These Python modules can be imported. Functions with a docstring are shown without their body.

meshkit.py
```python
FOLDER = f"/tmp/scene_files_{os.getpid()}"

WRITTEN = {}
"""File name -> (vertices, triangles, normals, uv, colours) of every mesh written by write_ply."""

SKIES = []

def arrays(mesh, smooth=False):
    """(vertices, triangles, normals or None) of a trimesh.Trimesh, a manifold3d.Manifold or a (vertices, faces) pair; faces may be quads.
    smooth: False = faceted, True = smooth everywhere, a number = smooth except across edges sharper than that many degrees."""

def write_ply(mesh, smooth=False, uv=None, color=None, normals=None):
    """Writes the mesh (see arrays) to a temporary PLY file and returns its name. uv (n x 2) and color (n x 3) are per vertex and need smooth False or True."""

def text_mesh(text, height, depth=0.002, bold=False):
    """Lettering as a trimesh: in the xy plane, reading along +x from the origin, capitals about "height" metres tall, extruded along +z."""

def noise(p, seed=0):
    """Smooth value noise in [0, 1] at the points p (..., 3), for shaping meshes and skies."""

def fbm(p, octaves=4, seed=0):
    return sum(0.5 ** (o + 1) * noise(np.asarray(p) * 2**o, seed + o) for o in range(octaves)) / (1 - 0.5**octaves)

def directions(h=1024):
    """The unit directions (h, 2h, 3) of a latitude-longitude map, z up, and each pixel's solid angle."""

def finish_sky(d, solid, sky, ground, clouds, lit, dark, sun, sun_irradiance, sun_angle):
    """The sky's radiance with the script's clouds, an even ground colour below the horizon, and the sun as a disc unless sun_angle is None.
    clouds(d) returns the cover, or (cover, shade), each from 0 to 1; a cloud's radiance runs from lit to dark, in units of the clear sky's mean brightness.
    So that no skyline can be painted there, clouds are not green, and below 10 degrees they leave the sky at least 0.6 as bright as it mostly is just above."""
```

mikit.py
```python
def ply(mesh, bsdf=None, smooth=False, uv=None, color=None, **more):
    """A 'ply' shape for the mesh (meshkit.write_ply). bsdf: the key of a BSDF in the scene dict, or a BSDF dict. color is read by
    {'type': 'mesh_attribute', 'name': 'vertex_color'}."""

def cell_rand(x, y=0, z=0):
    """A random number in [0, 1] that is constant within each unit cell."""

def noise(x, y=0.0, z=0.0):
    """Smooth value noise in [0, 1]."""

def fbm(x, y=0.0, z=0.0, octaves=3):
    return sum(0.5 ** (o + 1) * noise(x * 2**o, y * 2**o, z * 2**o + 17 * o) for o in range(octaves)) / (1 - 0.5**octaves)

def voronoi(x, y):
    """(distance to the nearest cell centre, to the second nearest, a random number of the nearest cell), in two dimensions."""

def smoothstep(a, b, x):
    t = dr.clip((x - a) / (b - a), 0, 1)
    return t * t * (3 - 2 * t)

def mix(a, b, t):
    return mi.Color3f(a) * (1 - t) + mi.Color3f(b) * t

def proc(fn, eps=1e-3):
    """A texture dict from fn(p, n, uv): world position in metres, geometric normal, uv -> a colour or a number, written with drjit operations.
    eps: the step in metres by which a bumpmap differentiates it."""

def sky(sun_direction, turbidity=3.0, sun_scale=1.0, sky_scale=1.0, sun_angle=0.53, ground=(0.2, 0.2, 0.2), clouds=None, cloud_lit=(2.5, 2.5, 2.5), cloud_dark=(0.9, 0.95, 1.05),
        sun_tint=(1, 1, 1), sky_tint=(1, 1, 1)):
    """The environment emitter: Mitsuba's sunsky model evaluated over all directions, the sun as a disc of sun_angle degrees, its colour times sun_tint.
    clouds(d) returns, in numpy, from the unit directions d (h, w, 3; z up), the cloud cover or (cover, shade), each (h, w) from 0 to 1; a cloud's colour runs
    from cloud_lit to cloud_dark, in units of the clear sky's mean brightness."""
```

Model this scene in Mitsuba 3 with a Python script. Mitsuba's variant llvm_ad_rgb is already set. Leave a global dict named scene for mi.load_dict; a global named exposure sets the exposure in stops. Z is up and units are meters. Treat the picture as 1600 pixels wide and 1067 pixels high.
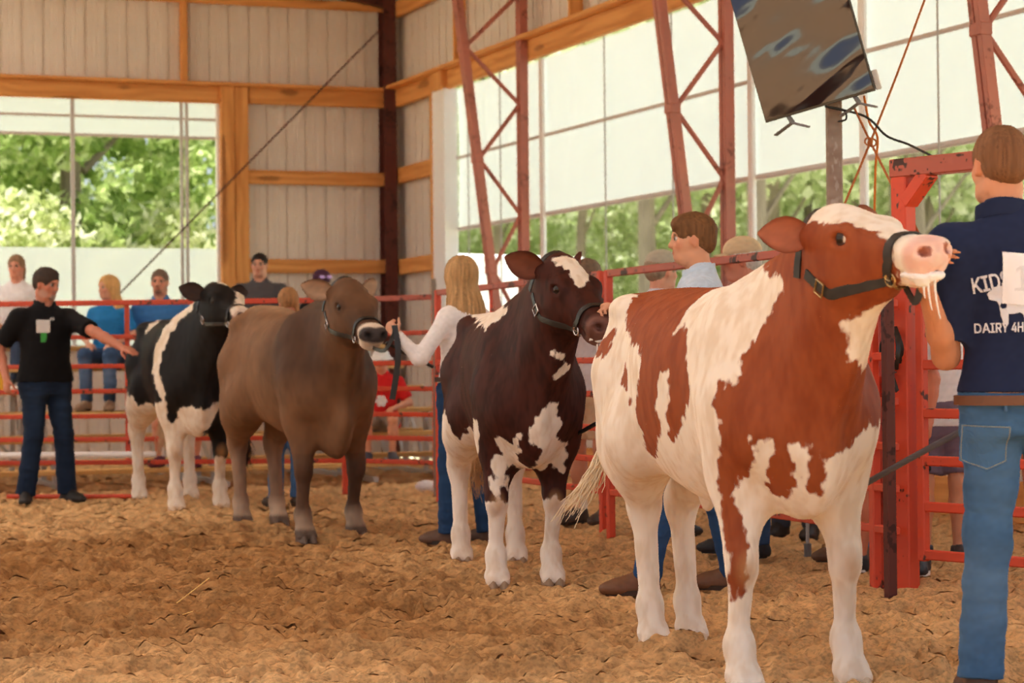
import math, random, numpy as np, trimesh, drjit as dr, mitsuba as mi, mikit, meshkit
from mikit import proc, noise as pn, fbm as pf, smoothstep as ss, mix
from scipy.spatial import cKDTree
scene, labels = {'type': 'scene'}, {}
# ---------------------------------------------------------------- camera, sky, exposure
TH, FPX, CAM = math.radians(21.3), 3500.0, np.array([0, 0, 1.04])
PITCH = math.atan(36 / FPX)
_fw = np.array([math.sin(TH)*math.cos(PITCH), math.cos(TH)*math.cos(PITCH), math.sin(PITCH)])
_r0 = np.array([math.cos(TH), -math.sin(TH), 0]); _u0 = np.cross(_r0, _fw)
_r = _r0 - 0.01*_u0; _r /= np.linalg.norm(_r); _up = np.cross(_r, _fw)
scene['camera'] = {'type': 'thinlens', 'fov': 2*math.degrees(math.atan(800/FPX)), 'fov_axis': 'x', 'aperture_radius': 0.009, 'focus_distance': 9.0,
                   'near_clip': 0.05, 'far_clip': 500.0,
                   'to_world': mi.ScalarTransform4f().look_at(origin=CAM.tolist(), target=(CAM+_fw).tolist(), up=_up.tolist())}
exposure = 1.62
ROOF_Y0 = 3.0
HQ = 1.0
def _clouds(d):
    c = meshkit.fbm(d*[3, 3, 6], 4, 5)
    return np.clip(0.72 + 0.9*(c-0.45), 0, 1), np.clip((c-0.4)*1.2, 0, 0.5)
scene['sky'] = mikit.sky((-0.24, -0.12, 0.95), turbidity=4.0, sun_scale=2.7, sky_scale=1.0, sun_angle=6, ground=(0.27, 0.27, 0.24), clouds=_clouds,
                         cloud_lit=(2.1, 2.26, 2.52), cloud_dark=(1.2, 1.3, 1.46), sky_tint=(.92, 1, 1.12), sun_tint=(.90, 1, 1.15))
# ---------------------------------------------------------------- helpers
def s2l(c):
    c = np.asarray(c, float)/255
    return np.where(c < 0.04045, c/12.92, ((c+0.055)/1.055)**2.4).tolist()
def key_for(name):
    if name not in scene and name not in labels: return name
    i = 1
    while f'{name}_{i:03d}' in scene or f'{name}_{i:03d}' in labels: i += 1
    return f'{name}_{i:03d}'
def tag(key, label=None, cat=None, group=None, kind=None):
    d = labels.setdefault(key, {})
    for k, v in (('label', label), ('category', cat), ('group', group), ('kind', kind)):
        if v: d[k] = v
    return key
def thing(name, label, cat, group=None):
    return tag(key_for(name), label, cat, group)
def struct(name, kind='structure', **k):
    return tag(name, kind=kind, **k)
def add(name, mesh, bsdf, parent=None, smooth=False, label=None, cat=None, group=None, kind=None, **more):
    key = key_for(parent + '__' + name if parent else name)
    scene[key] = mikit.ply(mesh, bsdf, smooth, **more) if not isinstance(mesh, dict) else mesh
    if label or cat or group or kind: tag(key, label, cat, group, kind)
    return key
cat_ = trimesh.util.concatenate
def unit(v): v = np.asarray(v, float); return v/np.linalg.norm(v)
def frame(d, up=(0, 0, 1)):
    d = unit(d); up = np.asarray(up, float)
    if abs(d @ unit(up)) > 0.999: up = np.array([1, 0, 0]) if abs(d[0]) < .9 else np.array([0, 1, 0])
    y = unit(np.cross(up, d)); return d, y, np.cross(d, y)
def box(lo, hi, bev=0.0):
    lo, hi = np.minimum(lo, hi), np.maximum(lo, hi)
    m = trimesh.creation.box(hi-lo)
    if bev > 0:
        v = []
        b = min(bev, *(0.45*(hi-lo)))
        e = (hi-lo)/2
        for s in np.ndindex(2, 2, 2):
            s = np.array(s)*2-1
            for k in range(3):
                q = e-b; q = q.copy(); q[k] = e[k]; v.append(s*q)
        m = trimesh.convex.convex_hull(np.array(v))
    m.apply_translation((lo+hi)/2); return m
def beam(a, b, w, h, up=(0, 0, 1), bev=0.0):
    """A rectangular bar from a to b, w across, h along up."""
    a, b = np.asarray(a, float), np.asarray(b, float)
    d, y, z = frame(b-a, up); L = np.linalg.norm(b-a)
    m = box((-L/2, -w/2, -h/2), (L/2, w/2, h/2), bev)
    T = np.eye(4); T[:3, 0], T[:3, 1], T[:3, 2], T[:3, 3] = d, y, z, (a+b)/2
    m.apply_transform(T); return m
def tube(pts, r, n=8, cap=True, flat=None):
    """Round tube along a polyline; flat=(w,h,up): a strap of that section."""
    p = np.asarray(pts, float); r = np.broadcast_to(r, len(p)).astype(float)
    t = np.gradient(p, axis=0); t /= np.linalg.norm(t, axis=1, keepdims=True)+1e-12
    a = np.zeros_like(p); prev = None
    for i in range(len(p)):
        u = prev if prev is not None else (np.array([0, 0, 1.0]) if abs(t[i, 2]) < .9 else np.array([1.0, 0, 0]))
        u = u - (u@t[i])*t[i]; a[i] = prev = unit(u)
    b = np.cross(t, a); ang = np.arange(n)*2*np.pi/n
    v = (p[:, None]+r[:, None, None]*(np.cos(ang)[None, :, None]*a[:, None]+np.sin(ang)[None, :, None]*b[:, None])).reshape(-1, 3)
    i, j = np.meshgrid(np.arange(len(p)-1), np.arange(n), indexing='ij')
    q = np.stack([i*n+j, i*n+(j+1) % n, (i+1)*n+(j+1) % n, (i+1)*n+j], -1).reshape(-1, 4)
    f = np.vstack([q[:, [0, 1, 2]], q[:, [0, 2, 3]]])
    if cap:
        k = len(v); v = np.vstack([v, p[0], p[-1]]); j = np.arange(n); m = (len(p)-1)*n
        f = np.vstack([f, np.c_[np.full(n, k), (j+1) % n, j], np.c_[np.full(n, k+1), m+j, m+(j+1) % n]])
    mesh = trimesh.Trimesh(v, f, process=False); mesh.fix_normals() if False else None
    return mesh
def strap(pts, nrm, w, th):
    """A flat strap along a polyline: nrm the outward direction at each point."""
    p, nn = np.asarray(pts, float), np.asarray(nrm, float)
    nn = np.broadcast_to(nn, p.shape)
    t = np.gradient(p, axis=0); t /= np.linalg.norm(t, axis=1, keepdims=True)+1e-12
    nn = nn-(nn*t).sum(1, keepdims=True)*t; nn = nn/(np.linalg.norm(nn, axis=1, keepdims=True)+1e-9)
    s = np.cross(t, nn)
    c = [(-.5, -.5), (.5, -.5), (.5, .35), (.35, .5), (-.35, .5), (-.5, .35)]; n = len(c)
    v = np.stack([p+s*w*x+nn*th*y for x, y in c], 1).reshape(-1, 3)
    i, j = np.meshgrid(np.arange(len(p)-1), np.arange(n), indexing='ij')
    q = np.stack([i*n+j, (i+1)*n+j, (i+1)*n+(j+1) % n, i*n+(j+1) % n], -1).reshape(-1, 4)
    f = np.vstack([q[:, [0, 1, 2]], q[:, [0, 2, 3]]])
    for e, o in ((0, 1), ((len(p)-1)*n, 0)):
        for k in range(1, n-1): f = np.vstack([f, [[e, e+k+1, e+k] if o == 0 else [e, e+k, e+k+1]]])
    m = trimesh.Trimesh(v, f, process=False); m.fix_normals(); return m
def bez(pts, n=24):
    """Catmull-Rom curve through the points."""
    p = np.asarray(pts, float); p = np.vstack([2*p[0]-p[1], p, 2*p[-1]-p[-2]]); out = []
    k = max(2, n//(len(p)-3))
    for i in range(len(p)-3):
        t = np.linspace(0, 1, k, endpoint=i == len(p)-4)[:, None]
        a, b, c, d = p[i:i+4]
        out.append(.5*(2*b+(c-a)*t+(2*a-5*b+4*c-d)*t**2+(3*b-a-3*c+d)*t**3))
    return np.vstack(out)
def torus(c, n, R, r, k=20, m=6):
    d, y, z = frame(n); a = np.linspace(0, 2*np.pi, k, endpoint=False)
    ring = np.asarray(c)+R*(np.cos(a)[:, None]*y+np.sin(a)[:, None]*z)
    return tube(np.vstack([ring, ring[:2]]), r, m, cap=False)
# ---- implicit bodies: round cones, ellipsoids and lofts blended smoothly, meshed by surface nets
class Cone:
    def __init__(s, a, b, ra, rb, k=.03, sq=None, f=1.0, sub=False, fl=None):
        s.fl = fl
        s.a, s.b, s.ra, s.rb, s.k, s.f, s.sub = np.asarray(a, float), np.asarray(b, float), ra, rb, k, f, sub
        s.sq = None if sq is None else unit(sq)
        m = max(ra, rb)*(1 if sq is None else max(1, f)); s.lo = np.minimum(s.a, s.b)-m; s.hi = np.maximum(s.a, s.b)+m
    def d(s, p):
        a, b = s.a, s.b; q = p-a; ba = b-a
        if s.sq is not None:
            q = q+np.outer(q@s.sq, s.sq)*(1/s.f-1); ba = ba+(ba@s.sq)*s.sq*(1/s.f-1)
        t = np.clip(q@ba/(ba@ba+1e-12), 0, 1)
        dd = np.sqrt(((q-t[:, None]*ba)**2).sum(1))-(s.ra+(s.rb-s.ra)*t)
        dd = dd*(min(1, s.f) if s.sq is not None else 1)
        if s.fl: u = unit(s.b-s.a); dd = np.maximum(dd, (p-s.b)@u) if 'b' in s.fl else dd; dd = np.maximum(dd, (s.a-p)@u) if 'a' in s.fl else dd
        return dd
class Ell:
    def __init__(s, c, r, R=None, k=.03, sub=False):
        s.c, s.r, s.k, s.sub = np.asarray(c, float), np.asarray(r, float), k, sub
        s.R = np.eye(3) if R is None else np.asarray(R, float)          # columns: the axes
        e = np.sqrt(((s.R*s.r)**2).sum(1)); s.lo, s.hi = s.c-e, s.c+e
    def d(s, p):
        q = (p-s.c)@s.R; k0 = np.sqrt(((q/s.r)**2).sum(1)); k1 = np.sqrt(((q/s.r**2)**2).sum(1))+1e-9
        return k0*(k0-1)/k1
class Loft:
    """Stations along the local x: t, y offset, z offset, half width, half height up, half height down, exponent."""
    def __init__(s, st, o=(0, 0, 0), R=None, k=.03, sub=False):
        s.st, s.o, s.k, s.sub = np.asarray(st, float), np.asarray(o, float), k, sub
        s.R = np.eye(3) if R is None else np.asarray(R, float)
        q = []
        for t, y, z, w, u, dn, n in s.st: q += [(t, y-w, z-dn), (t, y+w, z-dn), (t, y-w, z+u), (t, y+w, z+u)]
        q = np.array(q)@s.R.T+s.o; s.lo, s.hi = q.min(0)-.02, q.max(0)+.02
        from scipy.interpolate import PchipInterpolator
        s.f = PchipInterpolator(s.st[:, 0], s.st[:, 1:], axis=0)
    def d(s, p):
        q = (p-s.o)@s.R; t0, t1 = s.st[0, 0], s.st[-1, 0]
        v = s.f(np.clip(q[:, 0], t0, t1)); y = q[:, 1]-v[:, 0]; z = q[:, 2]-v[:, 1]
        h = np.where(z > 0, v[:, 3], v[:, 4]); w = v[:, 2]; n = v[:, 5]
        rho = ((np.abs(y)/w)**n+(np.abs(z)/h)**n+1e-12)**(1/n)
        d = (rho-1)*np.minimum(w, h)*np.sqrt(1/(1+((np.maximum(w, h)/np.minimum(w, h))-1)*.35))
        e = np.maximum(t0-q[:, 0], q[:, 0]-t1)
        return np.where(e > 0, np.sqrt(np.maximum(d, 0)**2+e**2), np.maximum(d, e)) if True else d
class Cut:
    """Keeps what lies on the side of the plane that n points away from."""
    def __init__(s, o, n, lo=None, hi=None): s.o, s.n, s.k, s.sub = np.asarray(o, float), unit(n), .004, 'cut'; s.lo = s.hi = None
    def d(s, p): return (p-s.o)@s.n
def sdf(prims, p, near=None):
    d = np.full(len(p), 9.0)
    for g in prims:
        if g.sub == 'cut': d = np.maximum(d, g.d(p)); continue
        e = g.d(p); k = g.k
        if g.sub: e = -e; h = np.maximum(k-np.abs(d-e), 0)/k; d = np.maximum(d, e)+h*h*k/4
        else: h = np.maximum(k-np.abs(d-e), 0)/k; d = np.minimum(d, e)-h*h*k/4
    return d
def nets(prims, h, disp=None):
    """Surface-nets mesh of the blended primitives on a grid of step h, evaluated only near the surface."""
    solid = [g for g in prims if g.sub is False]
    lo = np.min([g.lo for g in solid], 0)-3*h; hi = np.max([g.hi for g in solid], 0)+3*h
    B = 10; nb = np.ceil((hi-lo)/(B*h)).astype(int); N = nb*B+1
    idx = np.stack(np.meshgrid(*map(np.arange, nb), indexing='ij'), -1).reshape(-1, 3)
    cen = lo+(idx+.5)*B*h; half = B*h*.5
    use = np.zeros(len(idx), bool)
    for g in solid:
        m = g.k+half+h
        use |= ((cen > g.lo-m) & (cen < g.hi+m)).all(1)
    idx, cen = idx[use], cen[use]
    dc = sdf(prims, cen); use = np.abs(dc) < half*4+.03
    idx, cen = idx[use], cen[use]
    c = np.stack(np.meshgrid(*[np.arange(B+1)]*3, indexing='ij'), -1).reshape(-1, 3)
    n1 = B+1; cells, verts, quads = [], [], []
    corner = np.array(list(np.ndindex(2, 2, 2)))
    edges = [(a, b) for a in range(8) for b in range(a+1, 8) if np.abs(corner[a]-corner[b]).sum() == 1]
    def cid(i): return (i[:, 0]*N[1]+i[:, 1])*N[2]+i[:, 2]
    for i0, ce in zip(idx, cen):
        m = half*1.05+h
        pr = [g for g in prims if g.lo is None or ((ce > g.lo-m-2.4*g.k) & (ce < g.hi+m+2.4*g.k)).all()]
        if not any(g.sub is False for g in pr): continue
        gi = c+i0*B; p = lo+gi*h; v = sdf(pr, p)
        if disp is not None: v = v+disp(p)
        if v.min() > 0 or v.max() < 0: continue
        V = v.reshape(n1, n1, n1)
        S = np.stack([V[a:a+B, b:b+B, e:e+B] for a, b, e in corner], -1).reshape(-1, 8)
        on = (S.min(1) < 0) & (S.max(1) >= 0)
        if not on.any(): continue
        base = np.stack(np.meshgrid(*[np.arange(B)]*3, indexing='ij'), -1).reshape(-1, 3)[on]; S = S[on]
        acc = np.zeros((len(S), 3)); cnt = np.zeros(len(S))
        for a, b in edges:
            x = (S[:, a] < 0) != (S[:, b] < 0); t = S[:, a]/(S[:, a]-S[:, b]+1e-20)
            acc[x] += (corner[a]+(corner[b]-corner[a])*t[:, None])[x]; cnt[x] += 1
        gb = base+i0*B; cells.append(cid(gb)); verts.append(lo+(gb+acc/cnt[:, None])*h)
        for ax in range(3):                                   # edges from each cell's lowest corner along ax
            o = [0, 0, 0]; o[ax] = 1; b = corner.tolist().index(o)
            x = (S[:, 0] < 0) != (S[:, b] < 0)
            if not x.any(): continue
            u, w = (ax+1) % 3, (ax+2) % 3; g0 = gb[x]; du = np.eye(3, dtype=int)[u]; dw = np.eye(3, dtype=int)[w]
            q = np.stack([cid(g0), cid(g0-du), cid(g0-du-dw), cid(g0-dw)], 1)
            q[S[x, 0] >= 0] = q[S[x, 0] >= 0][:, ::-1]; quads.append(q)
    cells = np.concatenate(cells); verts = np.vstack(verts); quads = np.vstack(quads)
    o = np.argsort(cells); cells, verts = cells[o], verts[o]
    k = np.searchsorted(cells, quads); k = np.minimum(k, len(cells)-1); ok = (cells[k] == quads).all(1); q = k[ok]
    f = np.vstack([q[:, [0, 1, 2]], q[:, [0, 2, 3]]])
    m = trimesh.Trimesh(verts, f, process=False)
    return m
def relax(m, it=2, lam=.5):
    """A few Taubin-like smoothing passes."""
    v = np.array(m.vertices); e = m.edges_unique; n = len(v); deg = np.bincount(e.ravel(), minlength=n)[:, None]
    for i in range(it):
        for l in (lam, -lam*1.03):
            s = np.zeros_like(v); np.add.at(s, e[:, 0], v[e[:, 1]]); np.add.at(s, e[:, 1], v[e[:, 0]])
            v = v+l*(s/np.maximum(deg, 1)-v)
    return trimesh.Trimesh(v, m.faces, process=False)
def vnormals(m):
    f, v = m.faces, m.vertices; n = np.zeros_like(v); c = np.cross(v[f[:, 1]]-v[f[:, 0]], v[f[:, 2]]-v[f[:, 0]])
    for k in range(3): np.add.at(n, f[:, k], c)
    return n/(np.linalg.norm(n, axis=1, keepdims=True)+1e-20)
def moved(m, yaw=0, loc=(0, 0, 0)):
    c, s = math.cos(yaw), math.sin(yaw); T = np.array([[c, -s, 0], [s, c, 0], [0, 0, 1]])
    return trimesh.Trimesh(np.asarray(m.vertices)@T.T+np.asarray(loc), m.faces, process=False)
# ---------------------------------------------------------------- materials
def mat(name, **k):
    scene['m_'+name] = {'type': 'twosided', 'b': {'type': 'principled', **{a: ({'type': 'rgb', 'value': [float(x) for x in s2l(b)]} if a == 'base_color' and not isinstance(b, dict) else b) for a, b in k.items()}}}
    return 'm_'+name
VC = {'type': 'mesh_attribute', 'name': 'vertex_color'}
mat('skin', base_color=VC, roughness=.5, specular=.35)
mat('cloth', base_color=VC, roughness=.9, specular=.15, sheen=.3)
mat('gloss', base_color=VC, roughness=.25, specular=.5)
mat('satin', base_color=VC, roughness=.55, specular=.4)
scene['m_chrome'] = {'type': 'roughconductor', 'material': 'Cr', 'alpha': .18}
scene['m_galv'] = {'type': 'twosided', 'b': {'type': 'principled', 'base_color': {'type': 'rgb', 'value': [.55, .55, .54]}, 'roughness': .45, 'metallic': .7}}
def vcol(m, c): return np.broadcast_to(s2l(c), (len(m.vertices), 3)).copy()
def addc(name, mesh, rgb, parent=None, m='m_cloth', smooth=True, **k):
    """One mesh of one plain colour (sRGB 0-255)."""
    if smooth is not True and smooth is not False: 
        v, f, n = meshkit.arrays(mesh, smooth); mesh = trimesh.Trimesh(v, f, process=False)
    return add(name, mesh, m, parent, smooth=True if smooth else False, color=vcol(mesh, rgb) if np.ndim(rgb) == 1 else rgb, **k)
def _galv(p, n, uv): return mix(mix(s2l((168, 150, 138)), s2l((126, 98, 82)), pf(p.x*8, p.y*8, p.z*14, 3)), s2l((206, 200, 194)), ss(.6, .8, pf(p.x*60, p.y*60, p.z*25, 2))*.35)
mat('galvold', base_color=proc(_galv), roughness=.5, metallic=.3)
mat('screen', base_color=(78, 78, 86), roughness=.08, metallic=.92)
mat('leather', base_color=(30, 26, 25), roughness=.42, specular=.5)
mat('oldleather', base_color=proc(lambda p, n, uv: mix(s2l((58, 52, 46)), s2l((32, 28, 26)), pf(p.x*40, p.y*40, p.z*40, 3))), roughness=.55, specular=.4)
mat('brass', base_color=(190, 160, 110), roughness=.3, metallic=.9)
# ---------------------------------------------------------------- materials of the setting
def _wood(tint):
    def fn(p, n, uv):
        u = uv.x; v = uv.y
        g = pf(u*1.3, v*28, 0, 3); r = dr.sin((v*60+pf(u*2, v*6, 3, 2)*9))
        k = pn(u*1.7, v*7, 9); knot = ss(.86, .93, k)
        c = mix(s2l(tint[0]), s2l(tint[1]), ss(.2, .8, g*.75+r*.12+.1))
        return mix(c, s2l(tint[2]), knot*.7)
    return proc(fn)
mat('wood', base_color=_wood([(222, 162, 98), (200, 134, 74), (142, 88, 48)]), roughness=.65, specular=.25)
mat('plank', base_color=_wood([(222, 184, 122), (196, 152, 92), (150, 104, 60)]), roughness=.7, specular=.2)
def _rust(base, dark, amt):
    def fn(p, n, uv):
        a = pf(p.x*9, p.y*9, p.z*7, 4); b = pf(p.x*55, p.y*55, p.z*40, 2)
        t = ss(amt, amt+.06, a*.65+b*.35)
        return mix(mix(s2l(base), s2l(np.array(base)*.8+20), pn(p.x*3, p.y*3, p.z*3)), s2l(dark), t)
    return proc(fn)
mat('red', base_color=_rust((220, 76, 46), (86, 44, 34), .63), roughness=.45, specular=.45)
mat('oldred', base_color=_rust((186, 92, 74), (70, 40, 34), .56), roughness=.5, specular=.4)
mat('steel', base_color=_rust((186, 110, 94), (138, 78, 64), .6), roughness=.5, specular=.4)
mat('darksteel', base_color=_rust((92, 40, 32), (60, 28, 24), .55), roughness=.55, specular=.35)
def _metal(p, n, uv):
    return mix(s2l((226, 218, 210)), s2l((210, 201, 193)), pf(p.x*.8, p.y*.8, p.z*2, 3))
mat('cladding', base_color=proc(_metal), roughness=.45, specular=.4)
mat('white', base_color=(238, 238, 238), roughness=.5)
scene['m_curtain'] = {'type': 'principledthin', 'base_color': {'type': 'rgb', 'value': [.87, .925, .965]}, 'roughness': .8, 'diff_trans': 1.2, 'spec_trans': 0.0, 'eta': 1.33}
scene['m_added_skylight'] = {'type': 'principledthin', 'base_color': {'type': 'rgb', 'value': [.95, .95, .95]}, 'roughness': .8, 'diff_trans': .85, 'spec_trans': 0.0, 'eta': 1.33}  # for the added translucent roof strip
def wood(a, b, w, h, parent, name='plank', up=(0, 0, 1), m='m_wood', **k):
    """A board from a to b with grain along it."""
    a, b = np.asarray(a, float), np.asarray(b, float); me = beam(a, b, w, h, up, .006)
    d, y, z = frame(b-a, up); v, f, _ = meshkit.arrays(me); tri = v[f].reshape(-1, 3); q = tri-a
    sd = (abs(hash((round(a[0], 2), round(a[2], 2), round(b[1], 2)))) % 97)*.37
    nr = np.repeat(np.cross(v[f[:, 1]]-v[f[:, 0]], v[f[:, 2]]-v[f[:, 0]]), 3, axis=0)
    vv = np.where(np.abs(nr@z) > np.abs(nr@y), q@y, q@z)
    uv = np.c_[q@d+sd, vv+sd*.71]
    return add(name, trimesh.Trimesh(tri, np.arange(len(tri)).reshape(-1, 3), process=False), m, parent, uv=uv, **k)
# ---------------------------------------------------------------- sand floor
_rs = np.random.default_rng(77)
_pr = np.stack([_rs.uniform(-1, 8, 6500), _rs.uniform(5, 24, 6500)], -1); _pa = _rs.uniform(0, 6.28, 6500); _ps = .03+.075*_rs.uniform(0, 1, 6500)**2; _pt = cKDTree(_pr)
def sand_h(x, y):
    """Trampled sand: long swells, clods and some thousand hoof and boot prints with pushed-up rims."""
    sh = np.shape(x); q = np.c_[np.ravel(x), np.ravel(y)]; p = np.c_[q, np.zeros(len(q))]
    h = .050*(meshkit.fbm(p*1.1, 3, 1)-.5)+.060*(meshkit.fbm(p*3.6, 3, 2)-.5)+.050*(np.abs(meshkit.fbm(p*8+3, 3, 5)-.5)*2-.25)
    d, i = _pt.query(q, k=3)
    for j in range(3):
        r = q-_pr[i[:, j]]; c, s = np.cos(_pa[i[:, j]]), np.sin(_pa[i[:, j]]); u = np.hypot((r[:, 0]*c+r[:, 1]*s)/1.35, -r[:, 0]*s+r[:, 1]*c)/_ps[i[:, j]]
        h = h-.52*_ps[i[:, j]]*np.exp(-(u**4)*1.2)+.14*_ps[i[:, j]]*np.exp(-((u-1.4)/.4)**2)
    w = (meshkit.fbm(p*5, 2, 8)[:, None]-.5)*np.array([.3, .2, 0]); h += .030*(meshkit.fbm((p+w)*17, 3, 7)-.5)+.020*(meshkit.fbm(p*40, 2, 9)-.5)
    return (h-.004).reshape(sh)
_dep = np.concatenate([np.geomspace(3.8, 5.15, 24), np.geomspace(5.2, 25.5, 500)])
_lat = np.concatenate([np.linspace(-.46, -.25, 44), np.linspace(-.246, .246, 410), np.linspace(.25, .46, 44)])
_D, _L = np.meshgrid(_dep, _lat, indexing='ij')
_X = _D*(_fw[0]+_L*_r0[0]); _Y = _D*(_fw[1]+_L*_r0[1]); _X, _Y = np.clip(_X, -30, 8.12), np.clip(_Y, -2, 24.4)
FLAT = []                                                        # places pressed flat: x, y, radius, height
_PRESS = [(-.731, 7.15)]
def _grid(a, b):
    i, j = np.meshgrid(np.arange(a-1), np.arange(b-1), indexing='ij')
    q = np.stack([i*b+j, i*b+j+1, (i+1)*b+j+1, (i+1)*b+j], -1).reshape(-1, 4)
    return np.vstack([q[:, [0, 2, 1]], q[:, [0, 3, 2]]])
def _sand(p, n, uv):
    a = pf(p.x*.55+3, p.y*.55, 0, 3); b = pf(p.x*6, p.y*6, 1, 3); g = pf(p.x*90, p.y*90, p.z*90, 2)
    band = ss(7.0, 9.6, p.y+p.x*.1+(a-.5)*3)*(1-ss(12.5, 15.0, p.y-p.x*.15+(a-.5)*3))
    darker = dr.clip(band*.85+(b-.5)*.5, 0, 1)*(1-ss(3.1, 4.9, p.x+(a-.5)*1.6)*.85)  # sand darker in a middle band, weaker towards the right
    c = mix(s2l((212, 170, 120)), s2l((154, 109, 65)), darker)
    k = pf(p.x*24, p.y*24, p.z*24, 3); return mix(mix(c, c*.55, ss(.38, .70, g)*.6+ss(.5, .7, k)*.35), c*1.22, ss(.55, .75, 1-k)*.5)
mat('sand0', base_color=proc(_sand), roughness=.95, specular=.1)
def _sandb(p, n, uv): return .013*pf(p.x*38, p.y*38, p.z*38, 3)+.004*pn(p.x*170, p.y*170, p.z*170)
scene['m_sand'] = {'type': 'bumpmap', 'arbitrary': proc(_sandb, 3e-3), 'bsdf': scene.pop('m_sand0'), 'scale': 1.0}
struct('floor')
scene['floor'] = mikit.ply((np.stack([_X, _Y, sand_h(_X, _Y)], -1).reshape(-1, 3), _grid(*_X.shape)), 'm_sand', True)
scene['floor__apron'] = mikit.ply(box((-30, -12, -.3), (8.12, 24.4, -.10)), 'm_sand')
# ---------------------------------------------------------------- ribbed metal walls
PW = .9144
def sheet(L, z0, z1):
    """One ribbed sheet of width L: x along, ribs standing out to +y."""
    prof = [(0, 0)]
    for k in range(4):
        x = k*.2286
        prof += [(x+.028, 0), (x+.032, .030), (x+.058, .030), (x+.062, 0)]
        for c in (.125, .178): prof += [(x+c-.012, 0), (x+c-.006, .005), (x+c+.006, .005), (x+c+.012, 0)]
    prof = [q for q in prof if q[0] < L]+[(L, 0)]
    p = np.array(prof); n = len(p)
    v = np.vstack([np.c_[p, np.full(n, z0)], np.c_[p, np.full(n, z1)]])
    i = np.arange(n-1); f = np.vstack([np.c_[i, i+1, n+i+1], np.c_[i, n+i+1, n+i]])
    return trimesh.Trimesh(v, f, process=False)
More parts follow.
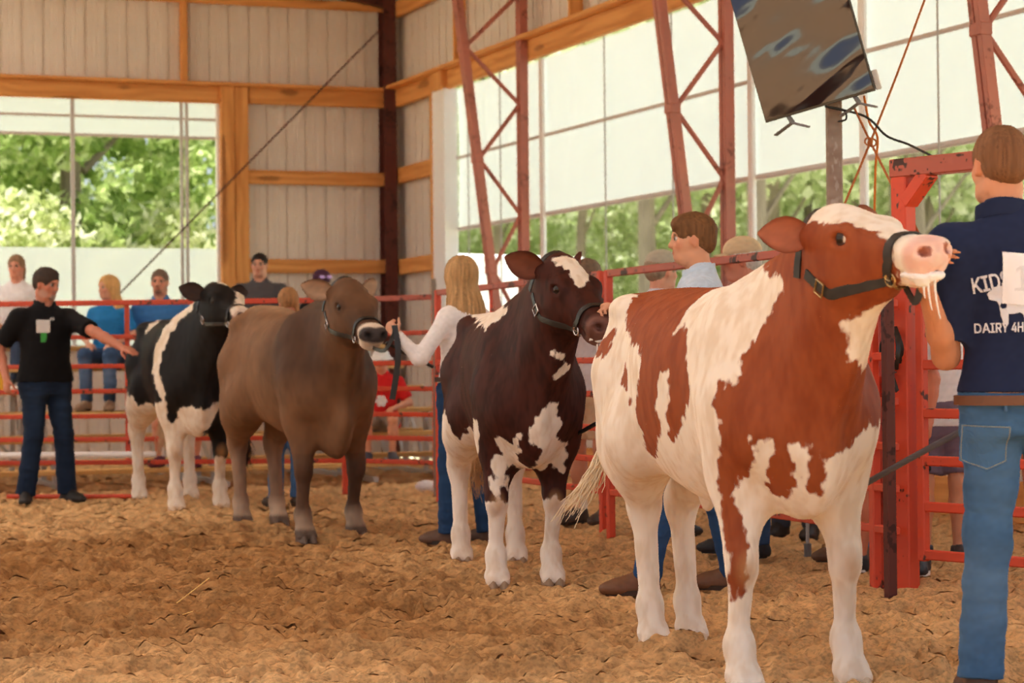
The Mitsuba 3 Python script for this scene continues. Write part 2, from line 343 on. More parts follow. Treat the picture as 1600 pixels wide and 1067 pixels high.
def clad(wall, axis, at, u0, u1, z0, z1, zf=None):
    u = u0
    while u < u1-.02:
        L = min(PW, u1-u); m = sheet(L, z0, z1)
        if zf:                                                     # sloping top
            v = np.array(m.vertices); top = v[:, 2] > (z0+z1)/2; v[top, 2] = zf(u+v[top, 0]); m = trimesh.Trimesh(v, m.faces, process=False)
        T = np.eye(4)
        if axis == 'x': T[:3, 3] = (u, at, 0)
        else: T[:3, :3] = np.array([[0, 1, 0], [1, 0, 0], [0, 0, 1]]); T[:3, 3] = (at, u, 0)
        m.apply_transform(T); add('panel', m, 'm_cladding', wall)
        u += PW
XS, YB = 8.16, 24.42
roofz = lambda x: 5.32+.175*(8.2-np.abs(np.asarray(x)+2)+-2.0+0) if False else 5.32+.175*np.minimum(8.2-np.asarray(x), 10.2)
for w in ('wall_back', 'wall_right', 'ceiling'): struct(w)
clad('wall_back', 'x', YB, 6.08, 8.16, 0, 4.1)
clad('wall_back', 'x', YB, -1.2, 6.08, 0, 1.30)
clad('wall_back', 'x', YB, -1.2, 8.16, 4.1, 6.9, roofz)
clad('wall_right', 'y', XS, 22.9, 24.42, 0, 4.1)
clad('wall_right', 'y', XS, 4.0, 22.9, 0, .95)
clad('wall_right', 'y', XS, 4.0, 24.42, 4.1, 5.32)
WB, WR = 'wall_back', 'wall_right'
yb = YB-.02                                                        # inner faces of the back wall's framing
# back wall timber: header with ledge, posts, girts
wood((-1.2, yb-.07, 4.065), (6.03, yb-.07, 4.065), .06, .19, WB, 'header')
wood((6.36, yb-.07, 4.075), (8.02, yb-.07, 4.075), .06, .19, WB, 'header')
wood((-1.2, yb-.10, 4.18), (8.02, yb-.10, 4.18), .20, .035, WB, 'ledge')
wood((6.10, yb-.09, 0), (6.10, yb-.09, 4.16), .15, .14, WB, 'post', up=(0, 1, 0))
wood((6.26, yb-.07, 0), (6.26, yb-.07, 4.16), .155, .14, WB, 'post', up=(0, 1, 0))
wood((5.63, yb-.06, 4.20), (5.63, yb-.06, 5.75), .065, .12, WB, 'post', up=(0, 1, 0))
for z in (3.165, 2.17): wood((6.34, yb-.05, z), (8.02, yb-.05, z), .05, .155, WB, 'girt')
wood((3.0, yb-.06, 5.13), (8.02, yb-.06, 5.13), .05, .10, WB, 'girt')
# side wall timber
xs = XS-.02
wood((xs-.07, 4.0, 4.085), (xs-.07, 22.78, 4.085), .06, .20, WR, 'header')
wood((xs-.07, 22.92, 4.085), (xs-.07, 24.3, 4.085), .06, .20, WR, 'header')
wood((xs-.11, 4.0, 4.20), (xs-.11, 24.36, 4.20), .22, .035, WR, 'ledge')
wood((xs-.08, 22.86, 0), (xs-.08, 22.86, 4.18), .14, .06, WR, 'post', up=(0, 1, 0))
wood((xs-.13, 22.60, 3.985), (xs-.13, 22.60, 4.18), .10, .30, WR, 'post', up=(0, 1, 0))
wood((xs-.07, 22.13, 4.21), (xs-.07, 22.13, 5.35), .14, .04, WR, 'post', up=(0, 1, 0))
for y in (19.0, 14.6, 10.4): wood((xs-.07, y, 4.21), (xs-.07, y, 5.35), .14, .04, WR, 'post', up=(0, 1, 0))
for z in (3.205, 2.165): wood((xs-.05, 22.9, z), (xs-.05, 24.3, z), .05, .175, WR, 'girt')
wood((xs-.06, 4.0, 5.10), (xs-.06, 24.3, 5.10), .06, .17, WR, 'girt')
wood((xs-.05, 4.0, .97), (xs-.05, 22.8, .97), .16, .05, WR, 'sill')
wood((xs-.05, 4.0, .14), (xs-.05, 22.8, .14), .05, .26, WR, 'skirt_board')
# roof over the arena, its purlins and the end rafter
def slab(x0, x1, y0, y1):
    a = [(x0, roofz(x0)), (x1, roofz(x1)), (x1, roofz(x1)+.06), (x0, roofz(x0)+.06)]
    v = np.array([(x, y, z) for y in (y0, y1) for x, z in a]); return trimesh.convex.convex_hull(v)
for k in range(6):
    y0 = ROOF_Y0+(25.0-ROOF_Y0)*k/6; y1 = ROOF_Y0+(25.0-ROOF_Y0)*(k+1)/6-.01
    for x0, x1, m in ((-2, 2.6, 'm_added_skylight'), (2.6, 8.55, 'm_cladding')):  # translucent ridge strip is added, out of view, to brighten the arena
        a = slab(x0, x1, y0, y1); add('added_skylight' if x0 < 0 else 'panel', a, m, 'ceiling')
        add('added_skylight' if x0 < 0 else 'panel', trimesh.convex.convex_hull(np.array(a.vertices)*[-1, 1, 1]+[-4, 0, 0]), m, 'ceiling')
for x in np.arange(-1.5, 8.0, 1.3): wood((x, ROOF_Y0, roofz(x)-.10), (x, 24.3, roofz(x)-.10), .05, .18, 'ceiling', 'purlin')
# steel frames: laced columns and rafters
def laced(y, name, label):
    t = thing(name, label, 'steel frame', None)
    xo = 8.00
    inn = lambda z: xo-.10-.123*z
    zt = roofz(8.0)-.22
    for s in (-1, 1):
        add('outer_flange', beam((xo, y+s*.032, 0), (xo, y+s*.032, zt), .05, .085, (1, 0, 0), .004), 'm_steel', t)
        add('inner_flange', beam((inn(0), y+s*.032, 0), (inn(zt), y+s*.032, zt), .05, .075, (1, 0, 0), .004), 'm_steel', t)
    zo = [z for z in np.arange(.35, 5.2, 1.07)]
    for i, z in enumerate(zo):
        for dz in (-.535, .535):
            z2 = z+dz
            if 0 < z2 < zt: add('lacing_bar', tube([(xo-.03, y, z), (inn(z2)+.02, y, z2)], .022, 8), 'm_steel', t, smooth=40)
            if dz > 0 and z2 < zt: add('batten', box((inn(z2)-.045, y-.065, z2-.04), (inn(z2)+.045, y+.065, z2+.04), .008), 'm_steel', t)
    # rafter: two chords and lacing up to the ridge
    pts = np.arange(8.0, -2.01, -1.25); a = (8.0, y, zt-.0); 
    for s in (-1, 1):
        add('rafter_chord', beam((xo, y+s*.03, roofz(xo)-.21), (-2, y+s*.03, roofz(-2)-.21), .05, .06), 'm_steel', t)
        add('rafter_chord', beam((inn(zt), y+s*.03, roofz(xo)-.78), (-2, y+s*.03, roofz(-2)-.60), .05, .06), 'm_steel', t)
    for i in range(len(pts)-1):
        z0, z1 = roofz(pts[i])-.22, roofz(pts[i+1])-.22
        add('lacing_bar', tube([(pts[i]-.02, y, z0), ((pts[i]+pts[i+1])/2, y, (z0+z1)/2-.40)], .014, 8), 'm_steel', t, smooth=40)
        add('lacing_bar', tube([((pts[i]+pts[i+1])/2, y, (z0+z1)/2-.40), (pts[i+1], y, z1)], .014, 8), 'm_steel', t, smooth=40)
laced(20.18, 'steel_frame', 'red laced steel frame column nearest the dark corner post, behind the blonde woman')
laced(15.81, 'steel_frame', 'red laced steel column above the boy in light blue, left of the television')
laced(11.50, 'steel_frame', 'red laced steel column at the right edge above the boy in navy')
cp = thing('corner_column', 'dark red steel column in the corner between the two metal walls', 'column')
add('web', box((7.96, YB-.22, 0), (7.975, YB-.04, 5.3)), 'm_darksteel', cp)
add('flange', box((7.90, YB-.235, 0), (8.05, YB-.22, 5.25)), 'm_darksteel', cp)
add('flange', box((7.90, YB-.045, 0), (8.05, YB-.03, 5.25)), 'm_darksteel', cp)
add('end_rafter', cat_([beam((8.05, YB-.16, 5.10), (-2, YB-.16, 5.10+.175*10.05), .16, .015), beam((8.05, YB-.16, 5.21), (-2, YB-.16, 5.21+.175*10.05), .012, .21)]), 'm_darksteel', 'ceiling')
br = add('brace_rod', tube([(7.95, YB-.25, 4.95), (4.6, YB-.32, 1.6)], .010, 8), 'm_darksteel', smooth=40, label='thin diagonal brace rod crossing the back wall from the corner column', cat='rod')
# ---------------------------------------------------------------- openings: curtains, pipes, jambs
def cloth_sheet(fn, u, v, th=.0):
    U, V = np.meshgrid(u, v, indexing='ij'); P = fn(U, V)
    return P.reshape(-1, 3), _grid(*U.shape)
rng = np.random.default_rng(5)
def side_curtain():
    t = thing('roll_curtain', 'long white roll curtain hanging from the header of the right wall', 'curtain')
    def fn(y, z):
        p = np.stack([y*1.2, z*.6, z*0], -1)
        return np.stack([8.19+.03*(meshkit.fbm(p, 3, 3)-.5)+.012*np.sin(y*9+3*meshkit.noise(p*2, 4)), y, z+0*y], -1)
    add('fabric', cloth_sheet(fn, np.linspace(4, 22.55, 280), np.linspace(2.50, 4.0, 24)), 'm_curtain', t, smooth=True)
    addc('bottom_pipe', tube([(8.17, 4, 2.49), (8.17, 12, 2.485), (8.17, 22.5, 2.49)], .024, 10), (206, 198, 196), t, 'm_satin')
    addc('middle_pipe', tube([(8.16, 4, 3.25), (8.16, 12, 3.245), (8.16, 22.5, 3.25)], .018, 10), (204, 192, 188), t, 'm_satin')
    for y in (22.04, 21.1, 18.47, 17.06, 12.92, 9.3): addc('cord', tube([(8.12, y, 4.0), (8.12, y, .98)], .008, 6), (176, 172, 170), t, 'm_satin')
    return t
side_curtain()
t = thing('window_jamb', 'white painted jamb beside the wooden post at the far end of the right opening', 'jamb')
addc('board', box((8.0, 22.45, .99), (8.14, 22.84, 3.99)), (236, 236, 238), t, 'm_satin', False)
addc('return', box((8.14, 22.50, .99), (8.17, 22.84, 3.99)), (236, 236, 238), t, 'm_satin', False)
addc('white_post', box((8.12, 13.9, .99), (8.16, 13.98, 3.99), .01), (235, 235, 235), None, 'm_satin', False, label='slim white window post just right of the galvanised television post', cat='post')
for y, n in ((20.02, 'nearest the corner'), (15.66, 'left of the television'), (11.35, 'at the right edge')):
    addc('white_post', box((8.12, y-.04, .99), (8.16, y+.04, 3.99), .01), (235, 235, 235), None, 'm_satin', False, label=f'slim white window post just beside the red steel column {n}', cat='post')
t = thing('roll_curtain', 'rolled white curtain strip across the top of the back window', 'curtain')
def fnb(x, z): return np.stack([x, YB-.03+.012*np.sin(x*7)+.02*(z-3.6), z+0*x], -1)
add('fabric', cloth_sheet(fnb, np.linspace(-1.2, 5.99, 120), np.linspace(3.60, 4.0, 8)), 'm_curtain', t, smooth=True)
addc('bottom_pipe', tube([(-1.2, YB-.05, 3.585), (5.99, YB-.05, 3.585)], .018, 10), (206, 198, 196), t, 'm_satin')
addc('middle_pipe', tube([(-1.2, YB-.055, 3.79), (5.99, YB-.055, 3.79)], .015, 10), (204, 192, 188), t, 'm_satin')
t = thing('lower_curtain', 'white curtain closing the lower half of the back window behind the bleachers', 'curtain')
def fnl(x, z): return np.stack([x, YB-.02+.012*np.sin(x*5+z*3)+.01*np.sin(x*11-z*8), z+0*x], -1)
add('fabric', cloth_sheet(fnl, np.linspace(-1.2, 5.99, 140), np.linspace(1.28, 2.36, 24)), 'm_curtain', t, smooth=True)
t = thing('window_frame', 'white frame and mullions of the back window', 'window frame')
for x, w in ((4.40, .022), (5.60, .018), (5.66, .018), (2.9, .022)): addc('mullion', box((x-w, YB-.075, 1.28), (x+w, YB-.045, 3.98), .004), (200, 198, 198), t, 'm_satin', False)
addc('jamb', box((5.99, YB-.09, 1.28), (6.055, YB-.03, 3.98), .005), (238, 238, 240), t, 'm_satin', False)
addc('sill', box((-1.2, YB-.12, 1.24), (6.03, YB-.02, 1.29), .005), (225, 224, 224), t, 'm_satin', False)
# ---------------------------------------------------------------- outdoors
def _grass(p, n, uv):
    g = pf(p.x*.6, p.y*.6, 0, 3); h = pf(p.x*9, p.y*9, 0, 2)
    return mix(mix(s2l((184, 186, 150)), s2l((206, 204, 178)), g), s2l((140, 150, 104)), ss(.5, .8, h)*.6)
mat('grass', base_color=proc(_grass), roughness=.95, specular=.1)
struct('ground')
def terrain(x, y): return -.12+np.clip((x-24)*.10, 0, 5.0)+np.clip((y-42)*.08, 0, 4)
_gx, _gy = np.meshgrid(np.linspace(8.2, 90, 90), np.linspace(-10, 110, 110), indexing='ij')
scene['ground'] = mikit.ply((np.stack([_gx, _gy, terrain(_gx, _gy)+.15*(meshkit.fbm(np.stack([_gx, _gy, 0*_gx], -1)*.4, 3, 4)-.5)], -1).reshape(-1, 3), _grid(90, 110)), 'm_grass', True)
_gx, _gy = np.meshgrid(np.linspace(-60, 8.2, 60), np.linspace(24.6, 110, 70), indexing='ij')
scene['ground__field'] = mikit.ply((np.stack([_gx, _gy, terrain(_gx, _gy)], -1).reshape(-1, 3), _grid(60, 70)), 'm_grass', True)
scene['ground__field_001'] = mikit.ply(box((-70, -60, -.5), (90, 24.6, -.32)), 'm_grass')
scene['m_leaf'] = {'type': 'principledthin', 'base_color': VC, 'roughness': .6, 'diff_trans': 1.25, 'spec_trans': 0.0, 'eta': 1.4}
def _bark(p, n, uv): return mix(s2l((158, 144, 130)), s2l((104, 90, 80)), pf(p.x*6, p.y*6, p.z*1.6, 3))
mat('bark', base_color=proc(_bark), roughness=.9)
def leaves(centers, radii, count, size, cols, rng):
    """Leaf sprays: small bent quads filling the given puffs."""
    n = len(centers); w = np.array([r[0]*r[1]*r[2] for r in radii])**.7; pick = rng.choice(n, count, p=w/w.sum())
    d = rng.normal(size=(count, 3)); d /= np.linalg.norm(d, axis=1, keepdims=True)
    rad = rng.uniform(.55, 1.03, count)[:, None]
    c = np.asarray(centers)[pick]+d*rad*np.asarray(radii)[pick]
    a = rng.normal(size=(count, 3)); a /= np.linalg.norm(a, axis=1, keepdims=True)
    b = np.cross(a, d+.6*rng.normal(size=(count, 3))); b /= np.linalg.norm(b, axis=1, keepdims=True)+1e-9
    s = size*rng.uniform(.5, 1.25, count)[:, None]; nn = np.cross(a, b)
    q = np.stack([c-a*s, c+b*s*.55, c+a*s+nn*s*.25, c-b*s*.55], 1).reshape(-1, 3)
    i = np.arange(count)*4; f = np.vstack([np.c_[i, i+1, i+2], np.c_[i, i+2, i+3]])
    t = rng.uniform(0, 1, count)**1.2; cl = np.asarray([s2l(x) for x in cols])
    k = t*(len(cl)-1); k0 = np.minimum(k.astype(int), len(cl)-2); col = cl[k0]+(cl[k0+1]-cl[k0])*(k-k0)[:, None]
    return trimesh.Trimesh(q, f, process=False), np.repeat(col, 4, 0)
GREENS = [(96, 124, 58), (140, 164, 86), (186, 200, 128), (226, 232, 188)]
def tree(x, y, h, spread, label, low=.25, count=2600, size=.22, cols=GREENS, seed=0, name='tree', trunk=.16, group=None):
    rng = np.random.default_rng(seed*7+1); z0 = float(terrain(x, y))
    t = thing(name, label, 'tree' if name == 'tree' else 'shrub', group)
    p = np.array([(x, y, z0-.2), (x+rng.normal()*.1, y, z0+h*.3), (x+rng.normal()*.2, y+rng.normal()*.2, z0+h*.65), (x+rng.normal()*.3, y, z0+h*.9)])
    tr = [tube(bez(p, 12), np.linspace(trunk, trunk*.35, len(bez(p, 12))), 8)]
    cen, rad = [], []
    n = 16
    for k in range(n):
        a = k*2.399+rng.uniform(-.4, .4); zz = z0+h*(low+(1-low)*(k+.5)/n); f = math.sin(math.pi*min(.98, .18+.82*(k+.5)/n))**.7
        r = spread*f*rng.uniform(.35, .8); c = (x+r*math.cos(a), y+r*math.sin(a), zz)
        cen.append(c); s = spread*rng.uniform(.32, .5); rad.append((s, s, s*.75))
        if k % 2 == 0: tr.append(tube([(x, y, zz-.12*h), ((x+c[0])/2, (y+c[1])/2, zz-.04*h), c], [trunk*.3, trunk*.16, trunk*.05], 6))
    add('trunk', cat_(tr), 'm_bark', t, smooth=40)
    m, col = leaves(cen, rad, count, size, cols, rng)
    add('foliage', m, 'm_leaf', t, color=col, smooth=False, kind='stuff')
# ---------------------------------------------------------------- corral panels, gate
RAILZ = (1.58, 1.30, 1.06, .855, .65, .46, .27)
def fence(a, b, label, legs=(0.0, 1.0), m='m_red', zs=RAILZ, mids=(.5,), dz=0, top='m_oldred', gaps=True):
    t = thing('corral_panel', label, 'fence', 'red corral panels around the ring'); a, b = np.array([*a, 0.]), np.array([*b, 0.]); L = np.linalg.norm(b-a); d = (b-a)/L
    for i, z in enumerate(zs): add('rail', beam(a+[0, 0, z], b+[0, 0, z], .034, .038 if i else .044, bev=.006), top if i == 0 else m, t)
    for f in legs: q = a+(b-a)*f; add('leg', beam(q+[0, 0, -.06], q+[0, 0, zs[0]+.02], .045, .045, (1, 0, 0), .006), m, t)
    for f in mids: q = a+(b-a)*f+np.array([-d[1], d[0], 0])*.026; add('upright', beam(q+[0, 0, zs[-1]-.02], q+[0, 0, zs[0]], .012, .04, (d[0], d[1], 0), .002), m, t)
    return t
fence((5.42, 12.30), (5.29, 8.80), 'red corral panel behind the red and white cow, left of the gate', (.0, .94), mids=(.33, .66))
fence((5.55, 15.75), (5.425, 12.42), 'red corral panel behind the mahogany cow and the blonde woman', (.0, 1.0), mids=(.35, .7))
fence((5.40, 17.48), (5.86, 16.70), 'short red corral panel closing the corner between the boy in red and the blonde woman', (1.0,), mids=(.10,))
fence((2.40, 18.92), (5.36, 17.52), 'red corral panel before the bleachers, behind the brown cow', (.0, 1.0), mids=(.45,), top='m_red')
fence((-1.0, 20.55), (2.34, 18.95), 'red corral panel in front of the bleachers behind the man in the black polo shirt', (.0, 1.0), mids=(.5,), top='m_red')
wp = add('wood_stake', tube([(5.83, 16.62, -.05), (5.84, 16.63, 1.0), (5.83, 16.64, 1.72)], (.024, .022, .020), 8), 'm_bark', smooth=40, label='rough brown stake standing at the corner of the corral left of the blonde woman', cat='stake')
gp = add('square_post', beam((5.155, 8.64, -.1), (5.155, 8.64, 1.62), .045, .045, (1, 0, 0), .004), 'm_darksteel', label='dark rusty square post beside the red gate hinge, right of the big cow', cat='post')
# gate frame with its arch
t = thing('gate_arch', 'tall red gate arch with chipped paint beside the boy in navy', 'gate arch')
GA, GB = np.array([5.40, 8.90, 0]), np.array([5.78, 7.62, 0]); gd = unit(GB-GA)
add('post', beam(GA+[0, 0, -.1], GA+[0, 0, 1.92], .075, .09, gd, .006), 'm_red', t); add('post', beam(GB+[0, 0, -.1], GB+[0, 0, 1.92], .085, .10, gd, .006), 'm_red', t)
add('header', beam(GA-gd*.05+[0, 0, 1.92], GB+gd*.05+[0, 0, 1.92], .085, .085, bev=.006), 'm_oldred', t)
add('corner_brace', beam(GA+gd*.03+[0, 0, 1.76], GA+gd*.16+[0, 0, 1.89], .08, .06, bev=.004), 'm_red', t); add('corner_brace', beam(GB-gd*.03+[0, 0, 1.76], GB-gd*.16+[0, 0, 1.89], .08, .06, bev=.004), 'm_red', t)
hp = GA-gd*.16
add('hinge_post', beam(hp+[0, 0, -.05], hp+[0, 0, 1.5], .05, .05, gd, .005), 'm_red', t)
for z in (.42, .92, 1.30):
    add('hinge_plate', beam(hp+[0, 0, z], GA+[0, 0, z], .05, .10, bev=.005), 'm_red', t)
    add('hinge_barrel', tube([(GA-gd*.075)+[-.03, 0, z-.16], (GA-gd*.075)+[-.03, 0, z+.16]], .022, 12), 'm_red', t, smooth=40)
add('hinge_rod', tube([(GA-gd*.075)+[-.03, 0, .2], (GA-gd*.075)+[-.03, 0, 1.45]], .010, 8), 'm_galv', t, smooth=40)
t = thing('gate', 'red barred gate hanging in the arch behind the boy in navy', 'gate')
ga, gb = GA+gd*.10, GB-gd*.10
for i, z in enumerate((1.55, 1.28, 1.02, .80, .585, .377, .16)): add('rail', beam(ga+[0, 0, z], gb+[0, 0, z], .036, .045, bev=.006), 'm_oldred' if i == 0 else 'm_red', t)
for q in (ga, ga+gd*.28, gb): add('stile', beam(q+[0, 0, .13], q+[0, 0, 1.57], .042, .045, gd, .006), 'm_red', t)
# loose tackle on the gate post
bk = thing('lead_strap', 'looped black lead strap hanging on the red gate post', 'strap')
c0 = GA+[-.07, -.03, 1.12]
for i in range(3):
    a = np.linspace(-2.6, 2.9+.2*i, 26); pts = c0+np.c_[.012*np.sin(a*2+i)-.01*i, .05*np.sin(a)*(1+.25*i), .075*np.cos(a)*(1+.12*i)-.02*i]; add('loop', strap(pts, pts-c0+[0, .001, 0], .02, .005), 'm_leather', bk, smooth=30)
add('tail_end', strap(bez([c0+[0, .03, -.06], c0+[0, .035, -.13], c0+[.0, -.015, -.22]], 12), (-1, -.4, 0), .02, .005), 'm_leather', bk, smooth=30)
# ---------------------------------------------------------------- bleachers
bl = thing('bleacher', 'wooden plank bleachers on steel frames behind the red fence at the back', 'bleachers')
SY = lambda i: 19.5+.60*i
SZ = lambda i: .42+.205*i
BX0, BX1 = 1.75, 7.1
for i in range(5):
    wood((BX0, SY(i), SZ(i)), (BX1, SY(i), SZ(i)), .25, .042, bl, 'seat_plank', m='m_plank')
    if i: wood((BX0, SY(i)-.30, SZ(i)-.41), (BX1, SY(i)-.30, SZ(i)-.41), .25, .04, bl, 'foot_plank', m='m_plank')
    else: wood((BX0, SY(i)-.34, .16), (BX1, SY(i)-.34, .16), .25, .04, bl, 'foot_plank', m='m_plank')
for x in (1.9, 2.5, 3.35, 4.75, 6.1, 6.95):
    for i in range(5): add('upright', beam((x, SY(i), -.05), (x, SY(i), SZ(i)-.02), .05, .05, (1, 0, 0), .004), 'm_galv', bl)
    add('sill_bar', beam((x, SY(0)-.5, .03), (x, SY(4)+.2, .03), .05, .05, bev=.004), 'm_galv', bl)
    for i in range(4): add('brace', beam((x, SY(i), .08), (x, SY(i+1), SZ(i+1)-.1), .03, .03), 'm_galv', bl)
for x0, x1 in ((2.5, 3.35), (4.75, 6.1)):
    add('cross_brace', tube([(x0, SY(3), .15), (x1, SY(3), .95)], .014, 6), 'm_galv', bl, smooth=40); add('cross_brace', tube([(x0, SY(3)+.03, .95), (x1, SY(3)+.03, .15)], .014, 6), 'm_galv', bl, smooth=40)
addc('yellow_jug', cat_([trimesh.creation.cylinder(.06, .22, sections=20).apply_translation((3.05, SY(2)-.02, SZ(2)+.135)), trimesh.creation.cylinder(.022, .05, sections=14).apply_translation((3.05, SY(2)-.02, SZ(2)+.27))]), (236, 186, 62), None, 'm_satin', 35, label='yellow bottle standing on the bleacher plank beside the man in the black polo shirt', cat='bottle')
addc('paper_tray', box((3.14, SY(2)-.10, SZ(2)+.022), (3.42, SY(2)+.08, SZ(2)+.06), .015), (244, 242, 238), None, 'm_satin', 30, label='small white tray lying on the bleacher plank next to the yellow bottle', cat='tray')
addc('white_cup', trimesh.creation.revolve([(0, 0), (.028, 0), (.038, .10), (.034, .10), (.026, .006), (0, .006)], sections=20).apply_translation((4.28, SY(3)-.10, SZ(3)+.02)), (240, 238, 236), None, 'm_satin', 35, label='white paper cup on the bleacher beside the bearded man in the blue shirt', cat='cup')
addc('white_pipe', tube([(1.3, 19.32, .34), (3.93, 18.10, .335)], .026, 12), (244, 244, 244), None, 'm_satin', label='long white plastic pipe along the fence behind the man in black', cat='pipe')
add('ground_pipe', tube([(2.75, 18.25, .02), (3.72, 17.72, .02)], .018, 10), 'm_red', smooth=40, label='red pipe lying on the sand at the foot of the back fence', cat='pipe')
bag = relax(nets([Ell((5.95, 17.2, .06), (.10, .05, .05), k=.03), Ell((6.03, 17.16, .05), (.06, .05, .05), k=.03)], .012), 1)
addc('paper_bag', bag, (240, 240, 242), None, 'm_satin', label='crumpled white bag on the ground behind the fence left of the blonde woman', cat='bag')
# ---------------------------------------------------------------- television on its post, ropes and cables
pt = thing('tv_post', 'galvanised square post carrying the tilted television', 'post')
PX_, PY_ = 5.61, 9.90
add('tube', beam((PX_, PY_, -.1), (PX_, PY_, 2.52), .075, .075, (.4, 1, 0), .006), 'm_galvold', pt)
add('bracket', beam((PX_, PY_, 2.42), (PX_-.02, PY_-.10, 2.46), .10, .05), 'm_galv', pt)
tv = thing('television', 'switched-off television hanging crooked on the post above the big cow', 'television')
vdir = unit(np.array([PX_, PY_, 0])); tn = unit(-vdir+np.array([-.10, 0, -.16])); tx = unit(np.cross((0, 0, 1), tn)); ty = np.cross(tn, tx)
ca, sa = math.cos(math.radians(14.5)), math.sin(math.radians(14.5)); ux, uy = ca*tx+sa*ty, -sa*tx+ca*ty
TW, THh = .56, .98; tb = np.array([PX_, PY_, 2.0])*0+CAM+(_fw+_r*((1282-800)/FPX)-_up*((167-533.5)/FPX))*11.05     # middle of the bottom edge
Q = lambda a, b, c=0: tb+ux*a+uy*b+tn*c
def tvbox(a0, a1, b0, b1, c0, c1, bev=.004):
    m = box((a0, b0, c0), (a1, b1, c1), bev); return trimesh.Trimesh(tb+np.asarray(m.vertices)@np.array([ux, uy, tn]), m.faces, process=False)
addc('case', tvbox(-TW/2, TW/2, 0, THh, -.05, -.004, .01), (34, 33, 34), tv, 'm_satin', 30)
for a0, a1, b0, b1 in ((-TW/2, TW/2, 0, .016), (-TW/2, TW/2, THh-.012, THh), (-TW/2, -TW/2+.008, 0, THh), (TW/2-.010, TW/2, 0, THh)): addc('bezel', tvbox(a0, a1, b0, b1, -.006, .004, .002), (46, 44, 44), tv, 'm_gloss', 30)
_a, _b = np.meshgrid(np.linspace(-TW/2+.006, TW/2-.008, 90), np.linspace(.014, THh-.01, 150), indexing='ij')
_pp = np.stack([_a*1.8+_b*1.0, _b*4.6-_a*2.2, 0*_a], -1); _w = .024*(meshkit.fbm(_pp, 2, 12)-.5)+.003*(meshkit.fbm(_pp*2.6, 2, 3)-.5)
add('screen', ((tb+_a[..., None]*ux+_b[..., None]*uy+(_w*1.5+.020)[..., None]*tn).reshape(-1, 3), _grid(90, 150)), 'm_screen', tv, smooth=True)
for a in (-.17, .17):
    for sg in (1, -1): addc('foot', cat_([beam(Q(a, .01, -.02), Q(a+.015, -.035, -.02+.03*sg), .022, .014, bev=.003), beam(Q(a+.015, -.035, -.02+.03*sg), Q(a+.10*sg, -.075, -.02+.14*sg), .022, .010, bev=.003)]), (120, 118, 120), tv, 'm_satin', 30)
addc('side_bracket', tvbox(TW/2, TW/2+.03, .0, .10, -.05, -.03), (206, 204, 202), tv, 'm_satin', 30)
P3 = lambda px, py, dep: CAM+(_fw+_r*((px-800)/FPX)-_up*((py-533.5)/FPX))*dep
ROPE = (172, 104, 62)
def cord(pts, r, rgb, name, label, cat, n=20): return addc(name, tube(bez(pts, n), r, 7), rgb, None, 'm_cloth', label=label, cat=cat)
cord([P3(1447, -6, 11.6), P3(1402, 115, 11.4), P3(1360, 222, 11.2), P3(1320, 318, 11.1)], .006, ROPE, 'rope', 'tan rope running from the roof down past the television to the fence', 'rope')
cord([P3(1333, 165, 11.15), P3(1360, 222, 11.22), P3(1400, 302, 10.6)], .006, ROPE, 'rope', 'tan rope from the television down to the gate arch, crossing another rope', 'rope')
cord([P3(1350, 150, 11.2), P3(1358, 190, 11.25), P3(1371, 215, 11.25), P3(1368, 262, 11.25), P3(1366, 350, 11.25)], .006, (206, 120, 52), 'twine', 'orange twine hanging straight down behind the head of the big cow', 'twine')
addc('rope_knot', cat_([torus(P3(1357, 221, 11.2), (-.4, -.9, .1), .018, .005), torus(P3(1363, 223, 11.2), (-.5, -.8, .3), .020, .005)]), ROPE, None, 'm_cloth', label='small knotted rope ring where the ropes cross right of the television', cat='knot')
cord([P3(1424, 342, 10.3), P3(1433, 360, 10.3), P3(1441, 380, 10.25)], .006, ROPE, 'rope', 'short rope slanting from the gate arch towards the raised hand of the boy in navy', 'rope')
addc('cable', tube(bez([Q(.02, -.005, -.04), P3(1352, 182, 11.2), P3(1385, 212, 11.2), P3(1420, 226, 11.15), P3(1460, 246, 10.2)], 24), .006, 7), (26, 24, 24), None, 'm_satin', label='black cable sagging from the television to the gate arch', cat='cable')
addc('cable', tube(bez([Q(.02, -.005, -.05), P3(1318, 172, 11.15), P3(1322, 186, 11.15), P3(1310, 190, 11.2)], 16), .005, 7), (30, 28, 28), None, 'm_satin', label='short black cable looping below the television at the top of its post', cat='cable')
# wisps of straw on the sand
def P3G(px, py): d = _fw+_r*((px-800)/FPX)-_up*((py-533.5)/FPX); q = CAM-d*CAM[2]/d[2]; return q[0], q[1]
def straw(x, y, a, L, up, label):
    z = float(sand_h(np.array([x]), np.array([y]))[0]); addc('straw', tube(bez([(x, y, z+.008), (x+.5*L*math.cos(a), y+.5*L*math.sin(a), z+.02+up*.4), (x+L*math.cos(a), y+L*math.sin(a), z+.015+up)], 10), .0028, 5), (232, 196, 120), None, 'm_satin', label=label, cat='straw')
straw(*P3G(276, 948), .35, .17, .09, 'bent straw sticking up from the sand left of the middle of the foreground')
straw(*P3G(285, 955), -.1, .10, .0, 'short straw lying flat on the sand beside the bent one')
